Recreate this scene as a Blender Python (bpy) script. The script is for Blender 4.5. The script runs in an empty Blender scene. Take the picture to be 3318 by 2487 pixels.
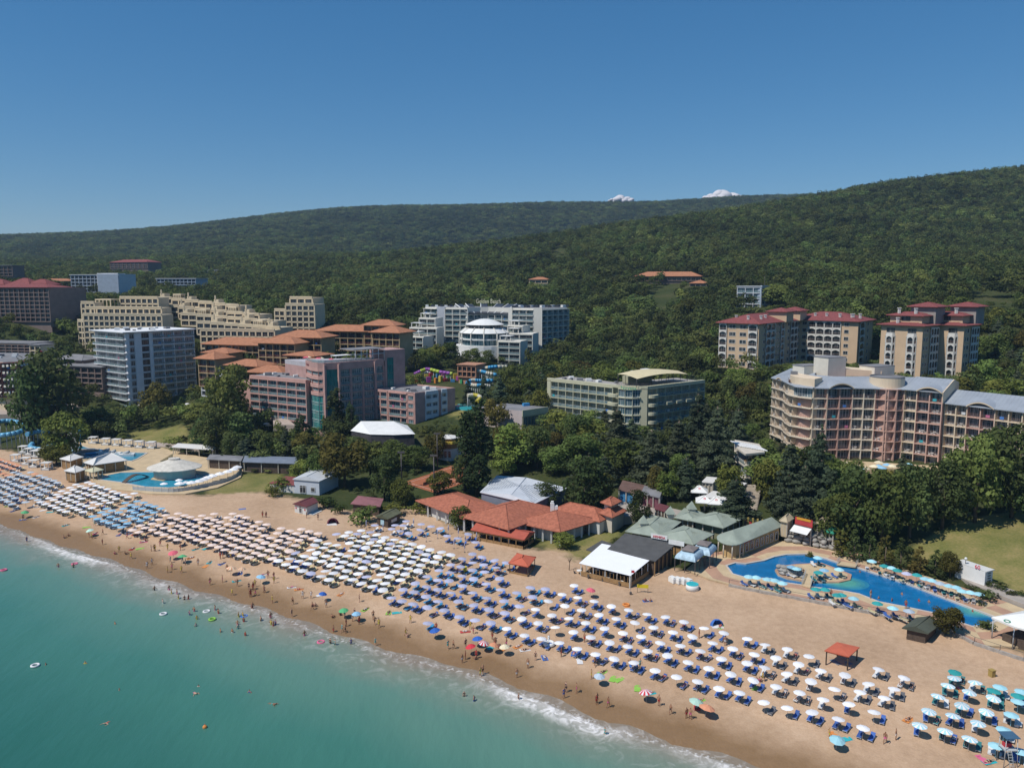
import bpy, bmesh, math, random
import numpy as np
from mathutils import Vector, Matrix
R = math.radians
random.seed(7)
sc = bpy.context.scene
COL = sc.collection

# ------------------------------------------------------------------ camera, sky, sun, exposure
PITCH = R(7.4); FOC = 1684.0; CAMH = 62.0           # FOC in units of a 2212 wide picture
SP, CP = math.sin(PITCH), math.cos(PITCH)
cam_d = bpy.data.cameras.new('camera'); cam = bpy.data.objects.new('camera', cam_d); COL.objects.link(cam)
cam.location = (0, 0, CAMH); cam.rotation_euler = (math.pi/2-PITCH, 0, 0)
cam_d.sensor_width = 36; cam_d.lens = 36*FOC/2212; cam_d.clip_start = 1; cam_d.clip_end = 60000
sc.camera = cam
SUN_TRAVEL = Vector((0.86*math.cos(R(56)), 0.51*math.cos(R(56)), -math.sin(R(56)))).normalized()
SUN_EL = math.asin(-SUN_TRAVEL.z)
SUN_AZ = math.atan2(-SUN_TRAVEL.x, -SUN_TRAVEL.y)      # clockwise from +Y
w = bpy.data.worlds.new('World'); sc.world = w; w.use_nodes = True
nt = w.node_tree; nt.nodes.clear()
sky = nt.nodes.new('ShaderNodeTexSky'); sky.sky_type = 'NISHITA'; sky.sun_disc = False
sky.sun_elevation = SUN_EL; sky.sun_rotation = SUN_AZ
sky.altitude = 0; sky.air_density = 1.0; sky.dust_density = 0.0; sky.ozone_density = 10.0
bg = nt.nodes.new('ShaderNodeBackground'); bg.inputs['Strength'].default_value = 0.138
wo = nt.nodes.new('ShaderNodeOutputWorld')
gm = nt.nodes.new('ShaderNodeGamma'); gm.inputs[1].default_value = 0.7; sa = nt.nodes.new('ShaderNodeHueSaturation'); sa.inputs['Saturation'].default_value = 1.35   # the photograph's colour rendering, whole sky alike
nt.links.new(sky.outputs[0], gm.inputs[0]); nt.links.new(gm.outputs[0], sa.inputs['Color']); nt.links.new(sa.outputs[0], bg.inputs[0]); nt.links.new(bg.outputs[0], wo.inputs[0])
sun_d = bpy.data.lights.new('sun', 'SUN'); sun = bpy.data.objects.new('sun', sun_d); COL.objects.link(sun)
sun_d.energy = 4.1; sun_d.angle = R(0.55); sun_d.color = (1, 0.95, 0.87)
sun.rotation_euler = SUN_TRAVEL.to_track_quat('-Z', 'Y').to_euler()
sc.view_settings.view_transform = 'Standard'; sc.view_settings.look = 'None'
sc.view_settings.exposure = 0.08; sc.view_settings.gamma = 1.0; sc.view_settings.use_curve_mapping = False
sc.cycles.max_bounces = 5; sc.cycles.diffuse_bounces = 2; sc.cycles.glossy_bounces = 2
sc.cycles.transparent_max_bounces = 6; sc.cycles.volume_bounces = 0; sc.cycles.caustics_reflective = False
sc.cycles.caustics_refractive = False

# ------------------------------------------------------------------ picture <-> place
def ray(x, y):
    u = (x-1106)/FOC; v = (y-829)/FOC
    return np.array((u, CP-v*SP, -SP-v*CP))
def at_d(x, y, d):
    r = ray(x, y); return Vector((r[0]*d, r[1]*d, CAMH+r[2]*d))
def at_z(x, y, z):
    r = ray(x, y); t = (z-CAMH)/r[2]; return Vector((r[0]*t, r[1]*t, z))
def depth(p):
    return p[1]*CP - (p[2]-CAMH)*SP
def mpp(p):                                           # metres per picture unit there
    return depth(p)/FOC

# ------------------------------------------------------------------ the lie of the land
def in_poly(P, poly):
    P = np.asarray(P, float).reshape(-1, 2); c = np.zeros(len(P), bool); n = len(poly)
    for i in range(n):
        x1, y1 = poly[i][:2]; x2, y2 = poly[(i+1) % n][:2]
        if y1 == y2: continue
        m = ((y1 > P[:, 1]) != (y2 > P[:, 1])) & (P[:, 0] < (x2-x1)*(P[:, 1]-y1)/(y2-y1)+x1)
        c ^= m
    return c
SHORE_PX = [(-1500,960),(-700,1015),(-300,1062),(0,1132),(130,1180),(250,1215),(330,1248),(420,1278),(500,1300),(560,1316),(640,1343),(720,1372),(800,1398),(900,1425),(1000,1446),(1090,1480),(1180,1512),(1300,1560),(1400,1592),(1500,1622),(1640,1662),(1900,1760),(2400,1950)]
BACK_PX = [(-1500,905),(-700,925),(-300,950),(0,972),(110,1000),(190,1030),(235,1056),(330,1070),(430,1074),(500,1068),(560,1066),(640,1080),(700,1097),(780,1112),(860,1112),(890,1100),(1000,1152),(1150,1192),(1195,1190),(1245,1215),(1330,1248),(1420,1232),(1500,1250),(1570,1268),(1700,1292),(1900,1332),(2000,1347),(2100,1392),(2212,1427),(2700,1580),(3200,1700)]
SHORE = np.array([at_z(x, y, 0.1)[:2] for x, y in SHORE_PX])
BACK = np.array([at_z(x, y, 2.4)[:2] for x, y in BACK_PX])
def sdist(P, L, signed=True):
    P = np.asarray(P, float).reshape(-1, 2)
    best = np.full(len(P), 1e18); sgn = np.ones(len(P)); along = np.zeros(len(P)); acc = 0
    for a, b in zip(L[:-1], L[1:]):
        e = b-a; l2 = e@e; t = np.clip(((P-a)@e)/l2, 0, 1)
        q = P-(a+t[:, None]*e); d2 = (q*q).sum(1)
        c = e[0]*(P[:, 1]-a[1])-e[1]*(P[:, 0]-a[0])
        m = d2 < best-1e-9
        best[m] = d2[m]; sgn[m] = np.where(c[m] >= 0, 1, -1); along[m] = acc+t[m]*math.sqrt(l2); acc += math.sqrt(l2)
    if signed:                                          # which side: inside the region inland of the line
        far = [(L[-1][0]+9000, L[-1][1]-4000), (30000, 40000), (-30000, 40000), (L[0][0]-9000, L[0][1]+1000)]
        sgn = np.where(in_poly(P, [tuple(p) for p in L]+far), 1, -1)
    return np.sqrt(best)*sgn, along
CTRL = [(100,960,288),(-400,930,300),(-400,860,380),(300,886,352),(560,945,296),(830,932,288),(1150,930,272),(1100,1030,229),(1400,950,272),(1650,1012,225),(1900,1003,224),
 (2150,1012,215),(2500,1030,205),(2150,1255,150),(2150,1150,170),(2500,1250,148),(2000,1160,170),(1750,1110,189),(1600,1062,204),(1300,1060,212),(1300,1150,184),(900,1050,218),(1080,792,384),(1400,782,390),(1300,870,310),
 (1700,790,325),(1950,812,290),(2200,850,268),(2600,850,260),(400,874,362),(445,872,350),(640,805,350),(480,825,340),(300,765,405),(150,745,420),(50,692,430),(-400,690,440),(0,850,372),(200,642,600),(1630,662,450),
 (1450,612,560),(900,682,500),(500,622,720),(1100,562,800),(1700,560,640),(2100,600,480),(2500,590,480),(2100,500,760),(2600,450,760),(700,560,1200),(0,580,1100),(-600,590,1100),(300,545,1600),(1000,546,1000),(1250,520,1050),(1500,494,1080),(1700,459,1100),(1900,419,1100),(2212,377,1050),(2700,330,1000),
 (-900,552,3000),(0,537,3000),(200,524,2900),(400,507,2700),(600,477,2600),(800,456,2500),(1200,445,2400),(1600,432,2300),(1900,424,2300),(2300,418,2300)]
CP_ = []
for x, y, d in CTRL:
    p = at_d(x, y, d); CP_.append((p.x, p.y, p.z))
for x, y, d in CTRL[-17:]:                             # the land drops away behind each ridge
    p = at_d(x, y, d); near = d < 1200; CP_.append((p.x*1.35, p.y*1.35, p.z-(32 if near else 50)))
    if not near: CP_.append((p.x*2.4, p.y*2.4, p.z-120))
CP_ = np.array(CP_)
def lg(P):
    d = np.maximum(np.hypot(P[:, 0], P[:, 1]), 40)
    return np.stack((np.arctan2(P[:, 0], P[:, 1])*1.6, np.log(d)), 1)
_K = lg(CP_[:, :2]); _n = len(_K)
def _phi(r): return np.where(r > 1e-9, r*r*np.log(np.maximum(r, 1e-9)), 0)
_A = np.zeros((_n+3, _n+3)); _A[:_n, :_n] = _phi(np.linalg.norm(_K[:, None]-_K[None], axis=2))+np.eye(_n)*1e-4
_A[:_n, _n] = 1; _A[:_n, _n+1:] = _K; _A[_n, :_n] = 1; _A[_n+1:, :_n] = _K.T
_W = np.linalg.solve(_A, np.concatenate((CP_[:, 2], np.zeros(3))))
def rbf(P):
    out = np.empty(len(P))
    for i in range(0, len(P), 8000):
        k = lg(P[i:i+8000])
        out[i:i+8000] = _phi(np.linalg.norm(k[:, None]-_K[None], axis=2))@_W[:_n]+_W[_n]+k@_W[_n+1:]
    return out
def ss(x): x = np.clip(x, 0, 1); return x*x*(3-2*x)
FLAT = []                                              # (polygon, z, margin): levelled terraces
def terr(P, flat=True):
    P = np.asarray(P, float).reshape(-1, 2)
    s, _ = sdist(P, SHORE); b, _ = sdist(P, BACK)
    zb = np.where(s > 0, np.minimum(2.4, 0.075*s), np.maximum(-5, 0.07*s))
    z = np.where(b > 0, zb+ss(b/45)*(np.maximum(rbf(P), 2.2)-zb), zb)
    if flat:
        for poly, zz, mg in FLAT:
            L = np.array([p[:2] for p in poly]+[poly[0][:2]]); d, _ = sdist(P, L, False); d = np.abs(d)
            ins = in_poly(P, poly); k = np.where(ins, 1.0, 1-ss(d/mg)); z = z*(1-k)+zz*k
    return z
_G = {}
def grid_init():
    xs = np.arange(-360, 330, 1.5); ys = np.arange(60, 480, 1.5); X, Y = np.meshgrid(xs, ys); _G['z'] = terr(np.stack((X.ravel(), Y.ravel()), 1)).reshape(len(ys), len(xs))
def gz(x, y):
    if 'z' in _G and -358 < x < 325 and 62 < y < 476:
        fx, fy = (x+360)/1.5, (y-60)/1.5; i, j = int(fx), int(fy); fx -= i; fy -= j; Z = _G['z']
        return float((Z[j, i]*(1-fx)+Z[j, i+1]*fx)*(1-fy)+(Z[j+1, i]*(1-fx)+Z[j+1, i+1]*fx)*fy)
    return float(terr([(x, y)])[0])
def gp(px, py):                                        # picture point on the ground
    z = 3.0
    for _ in range(14):
        p = at_z(px, py, min(z, 60)); z2 = gz(p.x, p.y); z = z*0.45+z2*0.55
    p = at_z(px, py, min(z, 60)); p.z = gz(p.x, p.y); return p

# ------------------------------------------------------------------ materials
MATS = {}
def mat(name, col=(0.5, 0.5, 0.5), rough=0.8, var=0.12, scale=0.6, bump=0.0, spec=0.3, metal=0.0, rnd=0.0, fine=0.0, alpha=None, trans=0.0):
    if name in MATS: return MATS[name]
    m = bpy.data.materials.new(name); m.use_nodes = True; MATS[name] = m
    t = m.node_tree; N = t.nodes; b = N['Principled BSDF']; L = t.links
    b.inputs['Roughness'].default_value = rough; b.inputs['Specular IOR Level'].default_value = spec; b.inputs['Metallic'].default_value = metal
    if trans:
        b.inputs['Transmission Weight'].default_value = trans
    geo = N.new('ShaderNodeNewGeometry')
    no = N.new('ShaderNodeTexNoise'); no.inputs['Scale'].default_value = scale; no.inputs['Detail'].default_value = 5
    L.new(geo.outputs['Position'], no.inputs['Vector'])
    hsv = N.new('ShaderNodeHueSaturation'); hsv.inputs['Color'].default_value = (*col, 1)
    mr = N.new('ShaderNodeMapRange'); mr.inputs['From Min'].default_value = 0.3; mr.inputs['From Max'].default_value = 0.7
    mr.inputs['To Min'].default_value = 1-var; mr.inputs['To Max'].default_value = 1+var
    L.new(no.outputs['Fac'], mr.inputs['Value']); val = mr.outputs[0]
    if rnd:
        oi = N.new('ShaderNodeObjectInfo'); m2 = N.new('ShaderNodeMapRange'); m2.inputs['To Min'].default_value = 1-rnd; m2.inputs['To Max'].default_value = 1+rnd
        L.new(oi.outputs['Random'], m2.inputs['Value']); mu = N.new('ShaderNodeMath'); mu.operation = 'MULTIPLY'
        L.new(val, mu.inputs[0]); L.new(m2.outputs[0], mu.inputs[1]); val = mu.outputs[0]
    L.new(val, hsv.inputs['Value']); L.new(hsv.outputs[0], b.inputs['Base Color'])
    if bump:
        bp = N.new('ShaderNodeBump'); bp.inputs['Strength'].default_value = bump; bp.inputs['Distance'].default_value = 0.1
        n2 = N.new('ShaderNodeTexNoise'); n2.inputs['Scale'].default_value = fine or scale*6; n2.inputs['Detail'].default_value = 4
        L.new(geo.outputs['Position'], n2.inputs['Vector']); L.new(n2.outputs['Fac'], bp.inputs['Height']); L.new(bp.outputs[0], b.inputs['Normal'])
    if alpha is not None: b.inputs['Alpha'].default_value = alpha
    return m
def glass(name, dark=(0.02, 0.035, 0.05), light=(0.16, 0.17, 0.17), rough=0.12, p=0.62):
    if name in MATS: return MATS[name]
    m = mat(name, dark, rough, 0.1, 0.5, spec=0.6); t = m.node_tree; N = t.nodes; L = t.links; b = N['Principled BSDF']
    oi = N.new('ShaderNodeObjectInfo'); tc = N.new('ShaderNodeTexCoord'); wv = N.new('ShaderNodeTexNoise')   # curtains behind some panes
    mp = N.new('ShaderNodeMapping'); mp.inputs['Scale'].default_value = (2.2, 2.2, 0.12)
    cx = N.new('ShaderNodeCombineXYZ'); L.new(oi.outputs['Random'], cx.inputs[0]); 
    sc_ = N.new('ShaderNodeVectorMath'); sc_.operation = 'SCALE'; sc_.inputs['Scale'].default_value = 60; L.new(cx.outputs[0], sc_.inputs[0])
    ad = N.new('ShaderNodeVectorMath'); L.new(tc.outputs['Object'], ad.inputs[0]); L.new(sc_.outputs[0], ad.inputs[1])
    L.new(ad.outputs[0], mp.inputs[0]); L.new(mp.outputs[0], wv.inputs['Vector']); wv.inputs['Scale'].default_value = 0.9; wv.inputs['Detail'].default_value = 1
    cr = N.new('ShaderNodeValToRGB'); e = cr.color_ramp.elements; e[0].position = p-0.12; e[0].color = (*dark, 1); e[1].position = p; e[1].color = (*light, 1)
    L.new(wv.outputs['Fac'], cr.inputs[0]); L.new(cr.outputs[0], b.inputs['Base Color'])
    return m

# ------------------------------------------------------------------ objects
def thing(name, label, cat, loc=(0, 0, 0), group=None):
    o = bpy.data.objects.new(name, None); COL.objects.link(o); o.location = loc; o.empty_display_size = 0.5
    o['label'] = label; o['category'] = cat
    if group: o['group'] = group
    return o
def tag(o, label=None, cat=None, group=None, kind=None):
    if label: o['label'] = label
    if cat: o['category'] = cat
    if group: o['group'] = group
    if kind: o['kind'] = kind
    return o
ORG = {}
def origin(o):
    p = Vector((0, 0, 0))
    while o: p = p+o.location; o = o.parent
    return p
def put(name, me, parent=None, loc=(0, 0, 0), rz=0.0, scale=None, world=True):
    o = bpy.data.objects.new(name, me); COL.objects.link(o); o.parent = parent
    o.location = (Vector(loc)-origin(parent)) if (parent and world) else loc
    if rz: o.rotation_euler = (0, 0, rz)
    if scale: o.scale = scale if hasattr(scale, '__len__') else (scale,)*3
    return o
class MB:
    def __init__(s): s.v = []; s.f = []; s.m = []; s.sm = []
    def face(s, pts, m=0, smooth=False):
        i = len(s.v); s.v += [tuple(p) for p in pts]; s.f.append(tuple(range(i, i+len(pts)))); s.m.append(m); s.sm.append(smooth)
    def box(s, c, size, rz=0, m=0):
        x, y, z = [k/2 for k in size]; i = len(s.v); ca, sa = math.cos(rz), math.sin(rz)
        for dz in (-z, z):
            for dx, dy in ((-x, -y), (x, -y), (x, y), (-x, y)):
                s.v.append((c[0]+dx*ca-dy*sa, c[1]+dx*sa+dy*ca, c[2]+dz))
        for q in ((3, 2, 1, 0), (4, 5, 6, 7), (0, 1, 5, 4), (1, 2, 6, 5), (2, 3, 7, 6), (3, 0, 4, 7)):
            s.f.append(tuple(i+k for k in q)); s.m.append(m); s.sm.append(False)
        return s
    def prism(s, poly, z0, z1, m=0, mt=None, bottom=True, top=True):
        poly = [(p[0], p[1]) for p in poly]
        if sum(poly[k][0]*poly[(k+1) % len(poly)][1]-poly[(k+1) % len(poly)][0]*poly[k][1] for k in range(len(poly))) < 0: poly = poly[::-1]
        n = len(poly); i = len(s.v)
        g0 = z0 if hasattr(z0, '__len__') else [z0]*n; g1 = z1 if hasattr(z1, '__len__') else [z1]*n
        s.v += [(p[0], p[1], a) for p, a in zip(poly, g0)]+[(p[0], p[1], a) for p, a in zip(poly, g1)]
        for k in range(n):
            j = (k+1) % n; s.f.append((i+k, i+j, i+n+j, i+n+k)); s.m.append(m); s.sm.append(False)
        if top: s.f.append(tuple(i+n+k for k in range(n))); s.m.append(m if mt is None else mt); s.sm.append(False)
        if bottom: s.f.append(tuple(i+n-1-k for k in range(n))); s.m.append(m); s.sm.append(False)
        return s
    def tube(s, a, b, r0, r1=None, n=6, m=0, cap=True):
        a = Vector(a); b = Vector(b); r1 = r0 if r1 is None else r1; d = (b-a)
        if d.length < 1e-6: return s
        q = d.normalized().to_track_quat('Z', 'Y'); i = len(s.v)
        for p, r in ((a, r0), (b, r1)):
            for k in range(n):
                t = 2*math.pi*k/n; s.v.append(tuple(p+q@Vector((r*math.cos(t), r*math.sin(t), 0))))
        for k in range(n):
            j = (k+1) % n; s.f.append((i+k, i+j, i+n+j, i+n+k)); s.m.append(m); s.sm.append(True)
        if cap:
            s.f.append(tuple(i+n+k for k in range(n))); s.m.append(m); s.sm.append(False)
            s.f.append(tuple(i+n-1-k for k in range(n))); s.m.append(m); s.sm.append(False)
        return s
    def mesh(s, name, mats, org=(0, 0, 0)):
        me = bpy.data.meshes.new(name); ox, oy, oz = org
        me.from_pydata([(x-ox, y-oy, z-oz) for x, y, z in s.v], [], s.f)
        for q in (mats if isinstance(mats, (list, tuple)) else [mats]): me.materials.append(q)
        me.polygons.foreach_set('material_index', s.m); me.polygons.foreach_set('use_smooth', s.sm); me.update()
        return me
    def build(s, name, mats, parent=None, org=None):
        if parent is not None:
            o = put(name, s.mesh(name, mats, origin(parent)), parent, world=False); o.location = (0, 0, 0); return o
        if org is None:
            a = np.array(s.v); org = ((a[:, 0].min()+a[:, 0].max())/2, (a[:, 1].min()+a[:, 1].max())/2, a[:, 2].min())
        o = put(name, s.mesh(name, mats, org)); o.location = org; return o
def V2(p): return np.array((p[0], p[1]), float)
def off(pts, d, closed=False):
    """offset an open path (left to right as seen from outside) outward by d (negative: inward)"""
    P = [V2(p) for p in pts]; n = len(P); out = []
    for i in range(n):
        es = []
        if i > 0 or closed: es.append(P[i]-P[i-1])
        if i < n-1 or closed: es.append(P[(i+1) % n]-P[i])
        ns = [np.array((e[1], -e[0]))/np.linalg.norm(e) for e in es]
        m = sum(ns)/len(ns); k = m@m; out.append(P[i]+m/max(k, 0.35)*d)
    return out
def lerp(a, b, t): return [a[k]+(b[k]-a[k])*t for k in range(len(a))]
def split(a, b, n): return [lerp(a, b, k/n) for k in range(n+1)]
# ================================================================== people: one skinned body per pose
SKIN = [mat('skin_tan', (.36, .19, .115), .6, .06), mat('skin_fair', (.50, .30, .21), .6, .06), mat('skin_brown', (.24, .12, .07), .6, .06)]
HAIR = [mat('hair_dark', (.03, .02, .015), .7, .1), mat('hair_fair', (.28, .18, .08), .7, .1)]
SWIM = [mat(f'swim_{n}', c, .7, .05) for n, c in (('black', (.02, .02, .025)), ('blue', (.03, .08, .3)), ('red', (.45, .03, .04)), ('white', (.65, .65, .65)), ('teal', (.02, .3, .3)), ('pink', (.6, .12, .28)), ('yellow', (.6, .5, .05)))]
SWN = ['black', 'blue', 'red', 'white', 'teal', 'pink', 'yellow']
POSES = {
 'stand': dict(pel=(0, 0, .93), ch=(0, .01, 1.32), nk=(0, .01, 1.48), hd=(0, -.02, 1.62), kn=[(-.1, -.02, .5), (.1, -.03, .5)], an=[(-.11, .02, .06), (.12, 0, .06)], el=[(-.27, .03, 1.12), (.27, .02, 1.12)], wr=[(-.28, -.06, .88), (.29, -.04, .87)]),
 'walk': dict(pel=(0, 0, .92), ch=(0, -.02, 1.31), nk=(0, -.02, 1.47), hd=(0, -.05, 1.61), kn=[(-.1, -.2, .52), (.1, .02, .48)], an=[(-.1, -.24, .08), (.1, .3, .12)], el=[(-.27, .14, 1.12), (.27, -.1, 1.12)], wr=[(-.27, .1, .88), (.26, -.28, .96)]),
 'hips': dict(pel=(0, 0, .93), ch=(0, .01, 1.32), nk=(0, .01, 1.48), hd=(.03, -.02, 1.62), kn=[(-.14, -.02, .5), (.12, -.03, .5)], an=[(-.18, .02, .06), (.15, 0, .06)], el=[(-.4, .08, 1.13), (.4, .08, 1.13)], wr=[(-.2, -.02, .98), (.2, -.02, .98)]),
 'wave': dict(pel=(0, 0, .93), ch=(0, .01, 1.32), nk=(0, .01, 1.48), hd=(0, -.02, 1.62), kn=[(-.1, -.05, .5), (.1, 0, .5)], an=[(-.12, .02, .06), (.13, 0, .06)], el=[(-.27, .03, 1.12), (.36, -.02, 1.5)], wr=[(-.26, -.12, .9), (.4, -.05, 1.75)]),
 'sit': dict(pel=(0, 0, .13), ch=(0, .12, .52), nk=(0, .1, .68), hd=(0, .06, .82), kn=[(-.12, -.42, .42), (.12, -.44, .4)], an=[(-.12, -.72, .06), (.12, -.76, .06)], el=[(-.3, .02, .35), (.3, .02, .35)], wr=[(-.2, -.25, .4), (.2, -.25, .4)]),
 'lie': dict(pel=(0, 0, .12), ch=(0, .42, .12), nk=(0, .58, .13), hd=(0, .73, .14), kn=[(-.1, -.42, .12), (.12, -.42, .13)], an=[(-.1, -.84, .06), (.14, -.84, .06)], el=[(-.33, .3, .07), (.33, .32, .07)], wr=[(-.3, .04, .06), (.34, .06, .06)]),
 'swim': dict(pel=(0, 0, -.05), ch=(0, .4, .02), nk=(0, .56, .07), hd=(0, .7, .14), kn=[(-.1, -.4, -.1), (.12, -.4, -.1)], an=[(-.12, -.8, -.12), (.16, -.8, -.1)], el=[(-.4, .5, .0), (.4, .55, .02)], wr=[(-.3, .8, .02), (.5, .8, .04)])}
_pm = {}
def body(pose, sk, hr, sw, top):
    key = (pose, sk, hr, sw, top)
    if key in _pm: return _pm[key]
    q = POSES[pose]
    if pose not in _pb: _pb[pose] = skin_body(pose)
    out = _pb[pose].copy(); out.materials.clear()
    for x in (SKIN[sk], HAIR[hr], SWIM[sw]): out.materials.append(x)
    P_ = Vector(q['pel']); H_ = Vector(q['hd']); N_ = Vector(q['nk']); C_ = Vector(q['ch']); U = (C_-P_).normalized(); hu = (H_-N_).normalized()
    for f in out.polygons:
        c = f.center; t = (c-P_).dot(U); ax = (c-P_-U*t).length
        back = (c-H_).dot(Vector((0, 1, 0)) if pose not in ('lie', 'swim') else Vector((0, .3, -1)))
        if (c-H_).length < .2 and ((c-H_).dot(hu) > .035 or (back > .03 and (c-H_).dot(hu) > -.05)): f.material_index = 1
        elif -.24 < t < .05 and ax < .24 and not (pose == 'sit' and t < -.14): f.material_index = 2
        elif top and .24 < t < .44 and ax < .2: f.material_index = 2
        else: f.material_index = 0
        f.use_smooth = True
    _pm[key] = out; return out
_pb = {}
def skin_body(pose):
    q = POSES[pose]; v = []; e = []; r = []
    def add(p, rad, par=None):
        v.append(p); r.append(rad); i = len(v)-1
        if par is not None: e.append((par, i))
        return i
    mid = lambda a, b, t: tuple(a[k]+(b[k]-a[k])*t for k in range(3))
    pel = add(q['pel'], .13); wa = add(mid(q['pel'], q['ch'], .45), .115, pel); ch = add(q['ch'], .135, wa); nk = add(q['nk'], .058, ch); hd = add(mid(q['nk'], q['hd'], .8), .088, nk); add(tuple(q['hd'][k]+(q['hd'][k]-q['nk'][k])*.45 for k in range(3)), .07, hd)
    up = Vector(q['ch'])-Vector(q['pel'])
    for s, i in ((-1, 0), (1, 1)):
        hip_ = add((q['pel'][0]+s*.095, q['pel'][1], q['pel'][2]-(.06 if pose not in ('lie', 'swim', 'sit') else 0)), .095, pel); kn = add(q['kn'][i], .062, hip_); an = add(q['an'][i], .042, kn); f = (q['an'][i][0], q['an'][i][1]-.16, max(q['an'][i][2]-.02, .04)) if pose not in ('lie', 'swim') else (q['an'][i][0], q['an'][i][1]-.05, q['an'][i][2]+.1); add(f, .036, an)
        shp = (q['ch'][0]+s*.17, q['ch'][1]+up.y*.12, q['ch'][2]+up.z*.12); sh = add(shp, .062, ch); el = add(q['el'][i], .045, sh); wr = add(q['wr'][i], .033, el); d = Vector(q['wr'][i])-Vector(q['el'][i]); hn = Vector(q['wr'][i])+d.normalized()*.09; ha = add(tuple(hn), .036, wr)
        for k in range(4): fz = hn+d.normalized()*(.07-.008*abs(k-1.5))+Vector((.0, (k-1.5)*.02, 0)); add(tuple(fz), .009, ha)
        add(tuple(hn+Vector((-s*.03, -.035, -.01))), .01, ha)
    me = bpy.data.meshes.new('person'); me.from_pydata(v, e, []); ob = bpy.data.objects.new('tmp', me); tc = bpy.data.collections.new('tmpc'); sc.collection.children.link(tc); tc.objects.link(ob)
    m = ob.modifiers.new('skin', 'SKIN'); m.use_smooth_shade = True; sv = me.skin_vertices[0].data
    for i, x in enumerate(r): sv[i].radius = (x, x); sv[i].use_root = (i == 0)
    su = ob.modifiers.new('sub', 'SUBSURF'); su.levels = 1
    vl = bpy.context.view_layer; dg = bpy.context.evaluated_depsgraph_get(); dg.update(); out = bpy.data.meshes.new_from_object(ob.evaluated_get(dg)); bpy.data.objects.remove(ob); sc.collection.children.unlink(tc)
    return out
for _p in POSES: body(_p, 0, 0, 0, False)
_pc = {}
def person(p, pose, rz, label, rng, sink=0.0, scale=None, group=None):
    sk, hr, sw, top = rng.choice((0, 0, 1, 2)), rng.choice((0, 0, 1)), rng.randrange(7), rng.random() < .45
    if scale is None: scale = rng.uniform(.93, 1.07)
    # keep the number of different meshes small
    opts = _pc.setdefault(pose, [])
    if len(opts) < 5: opts.append((sk, hr, sw, top)); c = opts[-1]
    else: c = rng.choice(opts)
    o = put('person', body(pose, *c), None, (p[0], p[1], p[2]-sink), rz, scale); tag(o, label(SWN[c[2]], c[3]), 'person', group); return o
# ================================================================== terraces cut into the slope
def pxpoly(pts, z): return [at_z(x, y, z) for x, y in pts]
POOL_PX = [(1571,1221),(1590,1215),(1612,1217),(1652,1210),(1674,1202),(1701,1197),(1742,1196),(1785,1206),(1820,1218),(1845,1223),(1964,1262),(2073,1304),(2143,1330),(2150,1339),(2130,1348),(2100,1351),(2073,1342),(2018,1322),(1951,1308),(1899,1298),(1856,1281),(1823,1275),(1788,1270),(1753,1266),(1728,1261),(1698,1257),(1666,1248),(1612,1246),(1584,1238)]
DECK_Z = 3.5
DECK_PX = [(1440,1232),(1500,1215),(1520,1195),(1600,1185),(1690,1150),(1780,1175),(1860,1195),(1990,1240),(2150,1290),(2330,1360),(2500,1440),(2330,1455),(2212,1420),(2105,1386),(2015,1342),(1900,1324),(1700,1284),(1570,1260),(1500,1240)]
POOL = pxpoly(POOL_PX, DECK_Z); DECK = pxpoly(DECK_PX, DECK_Z)
LPOOL_PX = [(212,1036),(232,1026),(262,1020),(330,1019),(392,1021),(432,1023),(458,1024),(470,1028),(432,1040),(400,1049),(365,1054),(312,1052),(258,1042)]
UPOOL_PX = [(166,966),(176,962),(200,970),(245,975),(320,978),(300,990),(285,996),(180,990),(172,980)]
LZ = 3.0
LDECK_PX = [(150,985),(170,950),(250,945),(345,965),(430,985),(530,1000),(520,1030),(470,1052),(400,1066),(330,1066),(235,1054),(205,1040),(150,1010)]
LPOOL = pxpoly(LPOOL_PX, LZ); UPOOL = pxpoly(UPOOL_PX, LZ); LDECK = pxpoly(LDECK_PX, LZ)
FLAT.append((DECK, DECK_Z-0.35, 5.0)); FLAT.append((LDECK, LZ-0.35, 5.0))
FLAT.append((off([p[:2] for p in POOL][::-1], -0.6, True), DECK_Z-2.2, 1.2))

FLAT.append(([(84, 326), (100, 308), (138, 276), (150, 272), (172, 280), (185, 300), (165, 348), (118, 356)], 26.6, 16.0)); FLAT.append((pxpoly([(862, 1042), (940, 1068), (1056, 1024), (975, 1000)], 5.2), 5.2, 7.0))
grid_init()
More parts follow.
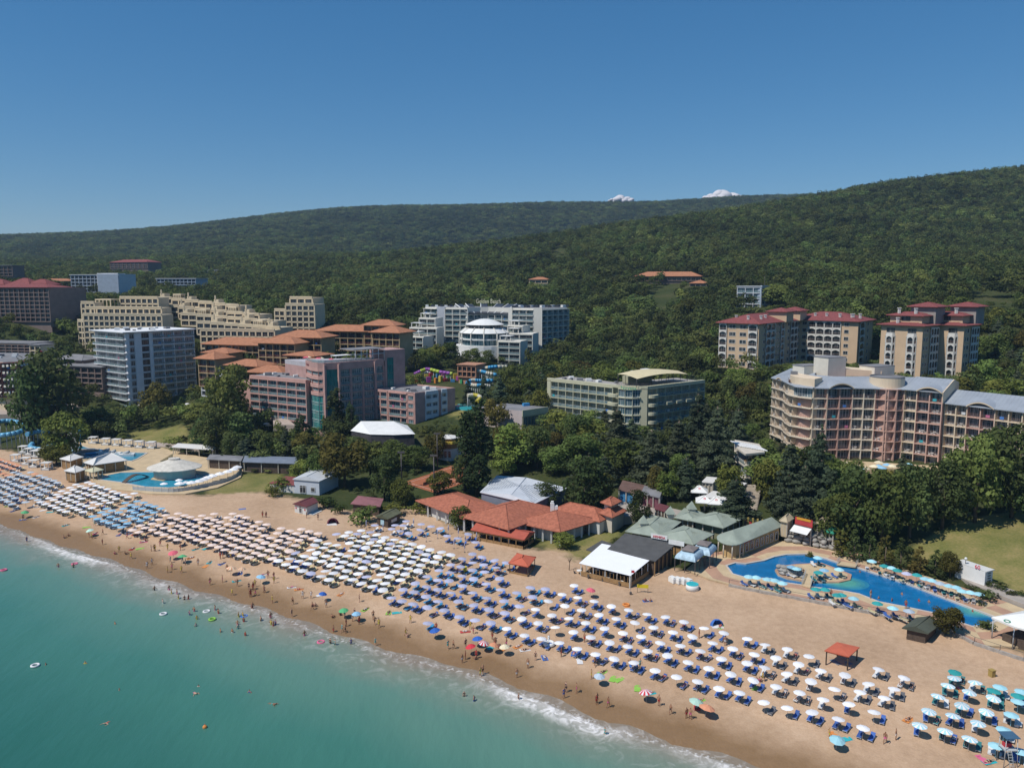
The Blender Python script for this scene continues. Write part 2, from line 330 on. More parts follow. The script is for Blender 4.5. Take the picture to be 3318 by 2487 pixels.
# ================================================================== ground
def ground_material():
    m = bpy.data.materials.new('ground'); m.use_nodes = True; t = m.node_tree; N = t.nodes; L = t.links; b = N['Principled BSDF']
    b.inputs['Roughness'].default_value = 0.95; b.inputs['Specular IOR Level'].default_value = 0.15
    at = N.new('ShaderNodeAttribute'); at.attribute_name = 'shore'; ab = N.new('ShaderNodeAttribute'); ab.attribute_name = 'back'; aw = N.new('ShaderNodeAttribute'); aw.attribute_name = 'lawn'
    geo = N.new('ShaderNodeNewGeometry')
    def noise(s, d=5):
        n = N.new('ShaderNodeTexNoise'); n.inputs['Scale'].default_value = s; n.inputs['Detail'].default_value = d; L.new(geo.outputs['Position'], n.inputs['Vector']); return n.outputs['Fac']
    def math_(op, a, c, cl=False):
        n = N.new('ShaderNodeMath'); n.operation = op; n.use_clamp = cl
        for k, q in enumerate((a, c)):
            if hasattr(q, 'links'): L.new(q, n.inputs[k])
            else: n.inputs[k].default_value = q
        return n.outputs[0]
    def ramp(f, *st):
        n = N.new('ShaderNodeValToRGB'); L.new(f, n.inputs[0]); e = n.color_ramp.elements
        while len(e) < len(st): e.new(0.5)
        for q, (p, c) in zip(e, st): q.position = p; q.color = (*c, 1)
        return n.outputs[0]
    def mix(f, a, c):
        n = N.new('ShaderNodeMix'); n.data_type = 'RGBA'; L.new(f, n.inputs[0]); L.new(a, n.inputs[6]); L.new(c, n.inputs[7]); return n.outputs[2]
    n1, n2, n3 = noise(0.07), noise(0.9), noise(4.0)
    comb = math_('ADD', math_('MULTIPLY', n1, 0.45), math_('ADD', math_('MULTIPLY', n2, 0.3), math_('MULTIPLY', n3, 0.25)))
    dry = ramp(comb, (0.34, (0.36, 0.24, 0.152)), (0.5, (0.465, 0.318, 0.208)), (0.66, (0.56, 0.40, 0.272)))
    wet = ramp(comb, (0.3, (0.20, 0.122, 0.062)), (0.7, (0.275, 0.172, 0.092)))
    wob = math_('MULTIPLY', math_('SUBTRACT', noise(0.11, 3), 0.5), 9.0)
    s2 = math_('ADD', at.outputs['Fac'], wob)
    fw = N.new('ShaderNodeMapRange'); fw.inputs['From Min'].default_value = 4.5; fw.inputs['From Max'].default_value = 10.5; L.new(s2, fw.inputs['Value'])
    sand = mix(fw.outputs[0], wet, dry)
    soil = ramp(comb, (0.3, (0.022, 0.032, 0.01)), (0.5, (0.042, 0.055, 0.017)), (0.75, (0.11, 0.09, 0.045)))
    lawn = ramp(math_('ADD', math_('MULTIPLY', noise(0.16, 4), 0.6), math_('MULTIPLY', noise(2.2, 4), 0.4)), (0.34, (0.115, 0.13, 0.035)), (0.5, (0.19, 0.175, 0.06)), (0.68, (0.29, 0.225, 0.10)))
    land = mix(aw.outputs['Fac'], soil, lawn)
    fb = N.new('ShaderNodeMapRange'); fb.inputs['From Min'].default_value = 0.0; fb.inputs['From Max'].default_value = 3.0
    L.new(math_('ADD', ab.outputs['Fac'], math_('MULTIPLY', math_('SUBTRACT', noise(0.5, 4), 0.5), 6.0)), fb.inputs['Value'])
    L.new(mix(fb.outputs[0], sand, land), b.inputs['Base Color'])
    rg = N.new('ShaderNodeMapRange'); rg.inputs['From Min'].default_value = 3; rg.inputs['From Max'].default_value = 8; rg.inputs['To Min'].default_value = 0.45; rg.inputs['To Max'].default_value = 0.95
    L.new(s2, rg.inputs['Value']); L.new(rg.outputs[0], b.inputs['Roughness'])
    bp = N.new('ShaderNodeBump'); bp.inputs['Strength'].default_value = 0.35; bp.inputs['Distance'].default_value = 0.18
    L.new(math_('ADD', math_('MULTIPLY', noise(2.3, 3), 1.0), math_('MULTIPLY', noise(0.35, 2), 1.5)), bp.inputs['Height']); L.new(bp.outputs[0], b.inputs['Normal'])
    return m
GROUND = ground_material()
LAWN_PX = [([(1960,1190),(2020,1150),(2120,1115),(2300,1090),(2500,1120),(2500,1330),(2230,1300),(2150,1260),(2060,1235),(2000,1220)], 0), ([(1160,1175),(1260,1140),(1320,1135),(1340,1150),(1280,1200),(1240,1212),(1190,1190)], 0),
           ([(430,1070),(470,1050),(520,1025),(580,1020),(640,1035),(610,1062),(520,1066)], 0), ([(900,880),(1000,870),(1080,905),(1000,905)], 0), ([(250,930),(400,920),(430,960),(330,970)], 0)]
LAWNS = [[gp(*q) for q in pl] for pl, _ in LAWN_PX]
def build_ground():
    us = np.linspace(-1.25, 1.25, 260); ds = np.concatenate((np.exp(np.linspace(math.log(45), math.log(420), 190)), np.exp(np.linspace(math.log(425), math.log(5200), 90))))
    uu, dd = np.meshgrid(np.tan(us*0.92), ds); X = uu*dd; Y = dd*1.0
    P = np.stack((X.ravel(), Y.ravel()), 1); z = terr(P)
    s, _ = sdist(P, SHORE); b, _ = sdist(P, BACK); lw = np.zeros(len(P))
    for pl in LAWNS: lw = np.maximum(lw, in_poly(P, [q[:2] for q in pl]).astype(float))
    nu = len(us); nd = len(ds); idx = np.arange(nu*nd).reshape(nd, nu)
    F = np.stack((idx[:-1, :-1], idx[:-1, 1:], idx[1:, 1:], idx[1:, :-1]), 2).reshape(-1, 4)
    bm_ = b[F].mean(1) < 1.0
    for name, sel in (('beach', bm_), ('ground', ~bm_)):
        f = F[sel]; used = np.unique(f); rm = np.full(len(P), -1); rm[used] = np.arange(len(used))
        me = bpy.data.meshes.new(name); me.from_pydata(np.column_stack((P[used], z[used])).tolist(), [], rm[f].tolist())
        for an, arr in (('shore', s), ('back', b), ('lawn', lw)):
            a = me.attributes.new(an, 'FLOAT', 'POINT'); a.data.foreach_set('value', arr[used].astype(np.float32))
        me.polygons.foreach_set('use_smooth', [True]*len(me.polygons)); me.materials.append(GROUND)
        o = put(name, me); tag(o, kind='structure')
build_ground()

# ================================================================== sea
def sea_material():
    m = bpy.data.materials.new('sea_water'); m.use_nodes = True; t = m.node_tree; N = t.nodes; L = t.links; b = N['Principled BSDF']
    at = N.new('ShaderNodeAttribute'); at.attribute_name = 'shore'; al = N.new('ShaderNodeAttribute'); al.attribute_name = 'along'; geo = N.new('ShaderNodeNewGeometry')
    def noise(s, d=4, vec=None, dist=0.0):
        n = N.new('ShaderNodeTexNoise'); n.inputs['Scale'].default_value = s; n.inputs['Detail'].default_value = d; n.inputs['Distortion'].default_value = dist
        L.new(vec or geo.outputs['Position'], n.inputs['Vector']); return n.outputs['Fac']
    def M(op, a, c, cl=False):
        n = N.new('ShaderNodeMath'); n.operation = op; n.use_clamp = cl
        for k, q in enumerate((a, c)):
            if hasattr(q, 'links'): L.new(q, n.inputs[k])
            else: n.inputs[k].default_value = q
        return n.outputs[0]
    def MR(v, a, c, x=0.0, y=1.0):
        n = N.new('ShaderNodeMapRange'); L.new(v, n.inputs['Value']); n.interpolation_type = 'SMOOTHSTEP'
        for k, q in zip(('From Min', 'From Max', 'To Min', 'To Max'), (a, c, x, y)): n.inputs[k].default_value = q
        return n.outputs[0]
    d0 = M('MULTIPLY', at.outputs['Fac'], -1.0)                       # metres out from the waterline
    d = M('ADD', d0, M('MULTIPLY', M('SUBTRACT', noise(0.045, 3), 0.5), 7.0))
    dn = M('DIVIDE', M('ADD', d, M('MULTIPLY', M('SUBTRACT', noise(0.03, 5, dist=1.0), 0.5), 10.0)), 70.0)
    cr = N.new('ShaderNodeValToRGB'); L.new(dn, cr.inputs[0]); e = cr.color_ramp.elements
    st = [(0.0, (0.25, 0.20, 0.145)), (0.06, (0.185, 0.22, 0.17)), (0.16, (0.105, 0.22, 0.17)), (0.36, (0.052, 0.175, 0.134)), (0.65, (0.028, 0.127, 0.099)), (1.0, (0.019, 0.102, 0.083))]
    while len(e) < len(st): e.new(0.5)
    for q, (p, c) in zip(e, st): q.position = p; q.color = (*c, 1)
    # foam: a broken white front that comes and goes along the shore, lace behind it
    cx = N.new('ShaderNodeCombineXYZ'); L.new(M('MULTIPLY', al.outputs['Fac'], 0.022), cx.inputs[0])
    act = MR(noise(1.0, 2, cx.outputs[0]), 0.46, 0.62)
    cx2 = N.new('ShaderNodeCombineXYZ'); L.new(M('MULTIPLY', al.outputs['Fac'], 0.05), cx2.inputs[0])
    dist = M('ADD', d0, M('MULTIPLY', M('SUBTRACT', noise(1.0, 3, cx2.outputs[0]), 0.5), 5.0))
    front = M('MULTIPLY', MR(dist, 0.4, 1.2), MR(dist, 1.3, 4.8, 1.0, 0.0))
    lace = MR(noise(0.42, 7, dist=2.2), 0.42, 0.62)
    f1 = M('MULTIPLY', M('MULTIPLY', front, act), M('ADD', M('MULTIPLY', lace, 0.65), 0.4), True)
    edge = M('MULTIPLY', MR(d0, -0.3, 0.15), MR(d0, 0.5, 1.6, 1.0, 0.0)); f2 = M('MULTIPLY', edge, M('MULTIPLY', MR(noise(1.5, 5), 0.5, 0.66), 0.5))
    wash = M('MULTIPLY', MR(d0, 0.5, 10, 1.0, 0.0), M('MULTIPLY', MR(noise(0.35, 6, dist=2.0), 0.45, 0.75), 0.28))
    foam = M('ADD', M('ADD', f1, f2), wash, True)
    mx = N.new('ShaderNodeMix'); mx.data_type = 'RGBA'; L.new(foam, mx.inputs[0]); L.new(cr.outputs[0], mx.inputs[6]); mx.inputs[7].default_value = (0.78, 0.76, 0.74, 1)
    L.new(mx.outputs[2], b.inputs['Base Color']); L.new(M('ADD', M('MULTIPLY', foam, 0.5), 0.22), b.inputs['Roughness'])
    b.inputs['Specular IOR Level'].default_value = 0.28
    sw = N.new('ShaderNodeMapping'); sw.inputs['Rotation'].default_value = (0, 0, R(58)); sw.inputs['Scale'].default_value = (1.0, 0.35, 1.0); L.new(geo.outputs['Position'], sw.inputs[0])
    bp = N.new('ShaderNodeBump'); bp.inputs['Strength'].default_value = 0.6; bp.inputs['Distance'].default_value = 0.3
    h = M('ADD', M('MULTIPLY', noise(0.16, 3, sw.outputs[0]), 1.6), M('ADD', M('MULTIPLY', noise(0.8, 4, sw.outputs[0]), 0.55), M('MULTIPLY', foam, 0.5)))
    L.new(h, bp.inputs['Height']); L.new(bp.outputs[0], b.inputs['Normal'])
    return m
def build_sea():
    def axis(a, b_, step, far): 
        mid = np.arange(a, b_, step); return np.concatenate(((-far[::-1]+a), mid, b_+far))
    far = np.array([0.0, 10, 40, 150, 500, 1500, 4500])
    xs = axis(-300, 120, 1.6, far); ys = axis(20, 330, 1.6, far)
    X, Y = np.meshgrid(xs, ys); P = np.stack((X.ravel(), Y.ravel()), 1)
    s, a = sdist(P, SHORE); nx = len(xs); ny = len(ys); idx = np.arange(nx*ny).reshape(ny, nx)
    F = np.stack((idx[:-1, :-1], idx[:-1, 1:], idx[1:, 1:], idx[1:, :-1]), 2).reshape(-1, 4)
    F = F[(s[F].min(1) < 3)]
    used = np.unique(F); rm = np.full(len(P), -1); rm[used] = np.arange(len(used))
    z = np.where(s > -1.2, 0.03, 0.0)
    k = np.clip(-s/3, 0, 1)*np.exp(-np.clip(-s-3, 0, 99)/3.0); z = z+0.22*k
    z = z + 0.05*np.sin(P[:, 0]*0.23+P[:, 1]*0.4)+0.04*np.sin(P[:, 0]*0.5-P[:, 1]*0.13)
    me = bpy.data.meshes.new('sea'); me.from_pydata(np.column_stack((P[used], z[used])).tolist(), [], rm[F].tolist())
    for an, arr in (('shore', s), ('along', a)):
        q = me.attributes.new(an, 'FLOAT', 'POINT'); q.data.foreach_set('value', arr[used].astype(np.float32))
    me.polygons.foreach_set('use_smooth', [True]*len(me.polygons)); me.materials.append(sea_material())
    tag(put('sea', me), kind='structure')
build_sea()
# ================================================================== trees
def leaf_mat(name, col, var=0.35, hue=0.03):
    m = bpy.data.materials.new(name); m.use_nodes = True; t = m.node_tree; N = t.nodes; L = t.links; b = N['Principled BSDF']
    b.inputs['Roughness'].default_value = 0.75; b.inputs['Specular IOR Level'].default_value = 0.12
    oi = N.new('ShaderNodeObjectInfo'); geo = N.new('ShaderNodeNewGeometry'); no = N.new('ShaderNodeTexNoise'); no.inputs['Scale'].default_value = 0.35; no.inputs['Detail'].default_value = 4
    L.new(geo.outputs['Position'], no.inputs['Vector'])
    hs = N.new('ShaderNodeHueSaturation'); hs.inputs['Color'].default_value = (*col, 1)
    a = N.new('ShaderNodeMapRange'); a.inputs['To Min'].default_value = 0.5-hue; a.inputs['To Max'].default_value = 0.5+hue*0.8; L.new(oi.outputs['Random'], a.inputs['Value']); L.new(a.outputs[0], hs.inputs['Hue'])
    v = N.new('ShaderNodeMath'); v.operation = 'MULTIPLY'; r = N.new('ShaderNodeMath'); r.operation = 'FRACT'; q = N.new('ShaderNodeMath'); q.operation = 'MULTIPLY'; q.inputs[1].default_value = 7.31
    L.new(oi.outputs['Random'], q.inputs[0]); L.new(q.outputs[0], r.inputs[0])
    m1 = N.new('ShaderNodeMapRange'); m1.inputs['To Min'].default_value = 1-var; m1.inputs['To Max'].default_value = 1+var; L.new(r.outputs[0], m1.inputs['Value'])
    m2 = N.new('ShaderNodeMapRange'); m2.inputs['From Min'].default_value = 0.3; m2.inputs['From Max'].default_value = 0.7; m2.inputs['To Min'].default_value = 0.7; m2.inputs['To Max'].default_value = 1.35; L.new(no.outputs['Fac'], m2.inputs['Value'])
    n3 = N.new('ShaderNodeTexNoise'); n3.inputs['Scale'].default_value = 0.011; n3.inputs['Detail'].default_value = 3; L.new(geo.outputs['Position'], n3.inputs['Vector']); m3 = N.new('ShaderNodeMapRange')   # stands of lighter and darker growth
    for k_, q_ in zip(('From Min', 'From Max', 'To Min', 'To Max'), (.35, .65, .68, 1.3)): m3.inputs[k_].default_value = q_
    L.new(n3.outputs['Fac'], m3.inputs['Value']); v3 = N.new('ShaderNodeMath'); v3.operation = 'MULTIPLY'; L.new(m1.outputs[0], v3.inputs[0]); L.new(m3.outputs[0], v3.inputs[1])
    L.new(v3.outputs[0], v.inputs[0]); L.new(m2.outputs[0], v.inputs[1]); L.new(v.outputs[0], hs.inputs['Value'])
    L.new(hs.outputs[0], b.inputs['Base Color'])
    tr = N.new('ShaderNodeBsdfTranslucent'); L.new(hs.outputs[0], tr.inputs['Color']); ms = N.new('ShaderNodeMixShader'); ms.inputs[0].default_value = 0.36
    out = N['Material Output']; L.new(b.outputs[0], ms.inputs[1]); L.new(tr.outputs[0], ms.inputs[2]); L.new(ms.outputs[0], out.inputs['Surface'])
    return m
LEAF = {'broad': leaf_mat('leaf_green', (0.13, 0.165, 0.044)), 'light': leaf_mat('leaf_light_green', (0.155, 0.185, 0.042)), 'olive': leaf_mat('leaf_olive', (0.135, 0.125, 0.03)),
        'dark': leaf_mat('leaf_dark_green', (0.086, 0.118, 0.038)), 'poplar': leaf_mat('leaf_poplar', (0.05, 0.075, 0.028), 0.2), 'cedar': leaf_mat('needle_blue_green', (0.094, 0.122, 0.07)), 'forest': leaf_mat('leaf_forest', (0.085, 0.105, 0.032), 0.5, 0.03)}
BARK = mat('bark', (0.11, 0.085, 0.06), 0.95, 0.25, 2.0)
def leaf_cloud(rng, clumps, per, size, droop=0.0):
    """many small leaf faces spread over the skins of clumps -> verts, quads (world unit: metres)"""
    V = []; 
    for (c, r) in clumps:
        n = int(per*r[0]*r[1]); 
        if n < 6: n = 6
        d = rng.normal(size=(n, 3)); d /= np.linalg.norm(d, axis=1)[:, None]; d[:, 2] = np.where(d[:, 2] < -0.55, -d[:, 2], d[:, 2])
        p = np.asarray(c)+d*np.asarray(r)*rng.uniform(0.72, 1.08, (n, 1))
        nn = d+rng.normal(size=(n, 3))*0.42; nn[:, 2] += 0.25; nn /= np.linalg.norm(nn, axis=1)[:, None]
        t = np.cross(nn, rng.normal(size=(n, 3))); t /= np.linalg.norm(t, axis=1)[:, None]; b = np.cross(nn, t)
        s = size*rng.uniform(0.6, 1.35, (n, 1)); s2 = s*rng.uniform(0.55, 1.0, (n, 1))
        V.append(np.stack((p-t*s-b*s2*0.4, p+t*s*0.2-b*s2, p+t*s+b*s2*0.4, p-t*s*0.2+b*s2), 1))
    V = np.concatenate(V).reshape(-1, 3); return V
def crown_mesh(name, V, material):
    me = bpy.data.meshes.new(name); n = len(V); me.vertices.add(n); me.vertices.foreach_set('co', V.astype(np.float32).ravel())
    me.loops.add(n); me.loops.foreach_set('vertex_index', np.arange(n, dtype=np.int32)); me.polygons.add(n//4); me.polygons.foreach_set('loop_start', np.arange(0, n, 4, dtype=np.int32))
    me.materials.append(material); me.update(calc_edges=True); return me
def trunk_mesh(name, h, r, limbs, rng, reach):
    b = MB(); p = Vector((0, 0, -0.4)); q = Vector((rng.uniform(-.2, .2), rng.uniform(-.2, .2), h)); b.tube(p, q, r, r*0.45, 7)
    for k in range(limbs):
        t = rng.uniform(0.45, 0.98); a = rng.uniform(0, 6.28); s = p.lerp(q, t)
        b.tube(s, s+Vector((math.cos(a)*reach*rng.uniform(.5, .9), math.sin(a)*reach*rng.uniform(.5, .9), reach*rng.uniform(.3, .7))), r*0.4*(1.1-t*.6), r*0.08, 5)
    return b.mesh(name, BARK)
PROTO = {}                                              # kind -> list of (crown mesh, trunk mesh, height, width)
def proto(kind, shape, leaf, seed, H, W, per=26, size=0.3):
    rng = np.random.default_rng(seed); cl = []
    if shape == 'round':
        for k in range(34):
            d = rng.normal(size=3); d /= np.linalg.norm(d); rr = rng.uniform(0.3, 1.0)**0.5
            z = H*0.52+d[2]*H*0.40*rr; f = 1-max(0, (H*0.3-z)/(H*0.3))*0.4
            w_ = W*0.5*rr*f*0.82; s = rng.uniform(0.13, 0.22)*W
            cl.append(((d[0]*w_, d[1]*w_, z), (s, s, s*0.75)))
        th, tr, li, re = H*0.5, W*0.035, 7, W*0.4
    elif shape == 'poplar':
        for k in range(46):
            z = H*rng.uniform(0.08, 0.97); f = math.sin(math.pi*min(1, (z/H)*0.82+0.16))**0.7; a = rng.uniform(0, 6.28); q = rng.uniform(0.2, 0.8)
            w_ = W*0.5*f*q; s = W*rng.uniform(0.12, 0.2)*max(f, 0.45); cl.append(((math.cos(a)*w_, math.sin(a)*w_, z), (s, s, s*2.0)))
        th, tr, li, re = H*0.8, W*0.05, 4, W*0.3
    elif shape == 'cedar':
        for k in range(15):
            z = H*(0.14+0.8*k/15); f = (1-k/15)**0.75; nb = 5 if k < 11 else 3
            for j in range(nb):
                a = rng.uniform(0, 6.28); L_ = W*0.5*f*rng.uniform(0.65, 1.1)
                for q in (0.35, 0.62, 0.9):
                    s = W*0.1*(0.55+0.6*f)*(1.15-q*0.45); cl.append(((math.cos(a)*L_*q, math.sin(a)*L_*q, z-L_*q*0.16+rng.uniform(-.2, .2)), (s*1.15, s*1.15, s*0.42)))
        cl.append(((0, 0, H*0.97), (W*0.03, W*0.03, H*0.04))); th, tr, li, re = H*0.93, W*0.035, 0, 1
    elif shape == 'cone':
        for k in range(40):
            z = H*rng.uniform(0.05, 0.93); f = (1-z/H)**0.6*(0.7+0.3*min(1, z/H*5)); a = rng.uniform(0, 6.28); q = rng.uniform(0.35, 0.8)
            s = W*0.17*max(f, 0.3); cl.append(((math.cos(a)*W*.5*f*q, math.sin(a)*W*.5*f*q, z), (s, s, s*1.4)))
        th, tr, li, re = H*0.6, W*0.04, 0, 1
    elif shape == 'shrub':
        for k in range(16):
            a = rng.uniform(0, 6.28); q = rng.uniform(0, 0.75); s = W*rng.uniform(0.14, 0.22)
            cl.append(((math.cos(a)*W*.5*q, math.sin(a)*W*.5*q, H*rng.uniform(0.3, 0.75)*(1-q*q*0.5)), (s, s, s*0.85)))
        th, tr, li, re = H*0.4, W*0.03, 5, W*0.3
    V = leaf_cloud(rng, cl, per, size)
    PROTO.setdefault(kind, []).append((crown_mesh('crown', V, LEAF[leaf]), trunk_mesh('trunk', th, tr, li, rng, re), H, W))
for i, lf in enumerate(('broad', 'dark', 'broad')): proto('broad', 'round', lf, 11+i, 11, 10)
for i in range(2): proto('light', 'round', 'light', 21+i, 10, 9)
proto('olive', 'round', 'olive', 31, 9, 9)
proto('poplar', 'poplar', 'poplar', 41, 22, 7, per=75); proto('poplar', 'poplar', 'poplar', 42, 20, 6.5, per=75)
for i in range(3): proto('cedar', 'cedar', 'cedar', 51+i, 15, 11, per=34, size=0.26)
for i in range(2): proto('thuja', 'cone', ('dark', 'olive')[i], 61+i, 7, 3.8, per=60, size=0.2)
for i, lf in enumerate(('broad', 'light', 'dark')): proto('shrub', 'shrub', lf, 71+i, 3, 4, per=55, size=0.18)
KIND_NAME = {'broad': 'broadleaf_tree', 'light': 'light_green_tree', 'olive': 'olive_green_tree', 'poplar': 'poplar_tree', 'cedar': 'cedar_tree', 'thuja': 'thuja', 'shrub': 'shrub'}
KIND_SAY = {'broad': 'full round broadleaf tree', 'light': 'light green broadleaf tree', 'olive': 'olive yellowish broadleaf tree', 'poplar': 'tall narrow poplar', 'cedar': 'dark blue green cedar with layered branches', 'thuja': 'dense conical thuja', 'shrub': 'low leafy shrub'}
TREES = []                                             # (x, y, radius) of all placed trees
def plant(kind, loc, h, wd, label, group, cat=None, var=None, trunk=True):
    P_ = PROTO[kind]; i = var if var is not None else random.randrange(len(P_)); c, t, H, W = P_[i % len(P_)]
    o = thing(KIND_NAME[kind], label, cat or ('shrub' if kind == 'shrub' else 'tree'), loc, group)
    o.rotation_euler = (0, 0, random.uniform(0, 6.28)); o.scale = (wd/W, wd/W, h/H)
    for nm, me in (('crown', c), ('trunk', t)):
        q = bpy.data.objects.new(nm, me); COL.objects.link(q); q.parent = o
    TREES.append((loc[0], loc[1], wd/2)); return o
KIND_SHORT = {'broad': 'round green tree', 'light': 'light green tree', 'olive': 'olive tinted tree', 'cedar': 'dark cedar'}
_O1 = 'zeroth first second third fourth fifth sixth seventh eighth ninth tenth eleventh twelfth thirteenth fourteenth fifteenth sixteenth seventeenth eighteenth nineteenth'.split(); _O2 = 'x ten twenty thirty forty fifty sixty seventy eighty ninety'.split()
def nth(k):
    if k < 20: return _O1[k]
    return _O2[k//10].replace('y', 'ieth') if k % 10 == 0 else _O2[k//10]+'-'+_O1[k % 10]
# ================================================================== building kit
FOOT = []                                              # footprints kept free of trees: (polygon, margin)
_wc = {}
WHITE = mat('white_paint', (0.72, 0.72, 0.70), 0.6, 0.06, 0.5)
FRAME = mat('white_window_frame', (0.66, 0.66, 0.64), 0.5, 0.05); FRAMED = mat('dark_window_frame', (0.10, 0.09, 0.085), 0.5, 0.05)
GLASS = glass('window_glass', (.035, .055, .075), (.27, .28, .28), .12, .55); GLASST = glass('teal_glass', (0.0, 0.13, 0.13), (0.02, 0.24, 0.22), 0.08, 0.56); GLASSB = glass('blue_glass', (0.025, 0.08, 0.10), (0.16, 0.22, 0.24), 0.1, .56)
GLASSD = glass('dark_glass', (0.018, 0.024, 0.03), (0.14, 0.14, 0.14), 0.15, 0.62)
RAILG = mat('railing_glass', (0.20, 0.29, 0.31), 0.12, 0.05, spec=0.6, alpha=0.55); RAILM = mat('railing_metal', (0.20, 0.13, 0.11), 0.5, 0.1); RAILW = mat('railing_grey', (0.42, 0.44, 0.45), 0.5, 0.1)
def win_mesh(w, h, style):
    k = (round(w, 1), round(h, 1), style)
    if k in _wc: return _wc[k]
    w, h = k[0], k[1]; a = MB().box((0, 0, h/2), (w, 0.06, h)); f = MB(); t = 0.09
    for x in (-w/2+t/2, w/2-t/2): f.box((x, -0.05, h/2), (t, 0.1, h))
    for z in (t/2, h-t/2): f.box((0, -0.05, z), (w-2*t, 0.1, t))
    nm = max(1, int(round(w/(0.95 if style != 'wide' else 1.6))))
    for i in range(1, nm): f.box((-w/2+w*i/nm, -0.045, h/2), (0.07, 0.08, h-2*t))
    if style in ('door', 'grid'): f.box((0, -0.043, h*0.76), (w-2*t, 0.07, 0.06))
    _wc[k] = (a, f, {}); return _wc[k]
def window(root, c, ang, w, h, glassm, framem, style='door', name='window', framed=True):
    a, f, cache = win_mesh(w, h, style); key = (glassm.name, framem.name)
    if key not in cache: cache[key] = (a.mesh('window', glassm), f.mesh('frame', framem))
    o = put(name, cache[key][0], root, c, ang)
    if framed:
        q = bpy.data.objects.new('frame', cache[key][1]); COL.objects.link(q); q.parent = o
    return o
_rc = {}
def rail_mesh(w, style, h=1.0):
    k = (round(w, 1), style, h)
    if k in _rc: return _rc[k]
    b = MB(); w = k[0]
    if style == 'glass': b.box((0, 0, h/2), (w, 0.03, h-0.1), m=0); b.box((0, 0, h), (w, 0.06, 0.05), m=1)
    elif style == 'solid': b.box((0, 0, h/2), (w, 0.12, h), m=1)
    else:
        b.box((0, 0, h), (w, 0.05, 0.06), m=1)
        for z in (0.25, 0.5, 0.75): b.box((0, 0, z*h), (w, 0.025, 0.04), m=1)
        n = max(2, int(w/0.8))
        for i in range(n+1): b.box((-w/2+0.02+(w-0.04)*i/n, 0, h/2), (0.035, 0.035, h), m=1)
    _rc[k] = b; return b
_rm = {}; BR = random.Random(15)
TOWM = [MB().box((0, 0, .35), (1.0, .04, .75)).mesh('hanging_towel', mat('hung_'+n_, c_, .9)) for n_, c_ in (('blue', (.08, .2, .5)), ('white', (.6, .6, .6)), ('pink', (.5, .15, .25)), ('teal', (.05, .35, .4)))]
TABM = MB().box((0, 0, .7), (.75, .6, .05)).box((0, 0, .35), (.5, .08, .68)).box((-.75, 0, .42), (.45, .45, .05)).box((-.95, 0, .65), (.05, .45, .5)).box((-.75, 0, .2), (.38, .38, .4)).mesh('balcony_table', WHITE)
def railing(root, c, ang, w, style, m):
    k = (round(w, 1), style, m.name)
    if k not in _rm: _rm[k] = rail_mesh(w, style).mesh('railing', [RAILG, m])
    return put('railing', _rm[k], root, c, ang)
def bays(root, pts, z0, nf, fh, wall, slabm=None, rec=1.2, slab=0.22, fin=0.2, out=0.12, finout=0.06, rail=None, railm=None, gl=None, fr=None, wf=0.86, hf=0.8, skip=(), style='door', top=True, finm=None, framed=True, sill=0.12, bottom=True, lab=None):
    """a front of nf storeys, one bay between each pair of points (left to right seen from outside)"""
    P = [V2(p) for p in pts]; n = len(P)-1; gl = gl or GLASS; fr = fr or FRAME; slabm = slabm or wall; finm = finm or wall
    outer = off(P, out); inner = off(P, -rec-0.25)
    for k in range(0 if bottom else 1, nf+(1 if top else 0)):
        MB().prism(list(outer)+list(inner)[::-1], z0+k*fh-slab/2, z0+k*fh+slab/2).build('floor_slab', slabm, root)
    o2 = off(P, finout)
    if fin:
        for i in range(n+1):
            d = o2[i]-inner[i]; c = (o2[i]+inner[i])/2; l = np.linalg.norm(d)
            MB().box((c[0], c[1], z0+nf*fh/2), (fin, l, nf*fh-0.02), math.atan2(d[1], d[0])-math.pi/2).build('partition', finm, root)
    wl = off(P, -rec)
    for i in range(n):
        a, b = wl[i], wl[i+1]; e = b-a; L_ = np.linalg.norm(e); ang = math.atan2(e[1], e[0]); nn = np.array((e[1], -e[0]))/L_; c = (a+b)/2+nn*0.05
        ao, bo = outer[i], outer[i+1]; Lo = np.linalg.norm(bo-ao); co = (ao+bo)/2-nn*0.08
        for k in range(nf):
            if (i, k) in skip: continue
            h = fh*hf; window(root, (c[0], c[1], z0+k*fh+slab/2+sill), ang, L_*wf, h, gl, fr, style, framed=framed)
            if rail:
                railing(root, (co[0], co[1], z0+k*fh+slab/2), ang, Lo-fin*0.8, rail, railm or RAILM); r_ = BR.random()
                if r_ < .1: put('hanging_towel', BR.choice(TOWM), root, (*(co+nn*.1+(b-a)/L_*BR.uniform(-.6, .6)), z0+k*fh+slab/2+.35), ang)
                elif r_ < .5 and rec > .9: put('balcony_table', TABM, root, (*(c+nn*.7+(b-a)/L_*BR.uniform(-.5, .5)), z0+k*fh+slab/2), ang+BR.uniform(-.4, .4))
def core(root, pts, back, z0, z1, wall, rec=1.2, name='wall', roofm=None):
    poly = [tuple(p) for p in off(pts, -rec)]+[tuple(p[:2]) for p in back]
    o = MB().prism(poly, z0, z1, mt=1).build(name, [wall, roofm or wall], root); FOOT.append(([tuple(p[:2]) for p in pts]+[tuple(p[:2]) for p in back], 3.0)); return o
def bxx(root, name, o, e, L_, D_, z0, z1, m, dz=0):
    """box from corner o along unit e, depth behind it"""
    o = V2(o); e = V2(e); nb = np.array((-e[1], e[0])); return MB().prism([o, o+e*L_, o+e*L_+nb*D_, o+nb*D_], z0, z1).build(name, m, root)
def rectp(o, e, L_, D_):
    o = V2(o); e = V2(e); nb = np.array((-e[1], e[0])); return [o, o+e*L_, o+e*L_+nb*D_, o+nb*D_]
